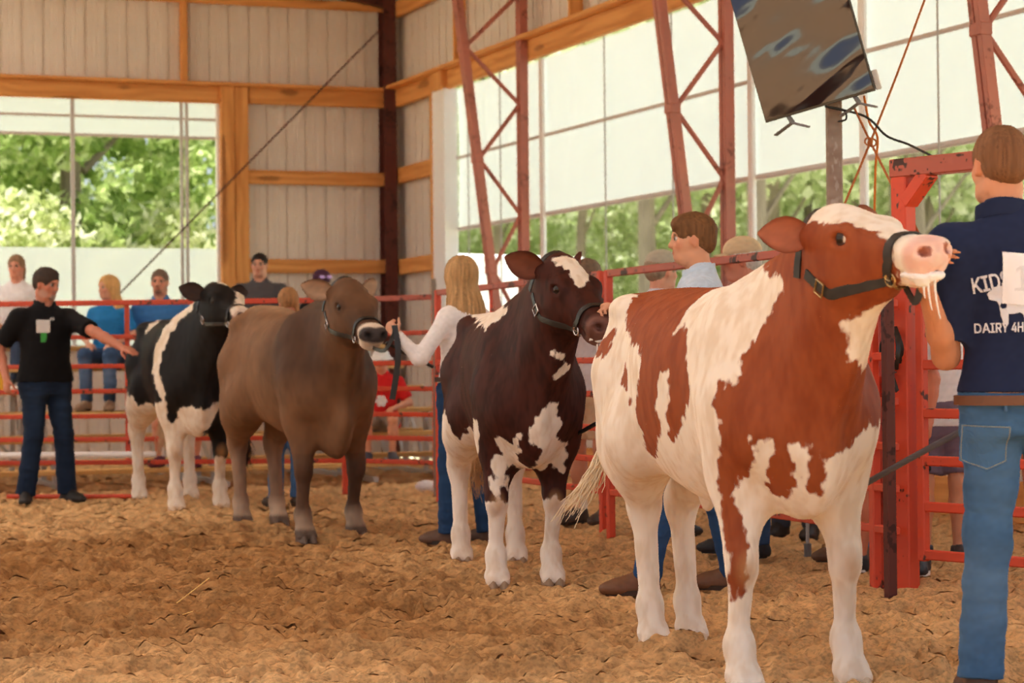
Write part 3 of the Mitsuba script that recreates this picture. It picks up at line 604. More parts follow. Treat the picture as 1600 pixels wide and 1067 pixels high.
# ---------------------------------------------------------------- cattle
def rot(yaw=0, pitch=0, roll=0):
    """Columns forward, left, up: yaw to the left, pitch nose up, roll to the right."""
    cy, sy, cp, sp, cr, sr = math.cos(yaw), math.sin(yaw), math.cos(pitch), math.sin(pitch), math.cos(roll), math.sin(roll)
    Z = np.array([[cy, -sy, 0], [sy, cy, 0], [0, 0, 1]]); Y = np.array([[cp, 0, -sp], [0, 1, 0], [sp, 0, cp]]); X = np.array([[1, 0, 0], [0, cr, -sr], [0, sr, cr]])
    return Z@Y@X
def cow_prims(c):
    """The one continuous body, in the animal's own frame: x ahead, y left, z up, metres."""
    P = []; S = c.get('girth', 1.0); e = c['feet']
    w = c.get('width', 1.0)
    st = [(-.90, 0, 1.15, .03, .06, .10, 2), (-.87, 0, 1.15, .11, .13, .20, 2.2), (-.78, 0, 1.12, .165, .20, .26, 2.4), (-.62, 0, 1.09, .225, .245, .33, 2.5), (-.40, 0, 1.06, .265, .275, .40, 2.3),
          (-.12, 0, 1.03, .315, .295, .44, 2.15), (.12, 0, 1.02, .325, .305, .46, 2.1), (.34, 0, 1.02, .29, .315, .45, 2.1), (.52, 0, 1.01, .245, .335, .43, 2.0), (.66, 0, .98, .20, .30, .38, 2.0), (.76, 0, .94, .14, .24, .28, 2.0), (.84, 0, .92, .05, .12, .16, 2.0)]
    st = [(a, b, z, ww*w*S, u+c.get('hip_up', 0)*min(1, max(0, (-.1-a)/.4)), d*S, n) for a, b, z, ww, u, d, n in st]
    P.append(Loft(st, k=.08))
    for s in (1, -1):
        P.append(Ell((-.56, s*.205*w, 1.265), (.075, .05, .04), k=.08))                      # hook bone
        P.append(Ell((-.865, s*.10, 1.24), (.05, .045, .05), k=.07))                          # pin bone
        P.append(Ell((.50, s*.17*w, .99), (.17, .10, .30), rot(0, .25), k=.09))               # shoulder blade
        P.append(Ell((.68, s*.155*w, .84), (.12, .09, .13), k=.09))                           # point of shoulder
        P.append(Ell((-.60, s*.14*w, .98), (.25, .10*w+.01, .27), rot(0, .2), k=.10))              # thigh
        P.append(Ell((-.38, s*.225*w, .82), (.13, .07, .16), k=.09))                          # stifle
    bz = c.get('brisket', .60)
    P.append(Ell((.68, 0, bz+.14), (.16, c.get('chest', .105), .14), k=.08))
    # legs
    for key, s in (('rf', -1), ('lf', 1)):
        fx, fy = e[key]; kx = c.get('knee', {}).get(key, (.5*fx+.30-.01, .75*fy+.25*s*.15))
        sh, el, kn, fe, co = (.56, s*.165*w, .92), (.54, s*.165*w, .70), (kx[0], kx[1], .415), (fx-.015, fy, .15), (fx+.02, fy, .065)
        kn, fe, co, el = map(np.array, (kn, fe, co, el))
        P += [Cone(sh, el, .135, .10, .10), Cone(el, kn+[0, 0, .05], .098, .056, .07), Ell(kn+[.012, 0, 0], (.058, .055, .072), k=.03), Cone(kn-[0, 0, .04], fe+[-.004, 0, .05], .043, .034, .03),
              Ell(fe, (.050, .049, .052), k=.04), Cone(fe, co, .044, .053, .03), Cone(co+[.0, .024, -.005], co+[.045, .028, -.03], .036, .03, .02), Cone(co+[0, -.024, -.005], co+[.045, -.028, -.03], .036, .03, .02)]
    for key, s in (('rh', -1), ('lh', 1)):
        fx, fy = e[key]; hx = c.get('hock', {}).get(key, (fx-.07, fy))
        hk = np.array((hx[0], hx[1], .50)); sf = np.array((-.40, s*.205*w, .80)); fe = np.array((fx-.015, fy, .15)); co = np.array((fx+.02, fy, .065))
        P += [Cone((-.58, s*.14, 1.0), (-.62, s*.155, .74), .17, .10, .10), Cone(sf, (sf+hk)/2+[-.02, 0, .02], .125, .088, .10), Cone((-.62, s*.155, .76), hk+[-.02, 0, .06], .11, .05, .09), Cone((sf+hk)/2+[-.02, 0, .02], hk+[.01, 0, .03], .082, .052, .07),
              Ell(hk, (.062, .052, .075), k=.04), Cone(hk+[-.052, 0, .045], hk+[-.03, 0, -.03], .022, .026, .03), Cone(hk, fe+[0, 0, .05], .049, .039, .03), Ell(fe, (.050, .049, .052), k=.04), Cone(fe, co, .044, .053, .03),
              Cone(co+[.0, .024, -.005], co+[.045, .028, -.03], .036, .03, .02), Cone(co+[0, -.024, -.005], co+[.045, -.028, -.03], .036, .03, .02)]
    # neck and head
    R = rot(*c['head_rot']); o = np.array(c['poll']); hs = c.get('head', 1.0)
    H = lambda t, y, z: o+R@(np.array([t, y, z])*hs)
    th = H(.03, 0, -.03); nb = np.array(c.get('neck_base', (.52, 0, 1.06))); bl = np.array((.70, 0, .90))
    side = unit(np.cross(th-nb, (0, 0, 1)))
    P += [Cone(nb, th, .245, .145, .10, side, .64), Cone(nb+[-.06, 0, .20], H(-.015, 0, .01), .07, .065, .10), Cone(bl, H(.09, 0, -.10), .17, .105, .12, side, .78)]
    dl = [np.array((.75, 0, bz+.07)), np.array((.83, 0, bz+.22)), np.array((.845, 0, .92)), (np.array((.845, 0, .92))+H(.10, 0, -.15))/2+[.015, 0, -.03], H(.12, 0, -.12)]
    for a, b in zip(dl, dl[1:]): P.append(Cone(a, b, .048, .046, .055, side, .45))
    hst = [(-.045, 0, .01, .03, .03, .03, 2), (-.015, 0, .005, .088, .070, .10, 2.2), (.06, 0, 0, .108, .084, .135, 2.3), (.15, 0, 0, .116, .090, .160, 2.4), (.22, 0, 0, .106, .080, .150, 2.4), (.30, 0, 0, .085, .066, .118, 2.3), (.37, 0, -.004, .073, .056, .094, 2.3), (.43, 0, -.008, .072, .050, .080, 2.3), (.465, 0, -.012, .060, .036, .060, 2.2), (.485, 0, -.014, .028, .014, .024, 2)]
    P.append(Loft([(a*hs, b*hs, z*hs, ww*hs, u*hs, d*hs, n) for a, b, z, ww, u, d, n in hst], o, R, k=.06))
    P.append(Ell(H(-.005, 0, .062), np.array((.045, .07, .04))*hs, R, k=.04))
    P.append(Ell(H(.425, 0, .0), np.array((.056, .080, .052))*hs, R@rot(0, -.25), k=.03))
    P.append(Ell(H(.405, 0, -.078), np.array((.060, .056, .030))*hs, R, k=.02))
    for s in (1, -1):
        P.append(Ell(H(.445, s*.046, .012), np.array((.034, .034, .032))*hs, R, k=.02))
        P.append(Ell(H(.150, s*.096, .050), np.array((.055, .034, .036))*hs, R, k=.035))
        P.append(Ell(H(.13, s*.068, -.095), np.array((.10, .042, .075))*hs, R, k=.04))
        P.append(Ell(H(.168, s*.124, .038), np.array((.030, .013, .019))*hs, R, k=.012, sub=True))   # eye socket
        P.append(Ell(H(.472, s*.052, .014), np.array((.028, .017, .014))*hs, R@rot(s*.6, .4), k=.012, sub=True))   # nostril
        P.append(Cone(H(.485, s*.0, -.052), H(.35, s*.078, -.055), .006*hs, .005*hs, .012, sub=True))   # mouth
        P.append(Cone(H(-.005, s*.075, .03), H(-.01, s*.105, .036), .036*hs, .026*hs, .03))
    # tail
    if 'tail' in c:
        tp = bez(c['tail'], 9)
        for a, b, r in zip(tp, tp[1:], np.linspace(.036, .019, len(tp)-1)): P.append(Cone(a, b, r, r*.95, .03))
    for q in c.get('extra', []): P.append(q)
    return P, H, R
def ear_mesh(eb, ed, en, hs):
    """A cupped, pointed leaf with thickness; second result: 1 on the inner face."""
    ed = unit(ed); en = unit(en-(en@ed)*ed); ew = np.cross(en, ed)
    t = np.linspace(0, 1, 16); a = np.linspace(-1, 1, 11); T, A = np.meshgrid(t, a, indexing='ij')
    wd = np.interp(t, [0, .12, .3, .5, .7, .88, 1], [.026, .040, .062, .068, .055, .028, .004])[:, None]*hs
    y = wd*np.sin(A*1.25)/math.sin(1.25); z = -wd*(np.cos(A*1.25)-.3)*np.interp(t, [0, .3, 1], [1.1, .85, .3])[:, None]
    x = (T*.205-.015+.010*np.sin(3*T))*hs; bend = -.035*T**2*hs
    P = eb+x[..., None]*ed+y[..., None]*ew+(z+bend)[..., None]*en
    nrm = np.cross(np.gradient(P, axis=0), np.gradient(P, axis=1)); nrm /= np.linalg.norm(nrm, axis=2, keepdims=True)+1e-12
    if (nrm*en).sum() < 0: nrm = -nrm
    th = .006*hs*np.minimum(1, 6*np.minimum(1-np.abs(A), 1-T*.98)+.15)[..., None]
    n = P[..., 0].size; V = np.vstack([(P+nrm*th).reshape(-1, 3), (P-nrm*th).reshape(-1, 3)])
    f = _grid(16, 11); m = trimesh.Trimesh(V, np.vstack([f, f[:, ::-1]+n]), process=False)
    inner = np.r_[np.ones(n), np.zeros(n)]*np.tile(np.clip(1.15-np.abs(A.ravel())**3, 0, 1)*np.clip(T.ravel()*8, 0, 1), 2)
    v0 = np.array(m.vertices); b = [i*11 for i in range(16)]+[15*11+j for j in range(1, 11)]+[i*11+10 for i in range(14, -1, -1)]
    e = np.array([(b[i], b[i+1]) for i in range(len(b)-1)]); side = np.vstack([np.c_[e[:, 0], e[:, 1], e[:, 1]+n], np.c_[e[:, 0], e[:, 1]+n, e[:, 0]+n]])
    return trimesh.Trimesh(v0, np.vstack([m.faces, side]), process=False), inner
def hoof_mesh(co, yaw=0.0):
    """Two claws and their dewclaws."""
    out = []
    for s in (1, -1):
        y = co[1]+s*.027; x = co[0]
        sec = []
        for z, x0, x1, w in ((.0, -.035, .105, .029), (.02, -.036, .094, .030), (.045, -.036, .07, .028), (.07, -.032, .048, .024)):
            a = np.linspace(0, 2*np.pi, 14, endpoint=False); cx = (x0+x1)/2; sec.append(np.c_[x+cx+(x1-x0)/2*np.cos(a), y+w*np.sin(a)*(1-.25*np.cos(a)), np.full(14, z)])
        out.append(trimesh.convex.convex_hull(np.vstack(sec)))
        out.append(trimesh.convex.convex_hull(trimesh.creation.icosphere(1, .014).vertices*[1, .9, 1.5]+[x-.072, co[1]+s*.022, .125]))
    return cat_(out)
def hair(root, n, path, spread, r, rng, wav=.02):
    """A bunch of fine tapering locks along a path."""
    out = []
    p = np.asarray(path, float)
    for i in range(n):
        d = rng.normal(size=(len(p), 3))*.35+rng.normal(size=3); f = np.linspace(.15, 1, len(p))[:, None]
        L = rng.uniform(.6, 1.0); q = bez(p+d*f*spread, 12); q = q[:max(4, int(len(q)*L))]
        q = q+wav*np.sin(np.arange(len(q))[:, None]*.9+rng.uniform(0, 6, 3))*np.linspace(0, 1, len(q))[:, None]
        out.append(tube(q, np.linspace(r, r*.3, len(q)), 5))
    return cat_(out)
def place(c):
    y = c['yaw']; cs, sn = math.cos(y), math.sin(y); s = c['scale']
    M = np.array([[cs, -sn, 0], [sn, cs, 0], [0, 0, 1]])*s; t = np.array([c['loc'][0], c['loc'][1], c.get('sink', -.02)])
    return lambda q: np.asarray(q)@M.T+t
def build_cow(name, c, label, h=.010):
    W = place(c); P, H, R = cow_prims(c)
    m = nets(P, h/c['scale']); m = relax(m, 2)
    loc = np.array(m.vertices); n = vnormals(m)
    loc = loc+n*(.0035*(meshkit.fbm(loc*9, 3, 3)-.5)*2)[:, None]*(loc[:, 2] > .25)[:, None]
    key = thing(name, label, 'cow')
    F = c['coat'](loc, n, c, H, R)                                                                     # uv field, colours
    body = trimesh.Trimesh(W(loc), m.faces, process=False)
    add('body', body, c['bsdf'], key, smooth=True, uv=F[0], color=F[1])
    for s in (1, -1):
        e = trimesh.creation.icosphere(3, .026*c.get('head', 1)); v = np.array(e.vertices); d = R@np.array(c.get('gaze', (.2, s*.95, .02)) if s < 0 else (.2, .95, .02)); cosv = (v/np.linalg.norm(v, axis=1)[:, None])@unit(d)
        ec = H(.166, s*.103, .040); col = np.where(cosv[:, None] > c.get('iris', .55), s2l((28, 20, 18)), np.where(cosv[:, None] > c.get('iris', .55)-.12, s2l((70, 45, 34)), s2l((205, 190, 180))))
        ek = add('eye', trimesh.Trimesh(W(v+ec), e.faces, process=False), 'm_gloss', key, smooth=True, color=col)
        # lids
        a = np.linspace(-1.25, 1.25, 12)
        for q, zz in ((1, .021), (-1, -.021)):
            pts = [ec+R@np.array((.026*math.sin(t), s*(.0165-.013*math.sin(t)**2), zz*math.cos(t)*(.72 if q > 0 else .8))) for t in a]
            addc('eyelid', tube(W(np.array(pts)), .0045*c['scale'], 6), c.get('lid', (40, 26, 22)), ek, 'm_satin')
    for i, s in enumerate((1, -1)):
        ed, en = c['ears'][i]; em, inn = ear_mesh(H(-.008, s*.092, .034), R@np.array(ed, float), R@np.array(en, float), c.get('head', 1)*c.get('ear', 1))
        o, q = np.array(s2l(c['ear_cols'][0])), np.array(s2l(c['ear_cols'][1])); nz = meshkit.fbm(np.array(em.vertices)*40, 3, 6)[:, None]
        add('ear', trimesh.Trimesh(W(em.vertices), em.faces, process=False), 'm_hide', key, smooth=True, color=(o+(q-o)*inn[:, None])*(.75+.5*nz))
    for k in ('rf', 'lf', 'rh', 'lh'):
        fx, fy = c['feet'][k]; hm = hoof_mesh((fx+.02, fy)); addc('hoof', trimesh.Trimesh(W(hm.vertices), hm.faces, process=False), c.get('hoof', (176, 146, 110)), key, 'm_satin', 35)
    if 'switch' in c:
        rng = np.random.default_rng(8); sw = hair(None, c.get('nsw', 90), c['switch'], .03, .0042, rng, .012)
        addc('tail_switch', trimesh.Trimesh(W(sw.vertices), sw.faces, process=False), c['switch_col'], key, kind='stuff')
    return key, W, H, R
# ---------------------------------------------------------------- the four animals
def _fur(p, amp=1.0): return .0012*pf(p.x*60, p.y*60, p.z*14, 3)*amp
def coat_mat(name, white, dark, pinkish, edge=.005):
    """uv.x: signed distance into the coloured patches, uv.y: bare or tinted skin; vertex colour multiplies the coat."""
    def fn(p, n, uv):
        j = (pf(p.x*70, p.y*70, p.z*28, 3)-.5)*.022
        t = ss(-edge, edge, uv.x+j)
        g = pf(p.x*30, p.y*30, p.z*9, 3)
        w = mix(s2l(white[0]), s2l(white[1]), ss(.35, .75, g)); d = mix(s2l(dark[0]), s2l(dark[1]), ss(.3, .8, g))
        return mix(mix(mix(w, d, t), s2l(pinkish), dr.clip(uv.y, 0, 1)), s2l((186, 140, 92)), dr.clip(-uv.y, 0, 1))
    scene['c_'+name] = {'type': 'principled', 'base_color': proc(fn), 'roughness': .6, 'specular': .18}
    scene['m_'+name] = {'type': 'bumpmap', 'arbitrary': proc(lambda p, n, uv: _fur(p), 2e-3), 'scale': 1.0, 'bsdf': {'type': 'twosided', 'b': scene.pop('c_'+name)}}
    return 'm_'+name
coat_mat('redwhite', [(240, 228, 212), (226, 208, 186)], [(150, 76, 42), (134, 62, 34)], (232, 178, 164))
coat_mat('mahogany', [(238, 226, 212), (222, 204, 184)], [(68, 31, 23), (48, 22, 17)], (150, 110, 100))
coat_mat('blackwhite', [(236, 224, 208), (218, 198, 174)], [(26, 22, 22), (16, 14, 15)], (196, 160, 150))
scene['c_b'] = {'type': 'principled', 'base_color': VC, 'roughness': .62, 'specular': .15}
scene['m_hide'] = {'type': 'twosided', 'b': dict(scene['c_b'])}
scene['m_brown'] = {'type': 'bumpmap', 'arbitrary': proc(lambda p, n, uv: _fur(p), 2e-3), 'scale': 1.0, 'bsdf': {'type': 'twosided', 'b': scene.pop('c_b')}}
SEEDS = {}
def _s(t): return [int(x) for x in t.split()]
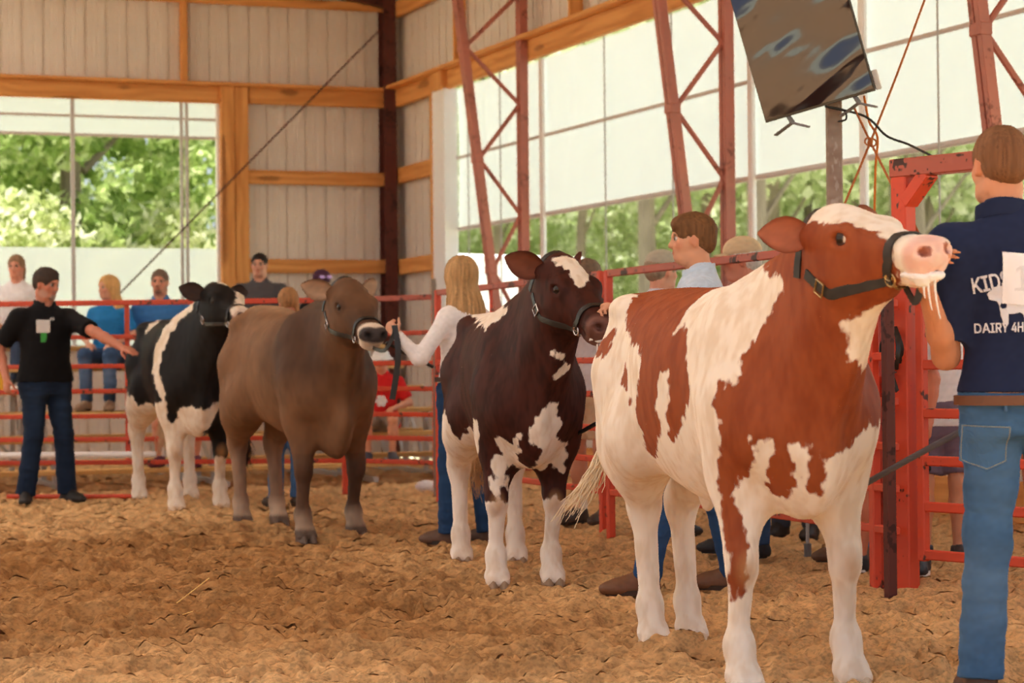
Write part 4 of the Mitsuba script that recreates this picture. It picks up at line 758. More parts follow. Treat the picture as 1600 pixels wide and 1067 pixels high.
SEEDS['c4'] = dict(d=_s('-281 -258 1159 -521 164 1315 611 -245 527 -487 285 1084 -25 -300 1085 620 -243 496 796 -151 765 633 -243 469 305 -273 894 -585 -299 1086 1158 -35 1469 1033 28 1046 -236 -271 1139 254 -261 1169 -445 228 1209 340 274 1099 -304 -272 1027 -137 287 1120 -95 -234 735 -299 273 1021 -15 259 770 990 63 1035 171 140 1297 -87 -301 995 339 273 920 -193 -244 771 932 -77 1498 292 273 879 1044 -4 1112 1044 -18 1140 1059 -34 1190 1053 -79 1472 336 -273 1105 668 -187 476 640 259 1021 1016 48 1038 227 274 1150 353 -274 930 -82 301 1000 925 -26 888 695 -175 1118 680 -201 1074 628 -232 300 156 -299 1097 1001 -90 1482 171 -140 1297 848 -17 645 716 -158 1140 726 -106 642 1018 -91 1469 826 -95 734 1277 62 1299 677 228 1028 911 114 1029 171 287 851 862 -33 688 636 -271 1000 727 -148 1168 902 -45 874 1276 32 1405 781 -149 739 -165 283 1126 150 301 1091 1211 10 1439 713 -135 669 913 -42 901 185 272 801 -466 217 1260 -487 263 1140 740 233 860 -482 -186 1300 73 276 804 692 -198 703 602 -246 566 -483 272 1117 748 -144 702 906 -35 850 866 -51 734 707 -117 645 185 -272 801 794 -189 826 1255 21 1413 877 -19 701 1182 -15 1448 749 -201 758 201 -258 1188 661 249 1013 1081 -78 1470 201 258 1188 1047 -50 1200 721 -201 729 754 -92 641 852 94 804 -193 -229 744 802 -85 676 756 -206 776 619 -267 734 -627 261 1152 204 273 1160 929 102 1028 -627 289 1095 922 -23 860 -137 -288 902 763 -145 715 -53 -299 1084 -291 254 1168 968 73 1028 773 -87 649 171 -279 818 -557 -267 1154 698 -219 1010 227 298 1000 -39 -253 762 -529 -295 1084 381 -278 972 801 -109 1336 -333 265 1056 367 275 944 652 -196 328 115 305 944 381 278 972 59 308 1000 -109 291 1112 199 -294 1098 367 279 1028 -123 -293 930 3 -303 1070 101 -307 1056 -361 276 986 731 -110 1336 227 293 930 -361 -239 1182 -347 -263 1056 143 -124 1303 -25 -304 1042 -291 275 1000 -291 -278 972 115 -292 860 787 197 860 -123 295 944 779 -202 815 199 294 1098 -249 -281 916 669 -196 374 887 45 790 -109 298 972 -543 -258 1173 758 221 860 759 -124 1238 353 278 1056 -319 279 972 -53 303 1028 101 281 818 1086 -4 1192 129 112 1307 101 -309 1028 101 298 888 157 -305 1056 -53 -303 1028 143 307 986 -249 -265 1154 633 -237 370 199 201 1257 -501 254 1168 -319 268 1042 1044 -33 1164 353 -278 1056 87 307 1056 -403 -237 1182 227 -298 1000 -95 -294 1098 115 309 1028 -431 233 1194 199 -235 1222 199 -292 888 325 -269 1126 905 -19 772 -179 -282 1126 59 -308 1000 -585 266 1154 902 31 790 -445 -223 1224 -515 -251 1182 325 265 1140 213 292 902 -501 -254 1168 3 303 1070 273 -272 856 101 -298 888 645 -210 566 863 77 798 -361 239 1182 171 279 818 -81 297 1084 273 272 856 825 -109 762 157 307 1014 -319 -250 1168 -403 237 1182 -151 -284 888 227 -291 916 -39 253 762 -165 -279 874 236 -273 1148 -137 290 916 -221 -281 930 129 -306 958 -501 168 1311 605 -249 608 -249 265 1154 129 -308 1042 213 -280 1140 1221 98 1281 -529 -154 1317 873 -55 775 641 -287 930 647 -265 776 829 -109 1322 689 -112 1336 17 -269 790 199 -247 1206 157 125 1303 806 -172 832 196 -287 864 -375 268 1028 199 -194 1263 929 -30 916 157 305 1056 129 -305 1070 31 -275 805 -333 275 986 607 -256 650 1133 94 1243 -347 -276 986 297 256 1167 200 289 873 887 -57 860 -614 -290 1099 606 -262 677 817 -154 832 549 -72 1382 17 272 799 257 272 842 -39 297 1098 635 -225 594 983 -100 1479 914 0 776 647 -234 384 297 -256 1167 634 -263 747 863 -76 800 818 156 860 -95 -299 972 807 -104 715 101 -304 930 -454 -201 1271 171 294 1112 -460 195 1280 -506 287 1092 1198 -5 1439 800 -97 693 241 295 1042 697 -204 1037 241 -295 1042 227 296 958 787 -116 1266 -330 245 1176 283 -276 888 1146 -52 1471 661 -266 804 311 -275 916 171 -294 1112 -334 -243 1181 -207 274 1141 596 -91 1371 -599 292 1098 752 -217 796 255 267 1154 -207 -274 1141 -502 -284 1097 212 300 1042 -529 253 1182 -319 -276 986 87 -281 818 199 282 1140 810 -137 776 -263 257 1170 708 -229 976 881 -38 748 656 -233 440 693 -187 1084 649 -210 538 1103 -77 1469 129 -308 986 815 -112 1294 227 -296 958 1151 70 1241 -173 -273 853 861 -45 706 1035 -92 1457 -474 181 1297 -165 -253 790 -11 298 1098 -501 -154 1312 -137 -228 732 655 -219 664 -557 293 1098 833 -46 660 825 -123 790 241 -272 829 783 -93 667 1287 48 1327 619 -239 552 661 -278 888 45 280 818 665 -272 846 846 -46 678 -361 -272 1003 692 -199 1056 212 -300 1042 624 -258 706 -263 -257 1170 367 -279 1014 633 -104 1355 1249 55 1296 73 -307 1056 941 -89 1480 854 -28 664 185 168 1282 -456 -214 1252 745 -136 1196 -25 -261 777 661 -104 1356 -557 -293 1098 1004 49 1021 -431 -226 1210 1226 9 1425 1102 7 1203 782 -135 725 -493 -273 1120 1144 51 1230 1029 -4 1070 1066 -41 1211 101 292 860 129 303 1084 845 111 832 796 -137 748 204 273 812 638 -230 352 -11 267 790 894 120 1014 -165 -225 734 3 -298 1098 185 -168 1282 674 -210 692 724 -119 657 666 -257 990 -109 -286 1130 -151 -270 832 -509 146 1315 -449 204 1261 633 -238 649 227 271 818 1282 36 1346 881 -26 720 1001 -103 1466 730 -209 749 745 -107 654 655 -206 510 79 301 909 630 -235 622 -81 -245 754 683 233 1010 -614 -270 1139 634 -227 328 204 -273 812 1031 8 1050 1035 -51 1182 819 -139 803 647 -280 958 -557 271 1144 747 -228 832 655 -205 346 254 -274 847 79 -301 909 -614 270 1139 744 -126 678 1031 -21 1119 1108 127 1255 1123 -74 1466 657 -233 412 -221 -268 1154 -221 268 1154 1024 28 1028 -165 -279 1140 853 -95 818 669 -206 465 -585 -271 1144 -67 251 762 -453 217 1245 101 287 838 59 -280 818 101 -287 838 634 -234 509 951 79 1016 1123 113 1252 339 276 944 -151 280 1140 269 -265 1154 87 304 930 1277 27 1378 1119 14 1215 918 -47 930 1138 27 1226 938 -15 902 129 -301 1093 -437 217 1232 -292 -248 1183 1240 9 1406 185 -209 1251 1076 -23 1200 311 -265 1140 798 183 873 835 -118 815 115 -112 1307 1170 -45 1452 129 131 1300 325 -277 1084 185 242 1214 703 255 888 834 130 846 325 277 1084 -543 126 1321 283 279 902 -75 301 979 674 271 873 -529 289 1099 673 -210 440 192 -301 1064 718 -164 1113 192 301 1064 185 270 1170 -319 271 1014 731 238 888 185 216 1244 115 307 972 31 307 1028 -137 -281 1140 774 208 873 157 153 1290 759 -107 1350 765 -216 846 59 306 1056 890 -47 832 185 -270 1170 237 287 902 674 -210 412 185 304 1042 -460 -181 1290 -25 305 1028 311 272 1116 255 293 1014 199 -288 1122 185 -304 1042 1027 -16 1098 -123 282 1140 -543 -126 1321 716 -209 999 31 -307 1028 157 -153 1290 654 -231 463 935 -9 877 353 -277 958 87 -308 1000 633 271 1001 143 -308 1014 17 300 1089 367 279 1000 87 308 1000 -333 -268 1028 892 -63 894 143 296 1112 -67 -302 986 353 278 972 918 -18 832 1260 18 1392 701 -209 721 101 -306 958 255 -293 1014 740 -147 1150 -312 -273 1007 3 306 1042 -109 292 916 -39 -293 1112 577 -75 1384 902 -59 916 829 -107 1350 3 -306 1042 689 -249 971 -347 267 1028 31 -307 1000 661 -279 916 -529 -264 1154 -143 -259 797 -529 264 1154 -81 292 1112 226 -287 889 619 -238 580 101 -303 1084 31 307 1000 227 282 1126 1052 -58 1225 199 283 846 87 -292 860 -53 303 1000 101 303 1084 45 -306 1056 1221 70 1279 -512 272 1132 311 277 930 -585 -289 1109 -109 -244 756 770 -122 695 325 -277 944 -67 -256 775 283 -281 916 913 -83 1476 297 266 1140 -11 -271 802 1068 -89 1447 73 285 832 917 14 803 -165 -240 762 787 -121 1238 915 102 1000 773 -128 1210 1023 -41 1142 732 -222 775 339 -280 1028 -472 -155 1304 -39 -304 1000 -137 -279 860 143 -292 1126 794 -189 860 -375 -226 1210 -347 227 1211 1185 -34 1420 867 83 832 -277 242 1198 926 14 846 1126 -61 1431 668 260 980 713 206 1014 115 -152 1290 325 281 1028 -95 -291 902 240 -284 1111 1013 -75 1210 857 -110 1294 670 -246 752 265 287 944 -417 -204 1246 1180 112 1276 59 294 874 157 -243 1215 45 305 958 703 -97 1378 968 53 986 -459 140 1306 -389 219 1221 270 -288 971 871 -107 1336 45 -305 958 1011 -108 1420 -25 284 1141 951 -23 958 3 285 845 3 -285 845 1234 10 1349 -100 -273 826 822 -147 882 73 122 1302 816 156 916 749 -201 958 988 -20 1024 -67 272 815 -487 -98 1323 -319 -217 1232 1105 -51 1256 720 -242 916 745 -168 1042 917 47 902 -404 166 1282 -249 -227 1226 941 -104 1419 -95 -259 1190 59 -288 1136 -179 246 1205 1184 10 1275 -179 -246 1205 787 -141 1098 787 -91 1415 45 -85 1314 115 261 1192 101 201 1257 903 -89 1000 -81 248 1207 -375 -143 1299 951 -79 1098 563 173 1271 1011 -94 1308 885 -113 1182 -482 186 616 -263 154 1292 689 107 1351 -95 112 1308 -221 -94 1316'), w=_s('-277 260 1154 339 -272 913 -516 -169 1314 -25 301 1078 805 -154 789 -347 -246 1166 258 258 1174 906 0 753 642 -274 804 821 146 829 101 301 908 325 272 903 45 271 791 731 -134 1220 -596 301 1078 -620 -259 1161 296 -271 874 865 -10 669 -155 -286 1118 -450 -231 1204 627 -287 966 1133 70 1229 49 -273 797 895 -14 734 -557 301 1078 -347 246 1166 -397 -273 1020 639 -287 883 832 125 818 -492 -288 1079 1305 47 1338 325 258 1160 1319 59 1321 -549 -301 1078 213 -272 1159 325 -258 1160 199 -153 1290 1121 42 1212 906 21 769 3 -259 768 -137 -216 714 682 -190 684 591 -261 637 73 -273 796 -179 -213 719 969 -88 1493 -397 273 1020 838 -94 762 -53 -243 744 650 -256 1014 863 -62 757 633 -291 902 577 -96 1363 681 -188 1104 1060 -21 1174 696 -231 993 -53 243 744 695 259 860 549 -88 1369 605 -108 1348 101 -301 908 -473 -220 1265 685 -220 1028 -610 259 1163 837 -106 790 955 88 1041 847 -60 706 310 271 889 731 -143 688 759 -119 1263 679 -242 1000 -231 273 1134 -165 -263 818 171 -289 860 647 -277 832 1294 37 1364 763 -215 818 1095 -62 1483 1095 113 1240 638 -244 440 -389 -276 1000 721 -186 715 1091 14 1184 682 -120 628 768 -205 792 -123 -290 1112 851 -92 794 808 -162 809 283 246 1191 741 -192 738 644 -222 636 818 -88 706 1249 84 1285 -492 192 1302 -53 300 1073 666 -200 661 1235 28 1434 1106 28 1198 1046 7 1091 1073 -6 1176 697 -134 656 822 -63 671 834 -62 687 825 -38 639 -389 276 1000 199 153 1290 -478 205 1288 647 -210 608 619 -234 342 -599 -260 1164 -605 -301 1077 648 -210 300 839 110 804 -109 -224 720 860 -72 776 -627 -293 1084 -529 299 1073 -487 -260 1149 635 -285 860 283 -246 1191 654 -190 549 635 -244 412 -521 245 1205 227 -298 1028 1305 42 1392 1109 98 1235 -473 -271 1112 -193 -252 790 -431 -238 1182 675 -213 1057 -193 -272 856 1303 62 1308 227 298 1028 815 -56 650 1186 6 1455 -557 261 1166 157 -307 986 -109 296 1084 -249 -281 958 -221 -279 902 395 279 1014 787 -113 1294 381 -276 944 773 210 846 -249 281 958 381 -278 1042 759 -111 1322 213 -177 1275 213 168 1281 -375 -265 1042 -291 280 958 -478 -205 1288 -221 -277 1126 866 66 776 213 -299 972 129 -304 930 129 292 860 171 -306 1014 -123 -297 972 633 -114 1336 241 -264 804 185 304 1014 -81 -302 1014 87 308 1028 622 -271 762 -521 -245 1205 715 248 860 213 -208 1250 -263 279 986 115 -281 818 297 268 860 213 -295 930 1166 -14 1464 1122 -55 1480 157 -284 832 -333 -279 972 659 -182 510 677 -182 426 -193 -285 930 -207 -218 726 717 -113 1322 -319 254 1154 605 -234 314 59 308 1028 605 -267 706 -543 250 1196 -277 -277 1000 213 264 790 -25 303 1056 885 0 706 143 306 958 213 246 1205 807 174 846 269 -267 832 255 266 818 -361 262 1056 -68 -300 1069 -543 -250 1196 -95 -299 1070 213 299 972 199 300 957 661 -113 1336 -319 -267 1056 716 -144 1196 185 293 888 129 -287 838 395 -279 1014 213 -264 790 -473 -280 1084 101 -277 804 1042 15 1071 207 301 1014 -179 -266 832 591 -252 594 339 -265 1140 683 -136 641 794 -77 656 -361 -281 972 -235 -279 860 -347 280 972 409 -281 986 -389 -242 1168 591 -266 664 213 215 1243 -543 154 1319 213 184 1270 -249 -282 888 213 234 1221 660 -182 356 17 263 776 675 -182 398 367 273 922 -207 -282 1112 -504 246 1192 129 287 838 311 -249 1182 -179 285 1111 -207 282 1112 -418 -243 1167 673 -182 454 325 -269 888 -305 -257 1153 353 -276 1084 1028 45 1056 -277 -281 944 3 256 761 207 -301 1014 353 276 1084 -319 -282 958 -221 283 944 157 284 832 199 -300 957 590 -271 692 -296 272 1042 675 -117 1321 339 268 1126 -571 -305 1070 -153 -288 915 87 271 788 409 281 986 -501 -182 1308 619 -296 930 655 -205 636 -501 293 1070 -459 227 1224 -389 242 1168 852 -66 734 311 249 1182 619 -284 986 -24 -247 747 -474 228 1239 -24 247 747 -516 -298 1069 -473 276 1099 -474 -228 1239 605 -246 482 655 -166 524 652 -194 581 701 -180 696 -418 243 1167 698 -106 628 1139 -28 1481 760 -183 747 -277 -276 1028 768 -191 766 171 -112 1309 31 -264 776 1286 47 1414 854 83 776 699 -162 1154 -213 -231 740 591 -248 538 -109 -299 1000 171 305 986 1255 35 1427 227 266 1168 129 -295 874 806 -47 631 835 -19 630 666 -243 1018 353 -268 1126 1058 11 1123 1025 -78 1485 143 -98 1312 241 -256 1183 935 106 1047 241 260 792 -277 276 1028 -175 -287 1106 665 -168 468 158 -275 803 129 302 916 -221 -283 958 129 281 818 619 -248 454 1067 -64 1484 731 -93 627 674 -185 1127 577 -261 621 -585 258 1173 648 -182 314 -137 296 972 1061 -9 1158 1004 -77 1497 668 -174 376 768 -164 738 765 -77 629 837 -78 724 381 278 1056 297 -265 846 185 125 1304 605 -275 748 -459 236 1196 1206 28 1451 -467 -231 1217 -277 -265 1140 -157 -203 699 -571 -258 1174 677 -181 665 353 270 902 621 -271 1016 791 -185 804 -333 284 958 -67 -232 725 -249 273 1122 -81 302 1028 367 -272 915 1319 70 1294 206 301 991 -109 299 1000 -300 259 1148 -73 301 1062 1002 62 1051 668 -203 1092 185 -296 902 791 -168 775 199 296 916 -496 -201 1300 158 275 803 850 9 642 -375 282 972 878 50 768 -151 291 1098 703 -153 1182 115 277 804 -500 -244 1196 206 -301 991 941 -66 1514 185 -125 1304 1078 108 1229 -264 -285 901 740 -163 711 -82 234 733 -477 288 1066 976 77 1049 233 -259 783 719 -170 702 -613 302 1067 283 264 832 346 259 1161 794 190 836 549 -103 1355 346 -259 1161 1079 13 1167 591 -247 510 599 -273 725 618 -244 385 -216 -244 757 -249 -273 1122 1305 53 1409 703 -154 678 1117 65 1216 836 106 782 -151 -291 1098 -179 -200 702 185 263 776 -627 -247 1182 611 -119 1329 -485 228 1266 893 10 725 -199 -287 953 918 118 1053 -459 268 1112 605 -296 958 213 140 1297 367 271 1112 -193 -259 809 670 -139 621 1291 75 1285 577 -250 566 325 267 874 -53 232 724 684 -151 654 -217 -258 786 381 -277 1070 739 232 832 786 -69 637 157 294 874 -137 -204 697 -95 300 1056 185 -263 776 667 -186 645 822 133 798 865 11 669 -405 270 1041 227 -160 1286 -543 306 1056 -333 -264 1084 -533 245 1224 213 -140 1297 -627 247 1182 -257 -286 860 157 -305 958 227 200 1256 605 -234 286 -123 -295 1084 809 164 818 731 -125 1252 227 -228 1227 255 248 1194 -151 -292 944 -459 -257 1142 129 -301 908 -533 -245 1224 -599 -307 1056 -459 257 1142 -295 -272 1056 -347 262 1084 367 -273 1104 757 221 832 -476 -246 1177 -417 -279 1014 227 -245 1204 521 -85 1367 59 -265 776 -151 292 944 619 -278 790 1319 40 1364 395 278 944 619 -292 874 778 -172 758 636 -228 272 -476 246 1177 -405 -270 1041 -537 -188 1315 654 -166 551 -445 243 1171 647 -168 342 -249 -281 986 681 -174 1146 129 298 888 269 -260 807 -543 -306 1056 -417 279 1014 -537 188 1315 891 34 758 -165 287 919 227 -193 1262 -571 309 1056 -473 -289 1056 -571 250 1196 1053 28 1098 -207 -275 874 -515 196 1309 658 -221 1070 1333 48 1341 -375 -261 1070 87 -266 776 617 -284 819 619 -247 426 -305 270 1070 -571 -250 1196 -193 -281 902 983 -74 1508 -333 -256 1140 1088 38 1174 409 -281 958 -151 -295 972 -277 268 1126 -83 -301 1043 -207 -268 832 353 -268 888 381 275 1084 1097 56 1194 699 -119 1303 -302 286 935 759 -115 1294 45 260 765 -221 284 972 1043 -61 1496 17 -251 748 -286 -286 921 339 -250 1182 339 250 1182 1347 66 1318 -389 -284 972 -207 -199 704 -81 -220 709 -39 -233 723 -347 254 1140 954 101 1069 577 -116 1338 268 -235 1211 703 -140 1224 -361 -252 1140 703 252 832 643 -247 1042 -389 262 1070 -346 -289 945 -249 281 1014 651 -196 272 129 -274 795 563 -270 650 647 -124 1308 423 284 958 157 302 930 157 -296 888 604 -299 903 650 -153 496 273 230 1217 1087 -35 1497 1173 31 1470 409 278 1042 -501 -236 1266 -445 275 1070 667 -103 602 -414 286 976 308 -230 1216 1144 8 1483 661 -153 412 227 251 762 1338 49 1399 308 230 1216 423 -279 1042 -123 -299 1042 1020 65 1087 -235 282 1084 -137 297 1056 806 -19 602 325 257 833 283 252 790 -235 -282 1084 409 -278 916 437 283 1014 740 -64 600 -431 -261 1113 255 168 1280 1235 70 1447 339 -260 849 867 39 706 143 261 764 451 -289 972 -193 290 1070 -403 253 1126 -248 -225 705 17 236 720 1354 104 1286 634 -125 536 633 -214 1127 577 -288 1009 -81 207 691 549 -282 720 -368 301 923 404 272 885 807 35 615 -613 311 1014 828 55 665 -501 305 1014 1050 67 1140 829 85 719 1291 112 1430 683 190 1107 409 -262 1154 297 211 706 143 -244 728 227 -233 723 -501 -306 1000 381 -112 608 297 -211 706 969 -14 1546 381 112 608 493 -130 1327 -273 -285 762 -594 -245 1262 -594 245 1262 549 -288 790 423 262 1154 577 -156 1280 640 -175 1203 768 191 766 535 -306 930 -109 -159 645 -330 -314 863 577 -260 1080 1396 112 1355 1305 164 1330 619 -246 198 -417 -310 902 -585 -310 972 31 -204 670 395 220 1253 395 -220 1253 646 257 747 -277 -140 659 227 161 628 227 -161 628 1130 134 1469 -599 274 682 -598 83 568 -473 303 734 -501 304 874 17 146 616 -495 -49 629 -399 -244 643 682 134 642 549 94 534 693 -163 81 -187 -20 560 -508 -301 769 -731 148 501 -592 -62 500 607 230 468 577 138 328 -700 84 356 584 133 167 -544 -210 580 -600 -59 328 661 132 24 -697 131 203 -554 -68 174 -618 126 58 -505 -46 23'))
SEEDS['c3'] = dict(d=_s('612 136 488 671 -147 639 723 -16 573 654 -184 426 612 150 519 725 -59 601 606 -98 496 861 102 831 849 -85 773 605 -128 1285 652 -137 441 603 -56 557 640 -116 546 640 -129 474 1002 93 1056 563 173 1248 849 -29 673 619 -97 1335 980 153 1126 650 -94 580 1170 186 1411 906 67 896 1041 88 1556 962 136 1078 641 -172 524 855 -53 720 652 -100 1314 942 92 985 625 -197 552 577 -100 1342 851 18 655 916 -9 832 656 -187 654 762 -70 632 926 161 1085 1035 126 1554 624 176 594 -473 149 1303 666 173 663 1036 48 1140 865 -60 767 624 114 1299 563 -195 1209 577 100 1342 535 103 1345 521 -104 1346 564 -211 1168 -469 -153 1299 990 123 1091 1025 183 1515 1112 74 1492 843 -51 693 -506 145 1315 891 -29 790 819 106 734 742 139 697 -343 -268 715 -247 -208 718 1136 102 1474 797 111 710 563 -173 1248 563 37 541 646 88 581 675 -177 679 954 167 1127 -437 -143 1287 635 -204 455 465 206 1238 763 -140 716 769 -6 586 922 124 1005 601 -242 692 640 -198 631 -25 169 1257 549 -102 1345 465 -206 1238 618 -208 594 891 92 898 -437 143 1287 423 207 1238 507 206 1224 507 -206 1224 1021 74 1069 1002 135 1122 816 -67 677 1053 215 1473 934 18 870 644 -125 412 629 116 552 1042 74 1126 1050 35 1528 915 178 1125 617 116 510 549 -263 790 899 169 1084 -165 -155 1271 661 -89 1337 -347 -291 776 617 116 468 626 -74 560 535 -219 1168 591 42 548 -347 -294 804 3 176 1250 1007 60 1031 709 164 700 602 -215 552 1019 25 1146 1021 49 1084 780 -114 700 610 -212 496 792 -14 603 1073 40 1510 602 -214 524 767 137 713 535 -211 1196 825 -103 750 627 79 558 687 -188 709 865 110 864 -529 -150 1319 640 -115 1287 -289 -235 705 965 69 977 820 121 759 1044 46 1167 750 -29 588 1005 151 1553 615 144 453 1142 204 1425 1194 185 1389 1158 102 1454 992 36 1017 628 -242 751 1017 102 1567 847 -97 804 934 38 896 423 -211 1227 789 -54 634 615 91 440 605 -218 426 923 -7 860 1135 74 1472 1031 107 1121 633 -207 426 600 166 426 -543 150 1321 -403 -300 818 591 -238 651 605 -262 818 601 -144 1261 -417 -154 1270 -179 155 1271 549 -238 622 586 66 426 625 192 617 -375 -299 818 593 155 1253 -347 -154 1269 -331 -237 678 -599 -292 818 866 -75 818 837 123 810 480 216 1211 -347 154 1269 31 -183 1243 630 -113 440 -501 -164 1309 661 106 1294 -571 -293 818 -151 176 1251 684 181 697 618 144 426 59 183 1243 -151 -176 1251 -226 -214 753 816 -11 621 31 183 1243 -417 154 1270 480 -216 1211 1176 116 1431 927 87 959 624 128 1271 600 181 555 1089 223 1456 593 175 524 577 -267 818 1191 130 1407 598 164 496 757 -51 609 609 -87 1356 906 108 952 899 126 973 605 -217 468 -193 -155 1271 -266 -230 723 617 -216 622 689 -94 1308 711 -185 726 640 193 643 758 -160 735 899 140 1001 59 -183 1243 1115 218 1439 -466 171 1287 1204 158 1389 806 -112 731 87 -183 1243 549 -223 1140 849 122 846 812 -48 650 821 135 790 689 -84 1335 1096 45 1490 1007 22 1112 657 196 678 894 -32 818 900 155 1041 581 -198 1185 1057 17 1505 591 -221 580 609 -89 521 981 46 986 629 -215 650 874 116 901 87 183 1243 577 -235 622 907 82 921 1026 59 1556 -321 -271 737 586 172 1232 590 -69 538 945 178 1149 586 -172 1232 987 163 1151 643 -242 776 844 -11 649 637 -254 818 605 197 595 798 127 734 -492 173 1302 926 59 918 -39 -189 1236 634 -231 720 -322 -285 790 734 162 716 1020 138 1145 656 -200 681 1026 18 1181 1055 75 1155 -25 189 1236 577 -82 1366 -317 -252 705 1161 214 1402 610 71 535 -445 -168 1270 581 54 520 626 -227 685 -95 -163 1264 -81 163 1264 581 -212 1143 630 -131 1262 1025 12 1524 607 88 496 549 50 511 934 -2 898 437 218 1210 -221 169 1257 -67 189 1236 -480 -185 1287 -235 -169 1257 1000 30 1056 507 -232 1140 647 -69 1379 -193 -214 793 813 -137 790 -540 -198 1300 -540 198 1300 -501 -286 860 745 -195 776 -336 -284 860 690 -113 1252 885 -52 874 1123 23 1445 978 -18 1157 1217 105 1350 1087 40 1218 845 -109 874 -445 192 1224 944 -13 1014 1206 241 1349 587 236 654 1164 56 1391 704 210 762 819 162 902 622 -268 888 648 -161 1182 -375 -191 1210 423 -233 1154 -431 -286 888 689 124 1224 815 175 1028 171 -196 1227 1011 -22 1448 171 196 1227 -585 -291 902 -123 -222 1182 772 -71 1321 59 230 1168 581 -240 1061 45 -230 1168 731 -49 1406 712 -228 874 610 248 748 -487 -214 1192 1123 144 1195 -151 236 1140 395 241 1102 975 -30 1280 -482 282 958 574 236 1080 -210 214 776 -332 253 944 1299 178 1288 283 -226 1143 -53 -231 818 -571 242 1163 722 -170 1032 829 -91 1168 185 253 1070 -52 -255 1041 -487 -285 1041 677 246 916 -25 257 1028 143 -259 1042 1274 251 1146 -53 231 818 222 -241 880 101 255 922'), w=_s('598 129 1287 615 -256 794 643 171 623 991 68 1006 -219 -196 733 880 -20 734 1080 200 1473 668 108 616 637 -192 483 643 -164 552 535 -197 1227 -269 -213 699 643 116 583 635 -204 397 619 46 563 1025 162 1537 626 -198 524 910 -8 804 616 159 552 838 110 780 655 138 615 -352 -283 740 643 102 1316 619 -109 468 706 -168 702 796 13 600 1155 130 1452 493 111 1339 883 89 873 1168 144 1433 493 -111 1339 1022 99 1098 612 150 393 -504 -136 1316 581 68 398 865 18 683 892 -16 757 1089 66 1512 -329 -211 658 672 -121 622 577 -145 1276 854 100 804 738 -156 714 658 -150 412 1184 158 1410 812 -91 706 -25 -162 1264 577 145 1276 756 -117 682 1058 60 1537 834 -85 734 1109 196 1457 717 140 682 -357 -240 672 824 26 628 1137 185 1444 629 -112 510 619 -112 1307 -304 -220 678 592 168 398 793 -72 658 927 141 1042 969 84 1001 776 -98 675 644 -164 496 563 -245 650 689 158 678 437 -201 1250 703 -38 579 983 91 1028 697 -129 657 656 -136 597 773 116 692 -403 -299 790 693 -153 675 -375 -299 790 605 -248 734 577 -262 790 -151 155 1271 609 85 398 -543 122 1323 624 116 426 916 49 874 605 -216 398 -543 -122 1323 -361 -218 653 642 -174 580 668 150 644 619 -110 398 1028 47 1113 975 108 1050 -585 -296 791 604 -253 763 653 -182 398 648 -136 566 577 -248 678 553 66 398 -361 -259 694 554 114 1328 1161 170 1430 17 -162 1263 -403 132 1290 868 -24 706 639 60 574 817 89 704 31 162 1263 829 43 651 622 116 398 647 -66 579 1031 74 1095 925 18 832 563 175 398 -557 -295 790 563 -119 1320 729 -79 623 -403 -132 1290 838 97 752 -613 -295 790 689 -67 597 1063 88 1541 653 -178 455 850 39 671 667 -97 603 591 -111 1321 657 -164 623 745 4 577 521 -124 1324 45 -162 1263 581 -128 1299 878 80 841 703 4 569 535 192 1238 1039 200 1490 751 -100 658 1135 130 1473 521 124 1324 669 82 601 -346 -192 645 747 120 678 577 117 1317 1115 102 1495 619 -38 570 -446 122 1303 549 -261 762 942 120 1027 634 144 580 -446 -122 1303 -179 132 1289 -179 -132 1289 653 -149 384 549 -159 1276 -347 -132 1290 3 154 1270 -361 132 1290 -375 -294 762 493 -196 1251 73 -162 1263 577 -252 706 521 -188 1252 549 159 1276 763 22 588 675 -39 576 689 116 639 -252 -189 696 1053 169 1515 642 -188 373 73 162 1263 -486 123 1314 731 -118 668 1053 144 1534 838 82 725 -375 -278 720 794 95 685 642 -135 524 605 107 1322 1062 116 1540 451 192 1266 865 39 699 801 36 618 -375 -132 1290 493 196 1251 535 -249 664 -305 -192 660 493 134 1319 703 -106 639 577 -258 762 -207 -132 1289 -515 108 1322 591 -107 398 -515 -108 1322 -431 -298 790 689 91 618 1099 175 1481 591 160 370 493 -134 1319 465 -119 1332 917 18 804 465 -191 1266 733 -139 692 465 119 1332 575 -211 398 905 2 772 855 89 776 883 4 720 -207 132 1289 912 44 846 614 130 373 619 -206 370 577 73 370 872 74 804 -481 -114 1315 577 -256 735 -277 -192 678 548 -254 693 -389 -251 676 -123 138 1284 1128 161 1467 633 -126 371 -123 -138 1284 675 46 582 -389 -192 636 519 86 398 -599 -298 748 522 157 398 -417 -291 748 -660 -283 794 -81 -105 1303 -81 105 1303 -501 -293 790 -543 -295 734 -361 -122 639 568 -127 328 516 82 300 -501 -233 634 -465 291 798 -698 -285 678 -352 277 726 -613 290 790 612 -199 194 -361 144 636 -785 -178 762 -511 -60 644 546 154 160 -753 200 790 -641 -192 555 -719 -29 734 -529 250 655 -840 -239 611 -767 -94 594 -693 236 640 664 -119 65 591 53 44 -542 87 589 -787 -214 457 -794 102 664 -968 -76 748 -698 51 539 -831 138 510 -761 -191 299 -717 67 379 -691 69 216 -724 -178 132 -626 59 62'))
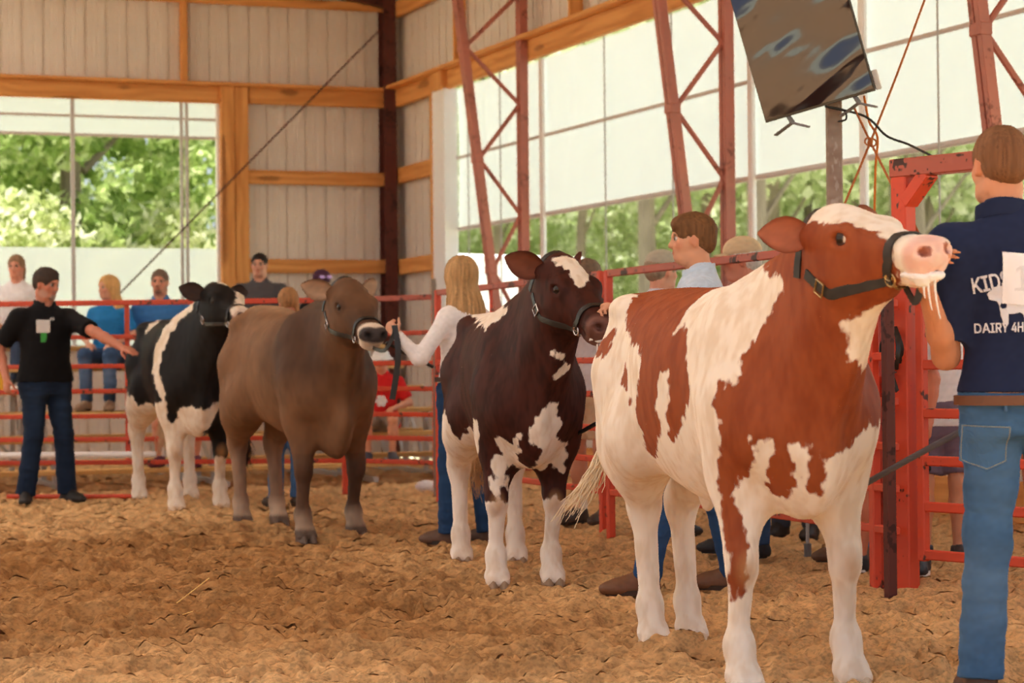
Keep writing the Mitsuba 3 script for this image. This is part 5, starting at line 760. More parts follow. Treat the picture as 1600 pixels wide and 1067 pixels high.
SEEDS['c1'] = dict(d=_s('869 -46 1387 620 140 1253 647 -243 763 633 116 1289 589 -284 930 1193 171 1444 381 -241 1108 1148 172 1471 493 -211 1227 697 -241 902 806 21 547 493 211 1227 -452 -171 1273 479 -142 1314 479 142 1314 607 -257 761 1400 215 1337 808 -101 728 1036 152 1526 865 53 712 -445 174 1263 381 241 1108 661 -100 1311 -296 -270 752 -299 -254 715 633 -116 1289 997 61 1551 610 -169 1214 783 -132 734 497 156 1300 658 -164 622 745 22 518 679 -196 706 507 -162 1292 606 -225 1085 1123 175 1481 485 -227 1188 643 -189 622 542 221 364 1414 171 1309 823 96 739 679 -150 650 703 -221 776 1302 130 1388 1375 107 1308 1291 102 1378 661 -248 972 409 242 1123 -529 -297 788 409 -242 1123 758 83 595 1400 121 1298 675 -248 944 -222 -205 749 760 93 621 1333 105 1336 670 -187 682 801 -38 1420 -253 -229 737 661 102 1304 507 139 368 -422 -59 1329 -319 154 1270 -403 -307 790 -308 -285 790 738 -143 699 -375 -306 790 577 -264 762 648 -245 1000 1025 60 1545 549 -266 762 339 -236 1112 465 -234 1168 1304 98 1350 -389 171 1245 745 -70 1350 787 144 748 451 136 1320 1049 74 1540 451 -136 1320 -25 208 762 693 -154 675 739 123 671 557 165 377 591 -282 901 627 -255 782 697 -199 727 -25 -208 762 634 -150 1224 809 -115 755 -462 161 1289 722 -226 832 640 -129 1259 808 136 770 717 -230 874 -444 188 1238 781 39 545 1101 164 1496 757 -148 722 498 184 1272 627 -171 1190 857 -37 1420 1410 205 1312 -283 -269 781 1078 116 1527 1407 158 1281 626 -185 1161 904 4 706 829 -80 734 1266 144 1411 -276 -248 734 -336 -298 804 829 -33 1431 605 -275 860 1221 144 1434 -239 -229 762 734 108 632 727 -214 790 493 -189 1267 851 67 739 652 -225 1032 465 -221 1210 549 -287 930 787 -63 1350 -499 -297 803 824 111 766 756 154 724 857 -52 1364 880 -32 720 713 -159 697 859 -50 719 899 -44 1377 829 -55 1364 -375 -171 1245 703 -86 1324 559 211 384 624 -198 1130 1347 106 1308 531 236 384 619 -265 818 -305 -154 1270 1375 242 1353 466 215 1225 761 64 566 899 -38 1406 -501 136 1313 647 127 1256 479 -165 1296 -487 -163 1303 653 -197 661 640 143 1231 479 202 1250 742 139 697 -487 163 1303 -458 -190 1252 661 112 1280 793 -140 758 717 -201 749 634 -224 1057 325 232 1126 1059 165 1511 466 -210 1237 657 -116 1275 1080 88 1528 892 39 727 -501 -136 1313 423 -237 1154 997 37 1541 1375 120 1280 1181 145 1460 534 141 385 1305 99 1322 -474 188 1279 479 173 1289 671 -229 1000 521 -284 930 689 -230 971 703 -233 930 1377 231 1322 746 46 538 1277 84 1364 -445 -194 1224 1151 145 1480 381 236 1140 -474 -188 1279 731 -80 1322 1124 145 1495 381 -236 1140 1082 145 1515 722 -226 902 1274 116 1401 770 -160 748 685 -102 1289 311 -231 1126 634 -210 1085 736 80 574 -291 -277 818 -389 -66 1326 535 -268 790 -417 193 1210 591 -266 790 423 237 1154 1048 38 1526 764 177 758 -543 -122 1321 -403 -197 1198 -375 -305 832 -585 -292 832 -202 -211 787 -277 -122 1297 -277 115 1301 1399 200 1271 -295 185 1231 -333 -66 1324 -81 220 804 -295 -185 1231 -81 -220 804 31 211 760 31 -211 760 -25 -229 819 -25 229 819 847 -82 790 688 -125 1223 774 -194 832 565 172 440 564 102 535 -502 215 1224 819 -137 818 793 178 818 899 -54 1308 255 243 1070 535 -279 860 908 -5 776 679 145 649 829 -68 1294 255 -243 1070 1305 120 1253 839 126 832 1236 76 1293 692 -155 1126 927 -11 1476 1217 61 1419 689 200 721 -529 -221 1224 521 241 468 -445 -291 888 983 -32 1392 241 226 1157 766 -170 964 1138 17 1474 -179 -176 1250 -179 176 1250 -277 247 930 578 237 1085 -311 -255 938 199 -220 1182 -551 297 938 -394 227 1093 -417 273 944 -477 -256 1107 1109 169 1214 237 241 906 237 -241 906 661 258 874 -585 -309 1000 -123 -248 958 1038 -14 1238 -67 253 972 895 -62 944 59 -257 958 -183 241 1103 -585 282 1103 794 179 986 101 259 1028 874 -85 1140 935 96 964 87 207 1210 -109 -242 1122 -25 -122 1293 -25 122 1293 971 169 1125'), w=_s('1412 144 1303 704 -229 805 451 -241 1134 535 -283 963 617 -145 1248 633 -267 859 890 18 675 -334 -294 776 689 -216 748 629 -243 1024 -53 198 744 717 -72 1355 1293 158 1396 1051 102 1541 606 -189 1182 696 -241 860 763 121 689 600 -214 1122 1226 172 1426 1262 171 1409 513 199 1244 770 -59 1372 759 105 650 647 -253 803 657 -215 706 775 19 526 718 -138 678 603 -201 1154 1377 215 1361 550 186 356 774 133 719 675 -85 1339 802 50 579 832 77 720 513 -199 1244 781 67 586 613 157 1232 806 120 745 611 -240 1048 630 -216 650 536 157 355 615 -130 1275 883 -22 692 693 -239 832 -278 -232 708 763 -127 702 1081 186 1490 563 -284 955 832 -69 706 635 -223 678 1053 130 1533 1408 186 1336 745 -36 1419 -467 -141 1300 624 -210 622 -445 -303 776 880 40 695 801 -54 1378 773 -43 1410 619 -275 888 -432 -174 1252 521 173 1276 339 238 1098 862 -42 692 -472 136 1304 508 233 357 1166 187 1452 -333 -154 1269 649 -258 831 -501 -299 776 522 -181 1266 -403 -172 1246 677 -252 916 1360 107 1337 -557 -299 776 -473 -301 776 437 -245 1112 605 132 1278 825 27 570 479 -239 1140 1347 217 1370 1025 88 1550 619 -277 916 507 -139 1312 647 -91 1336 673 -136 622 584 -227 1104 745 -124 679 700 -131 653 676 -252 888 667 -240 785 -317 -274 733 1411 126 1322 -239 -202 724 521 145 1303 586 -242 1065 635 -232 705 -305 -237 689 1393 156 1319 479 -119 1332 745 -58 1382 630 -192 595 367 -242 1084 563 -264 734 842 63 693 1203 195 1428 1320 115 1365 1109 200 1479 689 -74 1359 607 -253 734 367 242 1084 479 146 356 809 -88 697 588 -187 1207 395 245 1084 -417 -302 762 633 103 1318 -417 173 1247 -375 -301 762 535 -264 734 637 -239 734 805 105 720 648 -164 594 1025 130 1541 479 119 1332 717 18 512 1347 121 1359 508 -229 1169 -347 154 1269 881 -10 665 395 -245 1084 822 -1 559 788 -108 705 647 -265 888 802 64 607 591 -280 958 620 -258 1000 843 -55 678 1139 200 1466 591 -159 1248 523 216 341 1291 186 1392 591 159 1248 660 -257 860 521 -211 1213 859 50 678 534 -149 1294 1241 191 1412 633 -263 972 600 -256 1023 -323 -256 697 579 -217 1141 605 -117 1304 539 155 1286 605 117 1304 517 163 333 549 -278 986 521 -277 986 647 -263 944 1387 186 1360 1389 112 1336 662 -224 733 788 85 636 465 -244 1112 784 97 664 821 -72 678 745 -10 513 609 -211 594 799 -10 541 1320 158 1382 -347 -292 748 619 -275 944 507 125 1325 605 -229 637 1412 158 1344 773 -10 524 820 79 692 661 -76 1362 -259 -207 705 704 -62 1379 788 106 691 545 -186 1246 -375 -146 1276 -284 -213 685 578 -203 1183 -529 -298 748 545 186 1246 -389 146 1276 876 18 647 731 -117 653 -417 -147 1277 -333 -123 1297 -333 123 1297 603 -243 678 -417 -108 1308 -459 -297 741 577 -140 1283 -529 -71 1329 -431 117 1302 839 41 608 549 -243 1084 -616 -297 776 659 -123 579 464 225 357 1165 228 1419 711 -101 601 660 19 515 535 -102 1344 451 -252 1056 591 -87 1356 480 225 299 -585 -300 720 567 18 543 689 -41 520 802 -55 593 -243 -142 686 -361 -220 651 535 -233 608 451 156 286 617 -189 510 -700 -267 776 480 17 589 -508 -255 643 -303 281 775 -543 292 776 494 -122 538 611 117 193 -375 -66 663 -698 259 776 -303 158 659 605 -91 384 311 18 592 436 245 146 -697 -274 608 -785 -122 776 -528 -93 624 -431 258 665 563 -107 230 -680 -29 695 -778 116 776 -585 271 622 -683 -117 561 -839 -191 635 503 149 34 676 150 48 -445 84 645 -747 196 636 605 -82 76 385 -200 243 -766 -232 469 -598 76 593 382 -200 76 -650 219 482 -977 6 776 -733 -192 314 -627 144 342 -725 -235 160 -590 149 185 -647 -156 42 -534 122 34'))
def seed_field(q, name):
    """Signed distance into the coloured patches, from labelled points on the animal's own skin."""
    if name not in SEEDS: return np.full(len(q), .05)
    s = SEEDS[name]; a = np.array(s['d'], float).reshape(-1, 3)/1000; b = np.array(s['w'], float).reshape(-1, 3)/1000
    da, db = cKDTree(a).query(q, k=4)[0], cKDTree(b).query(q, k=4)[0]
    wa = lambda d: 1/np.mean(1/(d+.004), 1)
    return np.clip((wa(db)-wa(da))/2, -.1, .1)
def muzzle_mask(loc, c, R):
    q = (loc-np.array(c['poll']))@R/c.get('head', 1)
    m = np.clip((q[:, 0]-.40)/.035, 0, 1)*np.clip((.16-np.abs(q[:, 1]))/.02, 0, 1)*np.clip((q[:, 2]+.14)/.03, 0, 1)*(q[:, 0] < .6)
    return q, m
def coat_patch(name, mz=.9):
    def f(loc, n, c, H, R):
        fld = seed_field(loc, name); q, m = muzzle_mask(loc, c, R)
        nz = (meshkit.fbm(loc*22, 3, 4)-.5)
        m2 = np.clip(m*mz*(1+nz*1.6), 0, 1)*c.get('muzzle', 1)
        for s in (1, -1):                                            # inside of the nostrils
            dn = np.linalg.norm((q-[.474, s*.043, .014])/[.03, .02, .02], axis=1); m2 = np.where(dn < .9, np.minimum(m2, .2), m2); fld = np.where(dn < 1.0, .1, fld)
        for key in ('rf', 'lf'):                                        # stained knees
            fx, fy = c['feet'][key]; dk = np.linalg.norm((loc-[.5*fx+.29+.06, .75*fy+(.0375 if fy > 0 else -.0375), .40])/[.06, .05, .075], axis=1); m2 = m2-.75*np.clip(1-dk, 0, 1)*(m2 < .01)
        return np.c_[fld, m2], None
    return f
def coat_brown(loc, n, c, H, R):
    base, dark, light, leg = map(lambda x: np.array(s2l(x)), ((124, 90, 64), (74, 50, 36), (206, 186, 164), (94, 68, 52)))
    z = loc[:, 2]; nz = meshkit.fbm(loc*[5, 5, 3], 3, 4)-.5
    col = np.broadcast_to(base, loc.shape).copy()
    mixw = lambda col, b, t: col*(1-t[:, None])+b*t[:, None]
    q, m = muzzle_mask(loc, c, R)
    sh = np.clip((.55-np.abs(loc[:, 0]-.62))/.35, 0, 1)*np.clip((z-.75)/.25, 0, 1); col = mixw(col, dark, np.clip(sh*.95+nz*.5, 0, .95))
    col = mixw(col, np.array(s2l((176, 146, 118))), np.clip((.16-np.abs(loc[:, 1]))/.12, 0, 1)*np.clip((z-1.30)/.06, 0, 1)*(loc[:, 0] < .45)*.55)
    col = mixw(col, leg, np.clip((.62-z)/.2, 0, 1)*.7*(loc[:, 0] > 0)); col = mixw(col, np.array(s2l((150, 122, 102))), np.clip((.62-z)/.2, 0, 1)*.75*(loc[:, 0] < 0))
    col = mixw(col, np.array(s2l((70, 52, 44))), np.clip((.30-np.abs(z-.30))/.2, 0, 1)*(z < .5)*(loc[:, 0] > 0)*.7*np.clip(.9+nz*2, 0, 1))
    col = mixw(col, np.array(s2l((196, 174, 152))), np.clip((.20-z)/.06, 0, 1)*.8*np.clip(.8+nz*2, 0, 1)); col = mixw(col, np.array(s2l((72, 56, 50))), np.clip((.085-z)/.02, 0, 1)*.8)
    hd = np.clip((q[:, 0]+.1)/.1, 0, 1)*(np.abs(q[:, 1]) < .16)*(q[:, 2] > -.2)*(q[:, 0] < .6)
    col = mixw(col, np.array(s2l((104, 76, 57))), hd*.85)
    col = mixw(col, np.array(s2l((58, 44, 37))), hd*np.clip((q[:, 0]-.2)/.1, 0, 1)*.6)
    col = mixw(col, np.array(s2l((214, 200, 184))), np.clip((q[:, 0]-.385)/.02, 0, 1)*hd)                           # pale muzzle ring
    nose = np.clip((q[:, 0]-.445+.25*np.abs(q[:, 1]))/.012, 0, 1)*np.clip((q[:, 2]+.035)/.012, 0, 1)*hd; col = mixw(col, np.array(s2l((72, 66, 66))), nose)
    for s in (1, -1):
        dn = np.linalg.norm((q-[.474, s*.043, .014])/[.03, .02, .02], axis=1); col = mixw(col, np.array(s2l((24, 20, 20))), np.clip(1.3-dn, 0, 1)**.5)
        de = np.linalg.norm((q-[.166, s*.105, .04])/[.055, .05, .045], axis=1); col = mixw(col, np.array(s2l((56, 38, 30))), np.clip(1.2-de, 0, 1)*hd)
    n2 = meshkit.fbm(loc*[26, 26, 10], 3, 14)-.5
    return np.c_[np.zeros(len(loc)), np.zeros(len(loc))], col*(1+.45*nz+.55*n2)[:, None]
EARS_OUT = (((-.75, .8, .0), (.5, .8, .2)), ((-.35, -1, .18), (.9, -.3, .2)))
COWS = {
 'c4': dict(ear=.90, gaze=(-.22, -.95, .0), ear_cols=((126, 60, 36), (168, 100, 74)), loc=(3.546, 7.022), yaw=-1.6808, scale=1.0, feet=dict(rf=(.637, -.204), lf=(.588, .185), rh=(-.582, -.097), lh=(-.70, .092)), head_rot=(.30, -.12, .12), poll=(.95, 0.002, 1.422), head=.95,
            ears=(((-.25, 1, .30), (.8, .2, .3)), ((-.35, -1, .16), (1, -.3, .25))), bsdf='m_redwhite', coat=coat_patch('c4'), muzzle=.8,
            tail=[(-.88, 0, 1.27), (-.96, -.02, 1.12), (-.97, -.08, .90), (-.95, -.14, .74)], switch=[(-.95, -.14, .78), (-.96, -.18, .66), (-.97, -.25, .54), (-.98, -.33, .43)], switch_col=(232, 216, 188), brisket=.58, width=.95, extra=[Ell((-.22, .0, .575), (.045, .026, .050), k=.05)], hoof=(206, 186, 160), iris=.62, lid=(60, 30, 22)),
 'c3': dict(ear_cols=((74, 36, 27), (120, 70, 52)), loc=(4.087, 10.48), yaw=-1.8117, scale=1.0, feet=dict(rf=(.60, -.165), lf=(.53, .11), rh=(-.77, -.185), lh=(-.70, .10)), head_rot=(.42, -.55, 0), poll=(.97, .09, 1.45), head=.98, width=.80,
            ears=EARS_OUT, bsdf='m_mahogany', coat=coat_patch('c3'), muzzle=.55, tail=[(-.88, 0, 1.27), (-.98, -.03, 1.05), (-1.0, -.06, .85), (-.98, -.07, .66)], nsw=130, switch=[(-.98, -.07, .72), (-.99, -.07, .56), (-.98, -.065, .44), (-.98, -.06, .31)], switch_col=(196, 160, 120), brisket=.60, hoof=(150, 124, 100)),
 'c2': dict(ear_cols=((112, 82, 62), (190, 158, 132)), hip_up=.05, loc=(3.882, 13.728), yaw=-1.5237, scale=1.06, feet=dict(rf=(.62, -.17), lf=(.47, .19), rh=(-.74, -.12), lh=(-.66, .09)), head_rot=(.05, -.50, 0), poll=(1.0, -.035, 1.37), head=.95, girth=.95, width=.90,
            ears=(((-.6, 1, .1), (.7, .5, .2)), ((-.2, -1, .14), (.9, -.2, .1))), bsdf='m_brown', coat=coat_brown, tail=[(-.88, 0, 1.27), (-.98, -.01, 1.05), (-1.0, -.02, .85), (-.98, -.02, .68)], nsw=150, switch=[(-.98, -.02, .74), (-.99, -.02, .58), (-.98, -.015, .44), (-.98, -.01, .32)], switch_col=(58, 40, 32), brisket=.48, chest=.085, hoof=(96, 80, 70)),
 'c1': dict(ear_cols=((28, 24, 24), (70, 56, 52)), loc=(3.87, 16.935), yaw=-1.6284, scale=1.08, feet=dict(rf=(.59, -.14), lf=(.42, .20), rh=(-.74, -.19), lh=(-.62, .17)), head_rot=(.26, -.28, 0), poll=(.98, .085, 1.43), head=.95, width=.84, girth=.95,
            ears=(((-.2, 1, .1), (.9, .1, .2)), ((-.3, -1, .25), (.9, -.1, .2))), bsdf='m_blackwhite', coat=coat_patch('c1'), muzzle=.5, tail=[(-.88, 0, 1.27), (-.98, .0, 1.05), (-1.0, .02, .85), (-.98, .03, .72)], switch=[(-.98, .03, .76), (-.99, .03, .6), (-.98, .04, .45), (-.98, .05, .3)], switch_col=(226, 204, 170), brisket=.52, hoof=(206, 180, 150)),
}
CLAB = {'c4': 'large red and white cow in front with its head raised beside the boy in navy', 'c3': 'dark mahogany and white cow between the blonde woman and the red and white cow',
        'c2': 'plain brown cow with a pale muzzle, third from the front of the line', 'c1': 'black and white cow at the back of the line, beside the man in black'}
HERD = {}
for _k, _h in (('c4', .0098), ('c3', .011), ('c2', .013), ('c1', .0145)):
    HERD[_k] = build_cow('cow', COWS[_k], CLAB[_k], _h*HQ)
# ---------------------------------------------------------------- people
def hand_prims(w, d, n, k, curl=.4, side=1, spread=.10, thumb=.6):
    """Palm, four bent fingers and a thumb. w wrist, d towards the fingers, n the way the palm faces, side: +1 thumb on the n x d side."""
    d = unit(d); n = np.asarray(n, float); n = unit(n-(n@d)*d); a = np.cross(n, d)*side; P = []
    w = np.asarray(w, float)
    P.append(Cone(w+d*.015*k, w+d*.075*k, .030*k, .036*k, .02, n, .50))
    P.append(Cone(w+d*.03*k+a*.02*k, w+d*.08*k+a*.022*k, .016*k, .012*k, .012)); P.append(Cone(w+d*.03*k-a*.02*k, w+d*.075*k-a*.026*k, .015*k, .012*k, .012))
    for i, (o, L, r) in enumerate(((.028, .070, .0092), (.0095, .079, .0095), (-.0095, .073, .0092), (-.027, .058, .0082))):
        b = w+d*(.088-.004*abs(i-1))*k+a*o*k; q = d+a*o*spread*12; q = unit(q); ang = 0; p = b-d*.012*k
        for seg, (f, c) in enumerate(((.46, .9), (.30, 1.15), (.24, .75))):
            ang += curl*c*(1+.08*i); v = unit(math.cos(ang)*q+math.sin(ang)*n); e = p+v*L*f*k*(1.15 if seg == 0 else 1); P.append(Cone(p, e, r*k*(1-.10*seg), r*k*(.93-.12*seg), .0035)); p = e
    t0 = w+d*.022*k+a*.026*k; v1 = unit(d*.55+a*.75+n*.45*thumb); t1 = t0+v1*.042*k; v2 = unit(d*.8+a*(.45-.5*thumb)+n*.75*thumb); t2 = t1+v2*.032*k; t3 = t2+unit(v2+n*.4*curl)*.026*k
    P += [Cone(t0, t1, .0145*k, .0115*k, .008), Cone(t1, t2, .0112*k, .0100*k, .003), Cone(t2, t3, .0098*k, .0082*k, .003)]
    return P
def head_prims(c, R, k, fem=False, beard=False):
    H = lambda x, y, z: np.asarray(c)+R@(np.array([x, y, z])*k)
    f = .95 if fem else 1.0
    P = [Ell(H(-.015, 0, .030), np.array((.096, .074, .088))*k, R, k=.03), Ell(H(.018, 0, -.030), np.array((.066, .060*f, .080))*k, R, k=.03), Ell(H(.045, 0, -.082), np.array((.034, .034*f, .026))*k, R, k=.03),
         Cone(H(-.035, .040, -.070), H(.035, .030, -.088), .022*k, .020*k, .03), Cone(H(-.035, -.040, -.070), H(.035, -.030, -.088), .022*k, .020*k, .03),
         Cone(H(.072, .028, .026), H(.076, 0, .022), .012*k, .012*k, .018), Cone(H(.072, -.028, .026), H(.076, 0, .022), .012*k, .012*k, .018),
         Cone(H(.078, 0, .012), H(.098, 0, -.026), .0085*k, .0125*k, .014), Ell(H(.090, .012, -.029), np.array((.011, .009, .008))*k, R, k=.006), Ell(H(.090, -.012, -.029), np.array((.011, .009, .008))*k, R, k=.006),
         Ell(H(.074, 0, -.052), np.array((.016, .024, .0065))*k, R, k=.006), Ell(H(.071, 0, -.064), np.array((.016, .021, .008))*k, R, k=.006), Ell(H(.050, .038, -.022), np.array((.024, .02, .022))*k, R, k=.02), Ell(H(.050, -.038, -.022), np.array((.024, .02, .022))*k, R, k=.02)]
    for s in (1, -1):
        P.append(Ell(H(.080, s*.031, .006), np.array((.016, .017, .011))*k, R, k=.010, sub=True))
        P.append(Ell(H(-.012, s*.076, -.006), np.array((.018, .010, .031))*k, R@rot(s*.35), k=.008)); P.append(Ell(H(-.006, s*.086, -.002), np.array((.009, .006, .017))*k, R@rot(s*.35), k=.005, sub=True))
    return P, H
SKIN = (206, 150, 122)
class Pose: pass
def person(label, loc, yaw, height, skin=SKIN, shirt=(90, 90, 90), pants=(60, 80, 110), shoes=(50, 42, 38), hair=(70, 50, 36), hair_kind='short', sleeve='short', head=(0, 0, 0), lean=(0, 0), arms=None, legs=None, sit=None, h=.011, fem=False, bulk=1.0,
           shorts=False, cap=None, belt=None, hem=None, collar=False, boots=False, group=None, eyes=True, beard=None, flare=0.0, fade=None, socks=None, hands=None, name='person', tuck=False, belly=0.0, waist=1.035, sleeve_f=.80):
    key = thing(name, label, 'person', group); k = height/1.75; o = Pose(); o.key, o.k, o.keys = key, k, {}
    cy, sy = math.cos(yaw), math.sin(yaw); M = np.array([[cy, -sy, 0], [sy, cy, 0], [0, 0, 1]]); T0 = np.array([loc[0], loc[1], loc[2] if len(loc) > 2 else 0.0])
    W = lambda q: np.asarray(q, float)@M.T+T0
    Li = lambda w: (np.asarray(w, float)-T0)@M
    o.W, o.Li, o.M = W, Li, M
    hipz = sit if sit is not None else .93*k
    lx, ly = lean; up = lambda z: np.array([lx*(z-hipz/k)/.6, ly*(z-hipz/k)/.6, 0])*k if True else 0
    zoff = hipz-.93*k
    J = lambda x, y, z: np.array([x*k, y*k, z*k+zoff])+np.array([lx, ly, 0])*k*max(0, (z-.93)/.6)
    b = bulk
    sh = {s: J(-.01, s*.180*(.90 if fem else 1)*(.5+.5*b), 1.375) for s in (1, -1)}; hip = {s: np.array([0, s*.088*k, hipz]) for s in (1, -1)}
    # limbs
    A = {}
    for s, nm in ((1, 'L'), (-1, 'R')):
        a = (arms or {}).get(nm)
        if a is None: el, wr = sh[s]+np.array([-.03, s*.045, -.27])*k, sh[s]+np.array([.05, s*.05, -.51])*k
        else: el, wr = np.asarray(a[0], float), np.asarray(a[1], float)
        hd, hn, cu = ((hands or {}).get(nm) or ((wr-el), (.3, -s*1.0, 0), .35)); A[s] = (el, wr, np.asarray(hd, float), np.asarray(hn, float), cu)
    Lg = {}
    for s, nm in ((1, 'L'), (-1, 'R')):
        l = (legs or {}).get(nm)
        if l is not None: kn, an = np.asarray(l[0], float), np.asarray(l[1], float)
        elif sit is not None: kn = np.array([.43*k, s*.12*k, hipz+.03]); an = np.array([.40*k, s*.11*k, kn[2]-.41*k])
        else: kn, an = np.array([.02*k, s*.10*k, .50*k]), np.array([-.01*k, s*.105*k, .085*k])
        ft = unit(l[2]) if l is not None and len(l) > 2 else unit((1, s*.2, 0)); Lg[s] = (kn, an, ft)
    hr = rot(*head); neck = J(0, 0, 1.47); hc = neck+np.array([.020, 0, .145])*k+hr@np.array([.012, 0, .01])*k
    # the body
    P, Hf = head_prims(hc, hr, k, fem)
    wq = .92 if fem else 1.0
    def torso(g):
        st = [(.84, 0, .0, .155, .10, .12, 2.3), (.93, 0, 0, .165*(1.04 if fem else 1), .105, .125, 2.3), (1.05, 0, 0, .140*wq*(.7+.3*b), .095+belly, .10, 2.2), (1.18, 0, 0, .150*wq*(.8+.2*b), .105+belly*.7, .105, 2.2), (1.31, 0, 0, .168*wq, .115+(.012 if fem else 0), .11, 2.3), (1.375, 0, 0, .155*wq, .095, .105, 2.2), (1.43, 0, 0, .112*wq, .070, .088, 2.0), (1.465, 0, 0, .070, .048, .066, 2), (1.50, 0, 0, .05, .035, .05, 2)]
        # loft along z: x of the loft = up, y = left, z = forward
        dirz = unit(J(0, 0, 1.5)-J(0, 0, .93)); R = np.c_[dirz, np.array([0, 1.0, 0]), np.cross(dirz, (0, 1.0, 0))*1.0]
        R[:, 2] = np.cross(R[:, 0], R[:, 1])
        if R[0, 2] < 0: R[:, 2] *= -1
        rows = [((z-.93)*k, y, 0, (w*b**.6+g/k)*k, (u*b**.8)*k+g, (d*b**.8)*k+g, n) for z, y, _, w, u, d, n in st]
        return Loft(rows, (0, 0, hipz), R, k=.04)
    P += [torso(0), Cone(neck-[0.012, 0, .03*k], hc+hr@np.array([-.026, 0, -.04])*k, .058*k*(.86 if fem else 1)*b**.5, .049*k*(.86 if fem else 1)*b**.5, .03)]
    for s in (1, -1):
        el, wr, hd, hn, cu = A[s]; r = (.82 if fem else 1)*k*(.8+.2*b)
        P += [Cone(J(-.01, s*.08, 1.40), sh[s], .052*k, .054*r, .05), Cone(sh[s], el, .051*r, .038*r, .03), Cone(el, el+(wr-el)*.35, .038*r, .037*r, .03), Cone(el+(wr-el)*.3, wr, .037*r, .025*r, .02)]
        P += hand_prims(wr-unit(wr-el)*.005, hd, hn, k*(.9 if fem else 1), cu, s)
        kn, an, ft = Lg[s]; q = (.8+.2*b)
        P += [Cone(hip[s], kn, .086*k*q, .052*k, .06), Cone(kn, kn+(an-kn)*.4, .051*k, .048*k, .03), Cone(kn+(an-kn)*.35, an, .049*k, .036*k, .03), *([Ell(kn+(an-kn)*.28+np.array([-.02, 0, 0])*k, np.array((.05, .05, .1))*k, k=.03)] if shorts else []), Cone(an, an+ft*.06*k-[0, 0, .03*k], .036*k, .03*k, .02)]
    m = nets(P, h); v = np.array(m.vertices)
    sk = np.array(s2l(skin)); col = np.broadcast_to(sk, v.shape).copy(); col *= (.92+.16*meshkit.fbm(v*30, 3, 5))[:, None]
    ql = (v-hc)@hr/k
    def paint(c, r, rgb, a=1.0, soft=.35):
        t = np.clip((1-np.sqrt((((ql-np.array(c))/np.array(r))**2).sum(1)))/soft, 0, 1)*a; col[:] = col*(1-t[:, None])+np.array(s2l(rgb))*t[:, None]
    lip = np.array(skin)*[.86, .62, .60]; paint((.082, 0, -.058), (.03, .026, .014), lip, .8)
    for s in (1, -1):
        paint((.072, s*.032, .024), (.03, .022, .006), np.array(hair)*.8, .8); paint((.055, s*.042, -.024), (.04, .028, .026), np.array(skin)*[1.0, .82, .78], .45); paint((-.01, s*.08, -.006), (.03, .02, .036), np.array(skin)*[1.0, .86, .82], .5)
        if eyes: paint((.074, s*.031, .006), (.02, .018, .010), np.array(skin)*.62, .6)
    if beard: paint((.065, 0, -.085), (.045, .042, .030), beard, .7); paint((.085, 0, -.043), (.03, .030, .008), beard, .5); paint((.02, .058, -.065), (.05, .03, .04), beard, .35); paint((.02, -.058, -.065), (.05, .03, .04), beard, .35)
    add('body', trimesh.Trimesh(W(v), m.faces, process=False), 'm_skin', key, smooth=True, color=col)
    if eyes:
        for s in (1, -1):
            e = trimesh.creation.icosphere(2, .0125*k); ev = np.array(e.vertices); cz = (ev/np.linalg.norm(ev, axis=1)[:, None])@hr@np.array([1, 0, 0]); ec = np.where(cz[:, None] > .52, s2l((44, 32, 27)), s2l((196, 184, 176)))
            add('eye', trimesh.Trimesh(W(ev+Hf(.0700, s*.031, .006)), e.faces, process=False), 'm_gloss', key, smooth=True, color=ec)
    def cloth(nm, prims, rgb, hh, wr=.0, fr=(9, 9, 9), colfn=None, mt='m_cloth', lab=None, sm=1, offs=0.0):
        mm = nets(prims, hh); mm = relax(mm, sm) if sm else mm; vv = np.array(mm.vertices); nn = vnormals(mm)
        if wr: vv = vv+nn*(wr*(np.abs(meshkit.fbm(vv*fr, 3, 7)-.5)*2.2-.35))[:, None]
        c = np.broadcast_to(np.array(s2l(rgb)), vv.shape)*(.86+.28*meshkit.fbm(vv*[60, 60, 60], 2, 3))[:, None]
        if colfn is not None: c = colfn(vv, nn, c)
        o.keys[nm] = add(nm, trimesh.Trimesh(W(vv), mm.faces, process=False), mt, key, smooth=True, color=c, label=lab); return vv, nn, mm
    # shirt
    z0 = (hem if hem is not None else .86)*k+zoff
    S = [torso(.016 if not boots else .018)]
    for s in (1, -1):
        el, wr, *_ = A[s]; r = (.82 if fem else 1)*k*(.8+.2*b)
        S.append(Cone(J(-.01, s*.08, 1.395), sh[s], .063*k, .068*r, .05)); S.append(Cone(hip[s]+np.array([0, 0, -.03])*k, hip[s]+np.array([0, 0, .14])*k, .117*k*b**.6, .080*k*b**.6, .04))
        if sleeve == 'long': S += [Cone(sh[s], el, .070*r, .060*r, .04), Cone(el, wr+(wr-el)*.0, .058*r, .043*r, .03, fl='b')]
        elif sleeve == 'short': e2 = sh[s]+(el-sh[s])*sleeve_f; S += [Cone(sh[s], e2, .072*r, .068*r, .04, fl='b')]
        elif sleeve == 'tank': pass
    S.append(Cone(J(0, 0, 1.40), J(-.006, 0, 1.478), .098*k, .070*k*(.9 if fem else 1), .03)); S.append(Cut((0, 0, z0), (0, 0, -1)))
    S.append(Ell(J(.050, 0, 1.545), np.array((.068, .060, .085))*k, k=.01, sub=True))
    o.shirt = cloth('shirt', S, shirt, h, .011*k, (7, 7, 5))
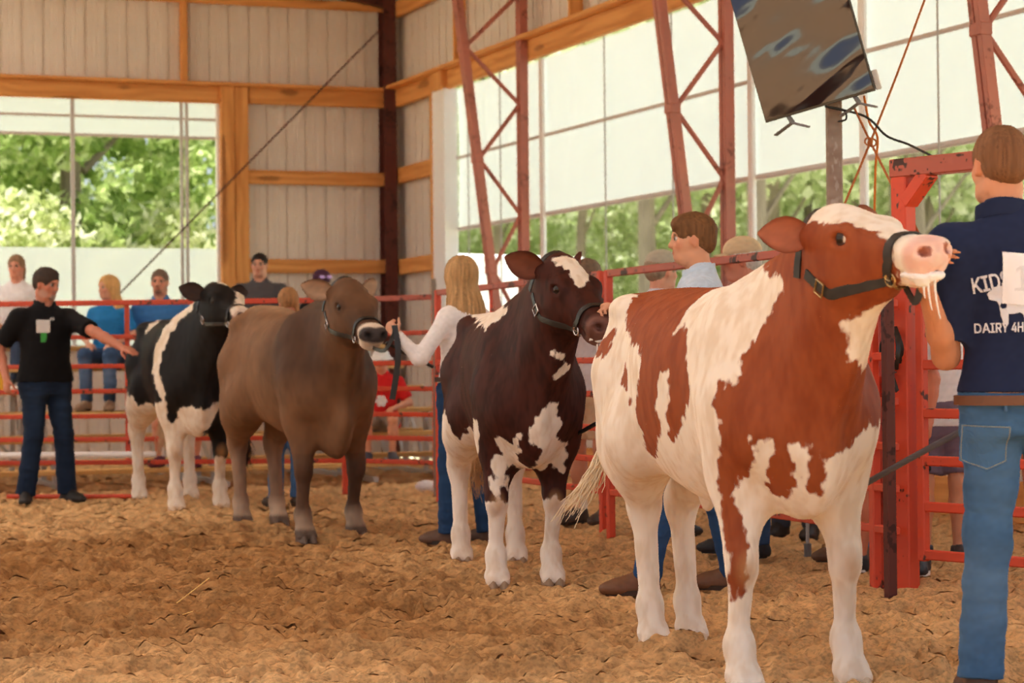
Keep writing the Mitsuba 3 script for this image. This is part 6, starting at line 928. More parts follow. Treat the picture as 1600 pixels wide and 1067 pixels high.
    if collar:
        pts = [J(.078*math.cos(a)+.004, .079*math.sin(a), 1.480+.018*(-math.cos(a))) for a in np.linspace(.45, 2*np.pi-.45, 22)]
        nr = [J(math.cos(a), math.sin(a), 0)-J(0, 0, 0) for a in np.linspace(.45, 2*np.pi-.45, 22)]; vv = []
        m2 = strap(W(np.array(pts)), np.array(nr)@M.T, .046*k, .007*k); addc('collar', m2, np.array(shirt)*(collar if isinstance(collar, float) else 1.0), o.keys['shirt'], smooth=30)
    # trousers
    B = [Loft([((z-.93)*k, 0, 0, (w*b**.6)*k+.017, (u*b**.8)*k+.017, (d*b**.8)*k+.017, n) for z, w, u, d, n in ((.80, .15, .095, .11, 2.2), (.87, .158, .10, .12, 2.3), (.95, .160, .104, .122, 2.3), (1.03, .140, .098, .10, 2.2), (1.06, .136, .095, .10, 2.2))], (0, 0, hipz), np.array([[0, 0, 1], [0, 1, 0], [1, 0, 0.]]), k=.03)]
    for s in (1, -1):
        kn, an, ft = Lg[s]; q = (.8+.2*b)
        if shorts: e2 = hip[s]+(kn-hip[s])*.86; B += [Cone(hip[s], e2, .102*k*q, .088*k*q, .045, fl='b')]
        else: B += [Cone(hip[s], kn, .102*k*q, .071*k*(.9+.1*b), .045), Cone(kn, an+(an-kn)*(.04 if sit is None else .0), .071*k*(.9+.1*b), (.062+flare)*k, .03, fl='b')]
    B.append(Cut((0, 0, waist*k+zoff), (0, 0, 1)))
    def jean(vv, nn, c):
        if not fade: return c
        t = np.zeros(len(vv))
        for s in (1, -1):
            kn = Lg[s][0]; md = (hip[s]+kn)/2+np.array([.05, 0, 0])*k; t = np.maximum(t, np.exp(-(((vv-md)/[.09*k, .06*k, .20*k])**2).sum(1))*np.clip(.3+np.abs(nn[:, 0]), 0, 1))
            t = np.maximum(t, .5*np.exp(-(((vv-(kn*.6+Lg[s][1]*.4))/[.08*k, .07*k, .16*k])**2).sum(1)))
        g = meshkit.fbm(vv*[8, 8, 26], 3, 9); c = c*(.75+.5*g)[:, None]; t = t*(.6+.8*g); return c*(1-t[:, None]*.8)+np.array(s2l(fade))*t[:, None]*.8
    o.pants = cloth('shorts' if shorts else 'trousers', B, pants, h, .016*k, (6, 6, 11), jean)
    if belt is not None:
        zb = (waist-.026)*k+zoff; pv = o.pants[0]; pv = pv[np.abs(pv[:, 2]-zb) < .035]; pa, pr = np.arctan2(pv[:, 1], pv[:, 0]), np.hypot(pv[:, 0], pv[:, 1]); a = np.linspace(0, 2*np.pi, 49)
        rr = np.array([pr[np.abs((pa-t+np.pi) % (2*np.pi)-np.pi) < .16].max() if (np.abs((pa-t+np.pi) % (2*np.pi)-np.pi) < .16).any() else .16*k for t in a])+.005; rb = np.c_[rr*np.cos(a), rr*np.sin(a), np.full(49, zb)]
        addc('belt', strap(W(rb), np.c_[np.cos(a), np.sin(a), 0*a]@M.T, .030*k, .006), belt, key, 'm_satin', 30)
    # shoes
    for s in (1, -1):
        kn, an, ft = Lg[s]; sd = np.cross((0, 0, 1), ft); gz = an[2]-.085*k
        F = lambda x, y, z: np.array([an[0], an[1], gz])+ft*x*k+sd*y*k+np.array([0, 0, z*k])
        Fr = np.c_[ft, sd, np.array([0, 0, 1.0])]
        Q = [Ell(F(-.005, 0, .040), np.array((.060, .042, .050))*k, Fr, k=.02), Ell(F(.145, 0, .032), np.array((.078, .050, .036))*k, Fr, k=.02), Cone(F(-.02, 0, .026), F(.14, 0, .026), .037*k, .044*k, .02, Fr[:, 2], .75), Cone(F(.0, 0, .085), F(.13, 0, .044), .040*k, .034*k, .03), Cone(F(-.005, 0, .05), F(.0, 0, .16 if boots else .095), .044*k, .046*k, .02, fl='b'), Cut((0, 0, gz+.006), (0, 0, -1))]
        cloth('boot' if boots else 'shoe', Q, shoes, max(.007, h*.8), 0, mt='m_satin', sm=0)
        sc = [F(x, y, .0) for x, y in [(.235*math.cos(a)*.5+.075+.0, .052*math.sin(a)*(1-.12*math.cos(a))) for a in np.linspace(0, 2*np.pi, 18, endpoint=False)]]
        so = trimesh.convex.convex_hull(np.vstack([sc, np.array(sc)+[0, 0, .022*k]])); addc('sole', trimesh.Trimesh(W(so.vertices), so.faces, process=False), (226, 224, 220) if socks == 'sneaker' else np.array(shoes)*.55, o.keys['boot' if boots else 'shoe'], 'm_satin', 30)
        if socks is not None and socks != 'sneaker': cloth('sock', [Cone(F(-.005, 0, .08), F(-.005, 0, .20), .043*k, .046*k, .02, fl='ab')], socks, max(.008, h*.8), 0)
    # hair and hats
    hc_ = np.array(s2l(hair))
    def haircol(vv, nn, c):
        q = (vv-hc)@hr/k; a = np.arctan2(q[:, 1], -q[:, 0]); st = meshkit.noise(np.c_[a*22, q[:, 2]*6, q[:, 0]*6], 4)*.6+meshkit.noise(np.c_[a*60, q[:, 2]*10, 0*a], 6)*.4
        return hc_*(.42+1.15*st)[:, None]
    HP = []
    if hair_kind != 'none':
        if hair_kind == 'crop': HP = [Ell(Hf(-.016, 0, .034), np.array((.103, .0805, .092))*k, hr, k=.01), Ell(Hf(-.055, 0, -.012), np.array((.060, .066, .052))*k, hr, k=.02), Ell(Hf(.100, 0, -.035), np.array((.062, .12, .098))*k, hr, k=.01, sub=True), Ell(Hf(.012, .09, -.035), np.array((.036, .04, .055))*k, hr, k=.01, sub=True), Ell(Hf(.012, -.09, -.035), np.array((.036, .04, .055))*k, hr, k=.01, sub=True)]
        elif hair_kind == 'short': HP = [Ell(Hf(-.016, 0, .036), np.array((.107, .084, .096))*k, hr, k=.01), Ell(Hf(.028, 0, .086), np.array((.056, .058, .030))*k, hr, k=.02), Ell(Hf(-.055, 0, -.010), np.array((.058, .066, .052))*k, hr, k=.02), Ell(Hf(.098, 0, -.050), np.array((.060, .12, .100))*k, hr, k=.01, sub=True), Ell(Hf(.012, .09, -.035), np.array((.034, .04, .055))*k, hr, k=.01, sub=True), Ell(Hf(.012, -.09, -.035), np.array((.034, .04, .055))*k, hr, k=.01, sub=True)]
        elif hair_kind == 'fringe': HP = [Ell(Hf(-.014, 0, .042), np.array((.106, .082, .093))*k, hr, k=.01), Ell(Hf(.042, 0, .082), np.array((.050, .062, .036))*k, hr, k=.02), Cone(Hf(.072, -.035, .080), Hf(.078, .045, .068), .020*k, .016*k, .02), Ell(Hf(-.058, 0, -.012), np.array((.056, .066, .052))*k, hr, k=.02), Ell(Hf(.104, 0, -.058), np.array((.060, .12, .100))*k, hr, k=.01, sub=True), Ell(Hf(.012, .09, -.035), np.array((.030, .04, .055))*k, hr, k=.01, sub=True), Ell(Hf(.012, -.09, -.035), np.array((.030, .04, .055))*k, hr, k=.01, sub=True)]
        elif hair_kind == 'long':
            HP = [Ell(Hf(-.018, 0, .034), np.array((.112, .092, .100))*k, hr, k=.02), Cone(Hf(-.055, 0, .0), Hf(-.095, 0, -.22), .084*k, .112*k, .04, hr[:, 0], .55), Cone(Hf(-.095, 0, -.22), Hf(-.105, .0, -.41), .110*k, .070*k, .04, hr[:, 0], .5), Cone(Hf(-.01, .070, .0), Hf(-.04, .082, -.20), .030*k, .026*k, .03), Cone(Hf(-.01, -.070, .0), Hf(-.04, -.082, -.20), .030*k, .026*k, .03), Ell(Hf(.105, 0, -.045), np.array((.072, .075, .125))*k, hr, k=.012, sub=True)]
        elif hair_kind in ('braids', 'pony'):
            HP = [Ell(Hf(-.016, 0, .034), np.array((.105, .083, .094))*k, hr, k=.01), Ell(Hf(.098, 0, -.045), np.array((.060, .085, .104))*k, hr, k=.01, sub=True)]
            if hair_kind == 'braids':
                for s in (1, -1):
                    for i in range(9): HP.append(Ell(Hf(-.075+.012*math.sin(i*3.1)-.002*i, s*(.052+.002*i), .0-.028*i), np.array((.024, .022, .021))*k*(1-.04*i), hr, k=.006))
            else: HP += [Ell(Hf(-.11, .03, -.02), np.array((.04, .035, .05))*k, hr, k=.02), Cone(Hf(-.11, .035, -.03), Hf(-.10, .05, -.13), .028*k, .014*k, .02)]
        hv = nets(HP, min(h, .009)); hv = relax(hv, 1); vv = np.array(hv.vertices); nn = vnormals(hv); q = (vv-hc)@hr/k; a = np.arctan2(q[:, 1], -q[:, 0])
        vv = vv+nn*((meshkit.noise(np.c_[a*26, q[:, 2]*8, q[:, 0]*8], 4)-.5)*.008*k*(1.6 if hair_kind == 'long' else 1))[:, None]
        add('hair', trimesh.Trimesh(W(vv), hv.faces, process=False), 'm_hide', key, smooth=True, color=haircol(vv, nn, None))
    if cap:
        C = [Ell(Hf(-.010, 0, .058), np.array((.110, .087, .086))*k, hr, k=.01), Cut(Hf(0, 0, .040), -hr[:, 2]+hr[:, 0]*-.10)]
        if cap[1] == 'bucket': C = [Cone(Hf(-.005, 0, .040), Hf(-.005, 0, .105), .104*k, .082*k, .01, fl='ab'), Cone(Hf(0, 0, .010), Hf(-.003, 0, .046), .150*k, .106*k, .008, fl='ab')]
        cloth('cap', C, cap[0], min(h, .009), 0, sm=0)
        if cap[1] == 'brim':
            u = np.linspace(-1, 1, 15); t = np.linspace(0, 1, 6); Uu, Tt = np.meshgrid(u, t, indexing='ij'); X = .075+.085*Tt*np.sqrt(1-.75*Uu**2)*1.0-.045*Uu**2; Yy = .074*Uu*(1-.1*Tt); Z = .048-.018*Tt-.018*Uu**2
            p = np.stack([X, Yy, Z], -1).reshape(-1, 3)*k@hr.T+hc; f = _grid(15, 6); n0 = len(p); th = hr[:, 2]*.004
            addc('brim', trimesh.Trimesh(W(np.vstack([p+th, p-th])), np.vstack([f, f[:, ::-1]+n0]), process=False), np.array(cap[0])*.9, o.keys['cap'])
        if len(cap) > 2:
            for s in (1, -1): addc('goggle', trimesh.Trimesh(W(np.array(trimesh.creation.icosphere(2, 1).vertices)*[.018*k, .03*k, .018*k]@hr.T+Hf(.092, s*.036, .072)), trimesh.creation.icosphere(2, 1).faces, process=False), cap[2], o.keys['cap'], 'm_gloss')
    o.Hf, o.hr, o.hc, o.J, o.A, o.Lg, o.sh, o.h = Hf, hr, hc, J, A, Lg, sh, h
    return o
VIEW = math.atan2(_fw[1], _fw[0])
def ground_at(px, dep): q = P3(px, 533, dep); return (q[0], q[1], 0.0)
def armpts(loc, yaw, *w):
    c, s = math.cos(yaw), math.sin(yaw); M = np.array([[c, -s, 0], [s, c, 0], [0, 0, 1]]); return [(np.asarray(q)-np.array([loc[0], loc[1], 0]))@M for q in w]
def on_back(o, yz, lift=.003, sgn=-1):
    """Lays points given as (left, up) onto the back of the shirt."""
    vv, nn, mm = o.shirt; s = nn[:, 0]*sgn > .25; t = cKDTree(vv[s][:, 1:]); d, i = t.query(np.asarray(yz), k=6); w = 1/(d+1e-3); x = (vv[s][:, 0][i]*w).sum(1)/w.sum(1); return np.c_[x+sgn*lift, yz]
# -- the boy in navy
R_ = math.radians
loc = ground_at(1596, 6.87); yw = VIEW+R_(8)
a = armpts(loc, yw, P3(1478, 556, 6.88), P3(1446, 446, 6.62))
navy = person('boy from behind in a navy lettered polo shirt and faded jeans, right foreground', loc, yw, 1.76, (206, 142, 108), (36, 44, 72), (66, 100, 136), (92, 62, 46), (122, 84, 58), 'crop', arms={'L': (a[0], a[1]), 'R': (np.array([.06, -.25, 1.10]), np.array([.26, -.14, 1.02]))},
           hands={'L': ((.08, -.42, 1), (-.5, -1, -.3), .50), 'R': ((1, .5, -.1), (-.2, .6, .3), .9)}, head=(.12, .0, .03), lean=(0, .06), belt=(112, 72, 50), hem=.934, waist=.938, collar=True, boots=True, h=.0074, fade=(140, 168, 190), bulk=1.0, sleeve_f=.84, legs={'L': (np.array([.0, .115, .50]), np.array([-.01, .145, .085]), (1, -.12, 0)), 'R': (np.array([.03, -.12, .50]), np.array([.03, -.17, .085]), (1, -.2, 0))}, flare=.010)
# -- the blonde woman leading the brown cow
loc = ground_at(724, 13.0); yw = VIEW+R_(52)
a = armpts(loc, yw, P3(656, 560, 12.75), P3(619, 522, 12.75))
blonde = person('woman with long blonde hair in a white shirt and jeans holding the brown cow', loc, yw, 1.67, (214, 160, 132), (240, 238, 240), (36, 62, 98), (96, 68, 52), (184, 146, 102), 'long', 'long', arms={'L': (a[0], a[1]), 'R': (np.array([.0, -.26, 1.10]), np.array([.08, -.27, .86]))},
           hands={'L': ((.7, .1, .8), (.3, -.9, .2), .7)}, head=(-.30, .04, 0), fem=True, belt=(70, 42, 34), hem=.98, waist=1.03, boots=True, h=.0085, fade=(56, 88, 124), flare=.022, legs={'L': (np.array([.04, .085, .48]), np.array([.03, .09, .085])), 'R': (np.array([-.04, -.09, .48]), np.array([-.10, -.10, .085]))})
# -- the boy in light blue beside the mahogany cow
loc = ground_at(1093, 10.15); yw = VIEW+R_(86)
a = armpts(loc, yw, P3(1015, 520, 9.95), P3(972, 488, 10.0))
bluey = person('boy in profile in a light blue shirt standing behind the big red and white cow', loc, yw, 1.715, (212, 154, 122), (188, 206, 226), (40, 70, 112), (112, 74, 50), (112, 78, 50), 'fringe', 'long', arms={'L': (a[0], a[1]), 'R': (np.array([.08, -.24, 1.10]), np.array([.24, -.10, 1.00]))},
           hands={'L': ((1, .15, .35), (0, 0.4, -1), .75), 'R': ((1, .2, -.1), (0, 0, -1), .8)}, head=(.02, .03, 0), hem=.90, boots=True, collar=1.03, h=.0085, fade=(72, 106, 146), legs={'L': (np.array([.16, .10, .50]), np.array([.25, .10, .085])), 'R': (np.array([-.06, -.09, .50]), np.array([-.15, -.10, .085]))}, flare=.006)
# -- the man in black at the left
loc = ground_at(70, 17.45); yw = VIEW+math.pi+R_(38)
a = armpts(loc, yw, P3(150, 520, 17.15), P3(194, 545, 16.95), P3(-2, 545, 17.4), P3(10, 592, 17.25))
blackman = person('man in a black polo shirt reaching out to the black and white cow', loc, yw, 1.83, (196, 128, 104), (24, 24, 27), (28, 42, 64), (40, 36, 34), (66, 54, 48), 'short', arms={'L': (a[0], a[1]), 'R': (a[2], a[3])},
           hands={'L': ((a[1]-a[0])*[1, 1, .6], (0, .2, -1), .10), 'R': ((.1, 0, -1), (0, 1, 0), .45)}, head=(.42, -.16, 0), hem=.90, collar=1.3, h=.010, bulk=1.22, belly=.03, beard=(170, 160, 152), fade=(44, 64, 92), legs={'L': (np.array([.05, .13, .52]), np.array([.02, .17, .085]), (1, .15, 0)), 'R': (np.array([.04, -.12, .52]), np.array([.0, -.17, .085]), (1, -.5, 0))}, flare=.014)
# -- the girl with braids behind the brown cow
loc = ground_at(452, 16.6)
person('girl with blonde braids seen from behind over the back of the brown cow', loc, VIEW+R_(20), 1.63, (214, 160, 132), (90, 60, 62), (66, 100, 144), (70, 54, 44), (170, 124, 84), 'braids', h=.012, fem=True, eyes=False, fade=(104, 138, 174), legs={'L': (np.array([.02, .10, .46]), np.array([.0, .11, .085])), 'R': (np.array([-.02, -.06, .46]), np.array([-.02, -.05, .085]))}, boots=True)
# -- on the bleachers
def seat(label, px, row, lean_back=0.0, yaw_off=0.0, tall=1.7, **k):
    z = SZ(row)+.105; q = P3(px, 533, 10); t = (SY(row)-.02)/q[1]; x = q[0]*t; lo = (x, SY(row)+.0, 0); yw = VIEW+math.pi+R_(yaw_off)-.18
    c = math.cos(yw); f = tall/1.75; kz = z+.03; az = max(.10, kz-.41*f) if row else .27
    az = SZ(row)-.41+.02+.085*f if row else .18+.085*f
    sp = k.pop('knees', .12)
    legs = {n: (np.array([.42*f, s*sp, kz]), np.array([.40*f, s*(sp-.01), az])) for s, n in ((1, 'L'), (-1, 'R'))}
    arms = k.pop('arms', {n: (np.array([.02, s*.25, z+.22*f]), np.array([.30*f, s*.12, z+.13])) for s, n in ((1, 'L'), (-1, 'R'))})
    hands = k.pop('hands', {n: ((1, -s*.5, -.15), (0, 0, -1), .4) for s, n in ((1, 'L'), (-1, 'R'))})
    return person(label, lo, yw, tall, sit=z, legs=legs, arms=arms, hands=hands, h=.013, **k)
seat('woman in a white shirt sitting at the far left of the bleachers', 28, 4, tall=1.72, skin=(214, 150, 126), shirt=(232, 230, 234), pants=(60, 76, 104), hair=(150, 120, 96), hair_kind='pony', fem=True, bulk=1.25, yaw_off=6)
seat('blonde woman in a blue top sitting on the bleachers beside the bearded man', 172, 3, tall=1.68, skin=(216, 160, 134), shirt=(44, 124, 190), pants=(58, 84, 122), shoes=(190, 166, 140), hair=(214, 170, 112), hair_kind='long', fem=True, head=(-.7, 0, 0), fade=(150, 172, 198), yaw_off=4)
seat('bearded man in a blue shirt sitting on the bleachers right of the blonde woman', 252, 3, tall=1.82, skin=(206, 144, 120), shirt=(62, 118, 182), pants=(84, 108, 140), shoes=(40, 44, 56), hair=(120, 100, 88), hair_kind='crop', beard=(84, 62, 52), bulk=1.2, yaw_off=8)
seat('dark-haired man in a grey shirt sitting above the black and white cow', 408, 4, tall=1.80, skin=(206, 150, 126), shirt=(84, 82, 86), pants=(50, 56, 66), hair=(40, 32, 30), hair_kind='crop', bulk=1.25, yaw_off=6)
seat('person in a black shirt and purple cap sitting behind the brown cow', 505, 3, tall=1.80, skin=(202, 138, 110), shirt=(34, 32, 36), pants=(54, 54, 62), hair=(50, 38, 32), hair_kind='crop', cap=((74, 44, 66), 'brim', (196, 168, 240)), head=(.75, -.1, 0), yaw_off=-6)
redkid = seat('child in a red printed shirt and a white bucket hat sitting on the lowest bleacher', 597, 0, tall=1.42, skin=(214, 152, 120), shirt=(206, 40, 40), pants=(150, 140, 130), shoes=(70, 74, 86), hair=(96, 70, 50), hair_kind='crop', cap=((232, 232, 230), 'bucket'), shorts=True, head=(-.15, -.15, 0), yaw_off=10)
seat('person with purple shoes sitting low down behind the black and white cow', 292, 0, tall=1.6, skin=(206, 140, 110), shirt=(96, 110, 130), pants=(70, 78, 96), shoes=(92, 40, 66), socks=(236, 234, 232), hair=(90, 66, 48), hair_kind='crop', shorts=True, yaw_off=6, knees=.17)
for a in range(7):
    r_ = (0, 0) if a == 6 else (.036*math.cos(a*1.047), .036*math.sin(a*1.047)); vv_, nn_, _m = redkid.shirt; sel = nn_[:, 0] > .2; cz_ = redkid.J(0, 0, 1.17)[2]
    tt_ = cKDTree(vv_[sel][:, 1:]); yz = np.array([r_[0], cz_+r_[1]]); xx = vv_[sel][tt_.query(yz, k=4)[1]][:, 0].mean(); m = trimesh.creation.icosphere(1, 1); addc('print', trimesh.Trimesh(redkid.W(np.asarray(m.vertices)*[.006, .021, .021]+[xx+.003, yz[0], yz[1]]), m.faces, process=False), (236, 232, 228), redkid.keys['shirt'])
# -- behind the right-hand fence
def stand(label, px, dep, tall, face, **k): return person(label, ground_at(px, dep), VIEW+R_(face), tall, **{'h': .013, **k})
stand('man in khaki shorts behind the fence, half hidden by the mahogany cow', 922, 14.55, 1.72, 140, skin=(210, 150, 120), shirt=(214, 214, 222), pants=(208, 184, 152), shoes=(74, 62, 54), hair=(120, 100, 84), shorts=True, socks=(230, 228, 224))
stand('person in a grey camouflage cap behind the fence, left of the boy in light blue', 1030, 13.5, 1.71, -60, skin=(214, 158, 132), shirt=(206, 214, 228), pants=(70, 80, 96), hair=(150, 132, 112), cap=((178, 172, 156), 'brim'))
o = stand('older man in a tan cap and glasses behind the big cow, beside a cane', 1168, 12.0, 1.70, 84, skin=(206, 138, 116), shirt=(200, 196, 190), pants=(58, 84, 120), shoes=(44, 44, 48), hair=(206, 200, 194), cap=((204, 180, 146), 'brim'), fade=(84, 112, 148), arms={'R': (np.array([.10, -.26, 1.10]), np.array([.34, -.26, .92])), 'L': (np.array([-.02, .26, 1.12]), np.array([.16, .18, .98]))}, h=.013, legs={'L': (np.array([-.06, .12, .49]), np.array([-.05, .12, .085])), 'R': (np.array([.06, -.14, .49]), np.array([.08, -.17, .085]))})
glasses = [tube(o.W(np.array([o.Hf(.085+.004*math.cos(t), s*.032+.022*math.cos(t), .006+.016*math.sin(t)) for t in np.linspace(0, 2*np.pi, 14)])), .0022, 5) for s in (1, -1)]+[tube(o.W(np.array([o.Hf(.085, s*.054, .010), o.Hf(.04, s*.078, .010), o.Hf(-.015, s*.084, .004)])), .0028, 5) for s in (1, -1)]+[tube(o.W(np.array([o.Hf(.086, .011, .010), o.Hf(.09, 0, .013), o.Hf(.086, -.011, .010)])), .0024, 5)]
addc('glasses', cat_(glasses), (44, 40, 40), o.key, 'm_satin')
cw = P3(1262, 690, 11.95); cg = P3(1262, 858, 11.95)
t = thing('cane', 'grey metal cane with a rubber tip standing behind the fence', 'cane')
add('shaft', tube([(cg[0], cg[1], .05), (cg[0], cg[1], .86)], .010, 10), 'm_galv', t, smooth=40); addc('rubber_tip', trimesh.creation.cylinder(.020, .07, sections=16).apply_translation((cg[0], cg[1], .035)), (120, 118, 118), t, 'm_satin', 40)
addc('grip', tube([(cg[0]-.06, cg[1], .86), (cg[0], cg[1], .875), (cg[0]+.05, cg[1], .86)], .016, 8), (60, 58, 58), t, 'm_satin', 40)
stand('person in a dark cap behind the fence at the ear of the big cow', 1240, 13.2, 1.60, 150, skin=(190, 120, 96), shirt=(90, 88, 92), pants=(60, 66, 78), hair=(50, 40, 34), cap=((52, 40, 38), 'brim'))
stand('person in blue jeans and brown shoes behind the fence left of the dark square post', 1336, 11.6, 1.62, 120, shirt=(150, 152, 158), pants=(84, 122, 164), shoes=(110, 82, 62), hair=(90, 70, 52), fade=(130, 164, 196), boots=True)
stand('person in a pale grey shirt, black shorts and black sneakers behind the red gate post', 1394, 11.0, 1.50, 150, skin=(198, 122, 92), shirt=(206, 202, 206), pants=(34, 32, 36), shoes=(44, 44, 50), hair=(96, 70, 52), shorts=True, socks='sneaker', legs={'L': (np.array([.0, .12, .44]), np.array([.0, .14, .073])), 'R': (np.array([.05, -.10, .44]), np.array([.09, -.15, .073]))})
stand('child in a white shirt and purple-grey shorts behind the gate beside the boy in navy', 1468, 11.6, 1.42, 170, skin=(214, 150, 116), shirt=(236, 234, 238), pants=(120, 104, 122), shoes=(60, 58, 64), hair=(110, 84, 62), shorts=True, socks='sneaker')
# ---------------------------------------------------------------- print on clothing
def back_text(o, txt, y, z, hgt, ang, rgb, nm, bold=True, sx=1.0, **k):
    m = meshkit.text_mesh(txt, hgt, .002, bold); m = m.subdivide_to_size(.012) if False else m; v = np.array(m.vertices)*[sx, 1, 1]; c, s = math.cos(ang), math.sin(ang); u = np.c_[v[:, 0]*c-v[:, 1]*s, v[:, 0]*s+v[:, 1]*c]
    q = on_back(o, np.c_[y-u[:, 0], z+u[:, 1]], .0035); q[:, 0] -= v[:, 2]; addc(nm, trimesh.Trimesh(o.W(q), m.faces[:, ::-1], process=False), rgb, o.keys['shirt'], 'm_cloth', False, **k)
def back_pt(px, py): d = _fw+_r*((px-800)/FPX)-_up*((py-533.5)/FPX); q = navy.Li(CAM+d*6.76); return q[1], q[2]
y, z = back_pt(1524, 459); back_text(navy, 'KIDS', y, z, .046, R_(13), (222, 222, 230), 'print', sx=.66, label='white lettering on the back of the shirt')
y, z = back_pt(1529, 520); back_text(navy, 'DAIRY 4H C', y, z, .028, R_(1), (222, 222, 230), 'print', sx=.70, label='white lettering on the back of the shirt')
cowp = [(-.058, .030), (-.070, .018), (-.066, .004), (-.050, -.001), (-.044, -.012), (-.040, -.040), (-.032, -.062), (-.026, -.062), (-.026, -.034), (-.012, -.034), (.006, -.030), (.016, -.038), (.020, -.062), (.028, -.062), (.030, -.036), (.040, -.026), (.046, -.058), (.054, -.060), (.056, -.030), (.060, .004), (.066, -.02), (.070, -.018), (.064, .022), (.050, .028), (.0, .026), (-.030, .028), (-.040, .036)]
from shapely.geometry import Polygon as _Poly, Point as _Pt
_cg = _Poly(cowp).buffer(.002).difference(_Poly([(-.020, .030), (-.024, .008), (-.006, -.004), (.008, .012), (.006, .030)])).difference(_Poly([(.026, .030), (.024, .012), (.044, -.008), (.052, .014), (.048, .030)])).difference(_Pt(-.036, -.014).buffer(.008))
y, z = back_pt(1587, 469)
for g in getattr(_cg, 'geoms', [_cg]):
    m = trimesh.creation.extrude_polygon(g, .002, engine='earcut'); v = np.array(m.vertices); q = on_back(navy, np.c_[y-v[:, 0]*1.15, z+v[:, 1]*1.15], .0035); q[:, 0] -= v[:, 2]; addc('print', trimesh.Trimesh(navy.W(q), m.faces[:, ::-1], process=False), (222, 222, 230), navy.keys['shirt'], 'm_cloth', False, label='white cow emblem on the back of the shirt')
# paper number on the back
ty_, tz_ = back_pt(1562, 394); U_, V_ = np.meshgrid(np.linspace(0, .235, 14), np.linspace(0, .155, 10), indexing='ij'); q = on_back(navy, np.c_[(ty_-U_).ravel(), (tz_-V_-.01*np.sin(U_*9)).ravel()], .009); q[:, 0] -= (.010*(1-V_/.155)*np.clip(1-U_/.06, 0, 1)+.002*np.sin(U_*40)).ravel()
t = thing('number_sheet', 'white paper number sheet pinned on the back of the boy in navy', 'paper'); n0 = len(q); f = _grid(14, 10)
addc('paper', trimesh.Trimesh(navy.W(np.vstack([q, q+[.0015, 0, 0]])), np.vstack([f, f[:, ::-1]+n0]), process=False), (238, 236, 240), t)
m = meshkit.text_mesh('160', .075, .001, False); v = np.array(m.vertices); q = on_back(navy, np.c_[ty_-.022-v[:, 0], tz_-.118+v[:, 1]], .0125); q[:, 0] -= v[:, 2]; addc('digits', trimesh.Trimesh(navy.W(q), m.faces[:, ::-1], process=False), (222, 220, 226), t, 'm_cloth', False)
# back pocket, seams and belt loops of the jeans
def on_jeans(o, yz, lift): vv, nn, mm = o.pants; s = nn[:, 0] < -.15; t = cKDTree(vv[s][:, 1:]); d, i = t.query(np.asarray(yz), k=6); w = 1/(d+1e-3); return np.c_[(vv[s][:, 0][i]*w).sum(1)/w.sum(1)-lift, yz]
def jeans_pocket(y0, z0, sg):
    pl = np.array([(-.062, 0), (.062, .006), (.066, -.105), (.0, -.135), (-.060, -.108)])*[sg, 1]; pg = _Poly(pl)
    m = trimesh.creation.extrude_polygon(pg, .002, engine='earcut').subdivide_to_size(.02); v = np.array(m.vertices); q = on_jeans(navy, np.c_[y0+v[:, 0], z0+v[:, 1]], .003); q[:, 0] -= v[:, 2]; addc('pocket', trimesh.Trimesh(navy.W(q), m.faces, process=False), (76, 110, 144), navy.keys['trousers'], 'm_cloth', False)
    e = np.vstack([np.linspace(pl[i], pl[(i+1) % 5], 10) for i in range(5)])*.93; q = on_jeans(navy, np.c_[y0+e[:, 0], z0+e[:, 1]-.004], .0055); addc('stitching', tube(navy.W(q), .0016, 4), (150, 150, 140), navy.keys['trousers'])
def jean_pt(px, py): d = _fw+_r*((px-800)/FPX)-_up*((py-533.5)/FPX); q = navy.Li(CAM+d*6.74); return q[1], q[2]
y, z = jean_pt(1546, 666); jeans_pocket(y, z, 1); jeans_pocket(-y*.9, z, -1)
for yy in (.10, -.02, -.12): addc('belt_loop', tube(navy.W(on_jeans(navy, [(yy, .93), (yy, .91), (yy, .885)], .009)), .006, 5), (80, 112, 146), navy.keys['trousers'])
# badge of the man in black
def on_front(o, yz, lift): vv, nn, mm = o.shirt; s = nn[:, 0] > .2; t = cKDTree(vv[s][:, 1:]); d, i = t.query(np.asarray(yz), k=6); w = 1/(d+1e-3); return np.c_[(vv[s][:, 0][i]*w).sum(1)/w.sum(1)+lift, yz]
def front_pt(o, px, py, dep): d = _fw+_r*((px-800)/FPX)-_up*((py-533.5)/FPX); q = o.Li(CAM+d*dep); return q[1], q[2]
t = thing('name_badge', 'white name badge with a green ribbon on the man in black', 'badge')
y, z = front_pt(blackman, 64, 510, 17.3); x = on_front(blackman, [(y, z)], .012)[0, 0]
def card(y, z, w, hh, rgb, nm, x): m = box((x, y-w/2, z-hh/2), (x+.004, y+w/2, z+hh/2), .0015); addc(nm, trimesh.Trimesh(blackman.W(m.vertices), m.faces, process=False), rgb, t, 'm_satin', False)
card(y, z, .115, .10, (236, 236, 238), 'card', x); card(y+.005, z-.085, .05, .075, (70, 176, 84), 'ribbon', x)
y2, z2 = front_pt(blackman, 86, 498, 17.3); q = on_front(blackman, [(y2, z2)], .004)[0]
for dy in (-.010, .010): m = box((q[0], q[1]+dy-.006, q[2]-.012), (q[0]+.004, q[1]+dy+.006, q[2]+.012), .001); addc('emblem', trimesh.Trimesh(blackman.W(m.vertices), m.faces, process=False), (210, 210, 212), blackman.keys['shirt'], 'm_cloth', False)
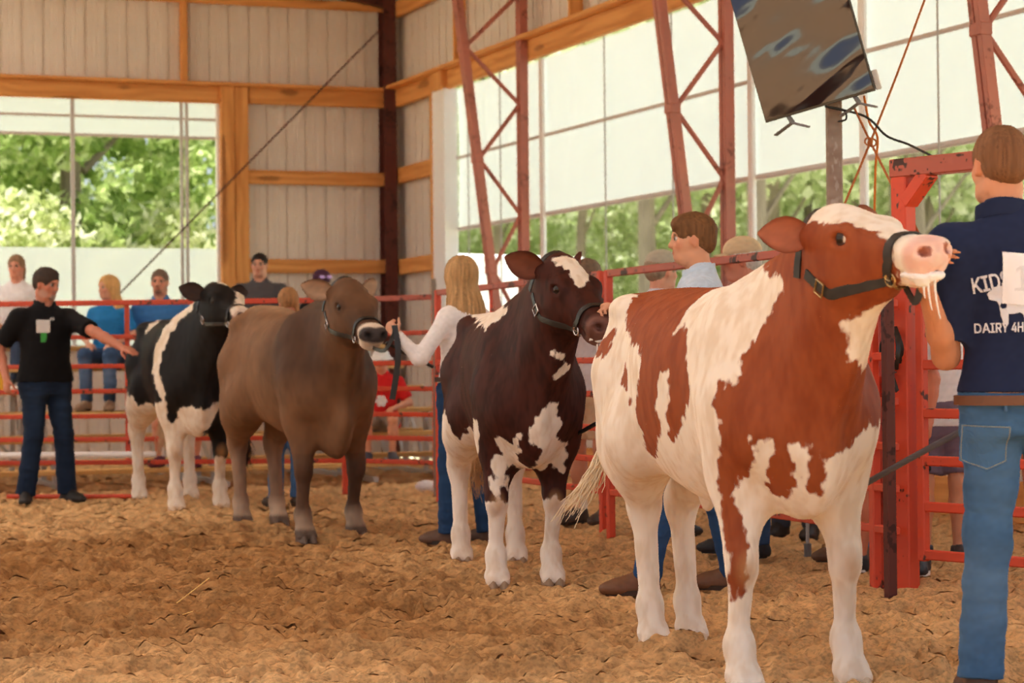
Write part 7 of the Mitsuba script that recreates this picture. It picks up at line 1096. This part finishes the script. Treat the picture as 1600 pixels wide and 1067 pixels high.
# ---------------------------------------------------------------- show sticks
t = thing('show_stick', 'long grey show stick slanting from the hip of the boy in navy', 'stick')
addc('shaft', tube([P3(1512, 668, 7.05), P3(1430, 712, 7.3), P3(1318, 775, 7.7)], .0105, 10), (98, 100, 112), t, 'm_satin'); addc('grip', tube([P3(1512, 668, 7.05), P3(1560, 642, 6.95)], .014, 10), (40, 40, 44), t, 'm_satin')
t = thing('show_stick', 'black show stick between the mahogany cow and the red and white cow', 'stick')
addc('shaft', tube([P3(893, 683, 10.7), P3(960, 646, 10.35), P3(1010, 618, 10.1)], .010, 10), (26, 26, 28), t, 'm_satin')
# ---------------------------------------------------------------- halters
def halter(k, label, wide=.030, m='m_leather', metal='m_chrome', lead=None, lead_label=None):
    c = COWS[k]; key, W, H, R = HERD[k]; P, _, _ = cow_prims(c); hs = c.get('head', 1.0); t = thing('halter', label, 'halter'); sc = c['scale']
    def out(cent, dirs, lift, rmax=.22):
        """The outermost skin point from the head-frame points cent along dirs, lifted off."""
        cent, dirs = np.asarray(cent, float), np.asarray(dirs, float); dirs = dirs/np.linalg.norm(dirs, axis=1, keepdims=True); rr = np.linspace(.01, rmax, 70); Q = []
        for a, b in zip(cent, dirs):
            d = sdf(P, H(0, 0, 0)+((a+rr[:, None]*b)*hs)@R.T); i = np.where(d < 0)[0]; j = 0
            if len(i):
                j = i[0]
                while j+1 < len(rr) and d[j+1] < 0: j += 1
            Q.append(a+b*(rr[j]+lift/hs))
        return np.array(Q), dirs
    def strapm(nm, q, nr, w=wide, th=.0065, mat_=m):
        q = bez(q, 40) if len(q) < 12 else q; nr = np.asarray(nr); nr = np.array([np.interp(np.linspace(0, 1, len(q)), np.linspace(0, 1, len(nr)), nr[:, i]) for i in range(3)]).T
        pw = W(H(0, 0, 0)+(q*hs)@R.T); nw = (W(nr@R.T)-W(np.zeros((1, 3)))); add(nm, strap(pw, nw, w*sc, th), mat_, t, smooth=35); return pw
    an = np.linspace(-.62, math.pi+.62, 34); dirs = np.c_[0*an-.05, np.cos(an), np.sin(an)]
    q, nr = out(np.c_[.345-.035*np.clip(-np.sin(an), 0, 1), 0*an, -.03+0*an], dirs, .004); strapm('noseband', q, nr)
    rings = {}
    for s in (1, -1):
        z0, z1 = -.085, -.085
        tt = np.linspace(.335, -.005, 9); zz = np.interp(tt, [-.005, .12, .335], [-.070, -.125, -.075]); q, nr = out(np.c_[tt, 0*tt, zz], np.c_[0*tt, s+0*tt, -.12+0*tt], .004); pw = strapm('cheek_strap', q, nr)
        rings[s] = q[0]; rg = W(H(*q[0])); nv = W((nr[0]@R.T)[None])[0]-W(np.zeros((1, 3)))[0]
        add('ring', torus(rg+unit(nv)*.004, nv, .021*sc, .0038*sc, 22, 7), metal, t, smooth=True)
        b = W(H(*q[6])); tv = W(H(*q[7]))-b; nv2 = W((nr[6]@R.T)[None])[0]-W(np.zeros((1, 3)))[0]; fb = frame(tv, nv2); bx = [b+fb[0]*x*.020+fb[1]*y*.022+fb[2]*.006 for x, y in ((-1, -1), (1, -1), (1, 1), (-1, 1), (-1, -1))]
        add('buckle', tube(np.array(bx), .0035, 6), metal, t, smooth=40)
    a2 = np.linspace(-.45, math.pi+.45, 26); q, nr = out(np.c_[-.045+0*a2, 0*a2, -.05+0*a2], np.c_[-.15+0*a2, np.cos(a2), np.sin(a2)], .005, .20); strapm('crown_strap', q, nr)
    a3 = np.linspace(math.pi+.35, 2*math.pi-.35, 14); q, nr = out(np.c_[.325+0*a3, 0*a3, -.05+0*a3], np.c_[0*a3, np.cos(a3), np.sin(a3)], .006)
    pts = W(H(0, 0, 0)+(np.vstack([rings[-1], q, rings[1]])*hs)@R.T); ch = bez(pts, 60)
    acc = np.r_[0, np.cumsum(np.linalg.norm(np.diff(ch, axis=0), axis=1))]; nlk = max(6, int(acc[-1]/.016)); links = []
    for i in range(nlk):
        p = np.array([np.interp((i+.5)/nlk*acc[-1], acc, ch[:, j]) for j in range(3)]); d = np.array([np.interp(min(acc[-1], (i+.8)/nlk*acc[-1]), acc, ch[:, j]) for j in range(3)])-p
        fb = frame(d, (0, 0, 1) if i % 2 else (1, .3, 0)); an2 = np.linspace(0, 2*np.pi, 11); links.append(tube(p+np.outer(np.cos(an2)*.012, fb[0])+np.outer(np.sin(an2)*.007, fb[1]), .0026, 5))
    add('chin_chain', cat_(links), metal, t, smooth=40)
    chin = pts[len(pts)//2]
    if lead:
        p = bez([chin if isinstance(x, str) else np.asarray(x) for x in lead], 30); nn_ = np.cross(np.gradient(p, axis=0), (0, 0, 1.0)); add('lead_strap', strap(p, nn_, .022, .006), m, t, smooth=35)
    return t
_hl = navy.W(navy.A[1][1]); halter('c4', 'worn dark leather halter with brass rings on the big red and white cow', .034, 'm_oldleather', 'm_brass', ['chin', P3(1432, 470, 6.62), _hl+[0, 0, .07]])
_hb = bluey.W(bluey.A[1][1]); halter('c3', 'black leather show halter on the mahogany cow', .028, lead=['chin', P3(945, 520, 10.0), _hb+[-.03, 0, .03]])
_hw = blonde.W(blonde.A[1][1]); halter('c2', 'black leather show halter on the brown cow', .026, lead=['chin', P3(598, 548, 12.75), P3(612, 530, 12.7), _hw+[-.02, -.02, .04]])
halter('c1', 'black halter with a chain on the black and white cow', .026)
_st = thing('lead_strap', 'black end of the lead strap hanging from the hand of the blonde woman', 'strap')
p = bez([_hw+[-.02, -.03, .05], P3(622, 545, 12.70), P3(620, 580, 12.70), P3(613, 624, 12.70)], 24); add('strap_end', strap(p, (-.3, -1, 0), .034, .006), 'm_leather', _st, smooth=35)
add('lead_rope', tube(bez([P3(603, 535, 12.72), P3(635, 553, 12.78), P3(676, 573, 12.9)], 14), .010, 8), 'm_leather', _st, smooth=40)
# foam at the mouths
def drool(k, strands, seed, blobs):
    c = COWS[k]; key, W, H, R = HERD[k]; hs = c.get('head', 1); rng = np.random.default_rng(seed); out = []
    for a, L, bend in strands:
        p0 = W(H(*a)); pts = [p0+np.array([bend*u*u, 0, -L*u]) for u in np.linspace(0, 1, 8)]; out.append(tube(np.array(pts), np.linspace(.0045, .0018, 8), 6))
    B = [Ell(H(*a), np.array(r), k=.014) for a, r in blobs]; bm = relax(nets(B, .005), 1); v = np.array(bm.vertices); v = v+vnormals(bm)*(.005*(meshkit.noise(v*110, 3)-.4))[:, None]
    out.append(trimesh.Trimesh(W(v), bm.faces, process=False)); addc('foam', cat_(out), (240, 236, 232), key, 'm_satin', label='white foam and drool at the mouth')
drool('c4', [((.462, -.022, -.080), .085, .012), ((.468, .0, -.078), .115, .018), ((.455, -.034, -.085), .045, .004)], 3, [((.430, -.052, -.066), (.026, .014, .013)), ((.452, -.040, -.070), (.020, .016, .015)), ((.468, -.018, -.066), (.018, .020, .014)), ((.402, -.066, -.062), (.020, .009, .008)), ((.472, .012, -.066), (.016, .020, .013)), ((.445, -.030, -.088), (.022, .02, .012))])
drool('c3', [((.455, -.02, -.07), .14, .0), ((.46, -.01, -.07), .05, .01)], 4, [((.44, -.045, -.066), (.022, .012, .008)), ((.462, -.02, -.062), (.016, .018, .008))])
# behind the back window
_r9 = np.random.default_rng(21)
PALE = [(160, 176, 106), (212, 220, 162), (242, 242, 214), (252, 250, 238)]
DEEP = [(118, 144, 78), (164, 188, 110), (204, 218, 150), (230, 236, 192)]
def lab(kind, i, where): return f'{kind} {where}'
tree(7.4, 40, 8.5, 3.0, 'leafy green tree with a dark trunk behind the right part of the back window', .30, 9000, .14, DEEP, 1, trunk=.30)
for i, (x, y, h, s, c, w) in enumerate([
    (-1.0, 44, 8, 3.4, PALE, 'pale bushy tree seen through the left edge of the back window'),
    (2.6, 47, 9, 3.6, PALE, 'tall pale bushy tree seen through the left pane of the back window'),
    (5.2, 43, 7.0, 3.0, PALE, 'pale rounded tree left of the dark trunk in the back window'),
    (11.0, 45, 9, 3.6, DEEP, 'green tree seen through the narrow right pane of the back window'),
    (4.0, 56, 12, 5, DEEP, 'tall dark green tree behind the pale trees of the back window'),
    (10.0, 58, 12, 5, DEEP, 'tall dark green tree far behind the trunk in the back window')]):
    tree(x, y, h, s, w, .12, 9000, .14, c, 30+i)
for i, (x, y) in enumerate([(-2.2, 38), (1.2, 38.5), (3.9, 37.5), (6.0, 38), (8.6, 39)]):
    tree(x, y, 3.7, 1.9, 'pale low shrub along the bottom edge of the back window', .15, 4500, .12, PALE, 50+i, 'shrub', .06, 'pale shrubs behind the back window')
# the wood beyond the right opening
RIGHT = [(176, 190, 138), (208, 218, 172), (232, 236, 206), (248, 248, 234)]
def at_px(px, dep): q = P3(px, 533, dep); return float(q[0]), float(q[1])
for i, (px, dep, w, tr) in enumerate([(775, 46, 'between the first two steel columns', .14), (905, 44, 'just left of the mahogany cow', .13), (1014, 38, 'left of the boy in light blue', .20), (1100, 47, 'behind the head of the boy in light blue', .15), (1186, 37, 'just right of the second steel column', .22), (1212, 44, 'beside the pair of trunks right of the second column', .20), (1262, 50, 'left of the television post', .14),
        (1345, 47, 'between the hanging ropes', .14), (1398, 42, 'behind the left post of the gate arch', .15), (1444, 39, 'inside the gate arch', .17), (1462, 46, 'inside the gate arch behind a nearer trunk', .14), (1500, 50, 'left of the head of the boy in navy', .14), (1640, 43, 'at the right edge behind the boy in navy', .16), (680, 48, 'at the far left end of the right opening', .15)]):
    x, y = at_px(px, dep); tree(x, y, 13, 3.6, f'grey tree trunk under pale leaves {w}', .36, 5200, .15, RIGHT, 100+i, trunk=tr)
for i in range(15):
    x, y = at_px(640+i*75, 50+_r9.uniform(-3, 4)); tree(x, y, 3.2+_r9.uniform(0, 1.6), 2.6, 'pale green shrub under the trees beyond the right opening', .08, 4200, .13, RIGHT, 200+i, 'shrub', .05, 'shrubs of the wood beyond the right opening')
for i in range(12):
    x, y = at_px(620+i*100, 62+(i % 3)*5); tree(x, y, 15, 6.0, 'broad pale green tree deep in the wood beyond the right opening', .04, 7500, .24, RIGHT, 300+i, trunk=.2, group='trees deep in the wood beyond the right opening')
# white tent and trailer outside the right opening
tn = thing('tent', 'white canopy tent outside the right opening, behind the blonde woman', 'tent')
_q = np.array([(8.9, 27.2, 2.45), (11.6, 27.2, 2.45), (11.6, 30.2, 2.45), (8.9, 30.2, 2.45)])
addc('roof', trimesh.Trimesh(np.vstack([_q, [(10.2, 28.7, 2.56)]]), [(0, 1, 4), (1, 2, 4), (2, 3, 4), (3, 0, 4)], process=False), (246, 246, 246), tn, 'm_cloth', False)
for a, b in ((0, 1), (1, 2), (2, 3), (3, 0)): addc('wall_panel', trimesh.convex.convex_hull(np.vstack([_q[[a, b]]+[.0, 0, -2.57], _q[[a, b]], _q[[a, b]]+[.03, .03, 0]])), (246, 246, 246), tn, 'm_cloth', False)
for a in range(4): addc('pole', tube([_q[a]-[0, 0, 2.57], _q[a]], .04, 8), (230, 230, 230), tn, 'm_satin')
tl = thing('trailer', 'low white trailer parked outside the right opening beyond the gate', 'trailer')
addc('body', box((15.0, 13.0, .55), (17.2, 21.0, 2.15), .12), (244, 244, 244), tl, 'm_gloss', 30)
addc('skirt', box((15.05, 13.2, .30), (17.15, 20.8, .56), .03), (210, 210, 212), tl, 'm_satin', 30)
for y in (15.6, 16.6): addc('wheel', trimesh.creation.cylinder(.34, .22, sections=28, transform=trimesh.transformations.rotation_matrix(np.pi/2, (0, 1, 0), None) @ np.eye(4)).apply_translation((15.1, y, .22)), (50, 50, 52), tl, 'm_satin', 40)
addc('drawbar', beam((16.1, 13.0, .45), (16.1, 11.6, .45), .1, .1), (120, 120, 122), tl, 'm_satin', 30)
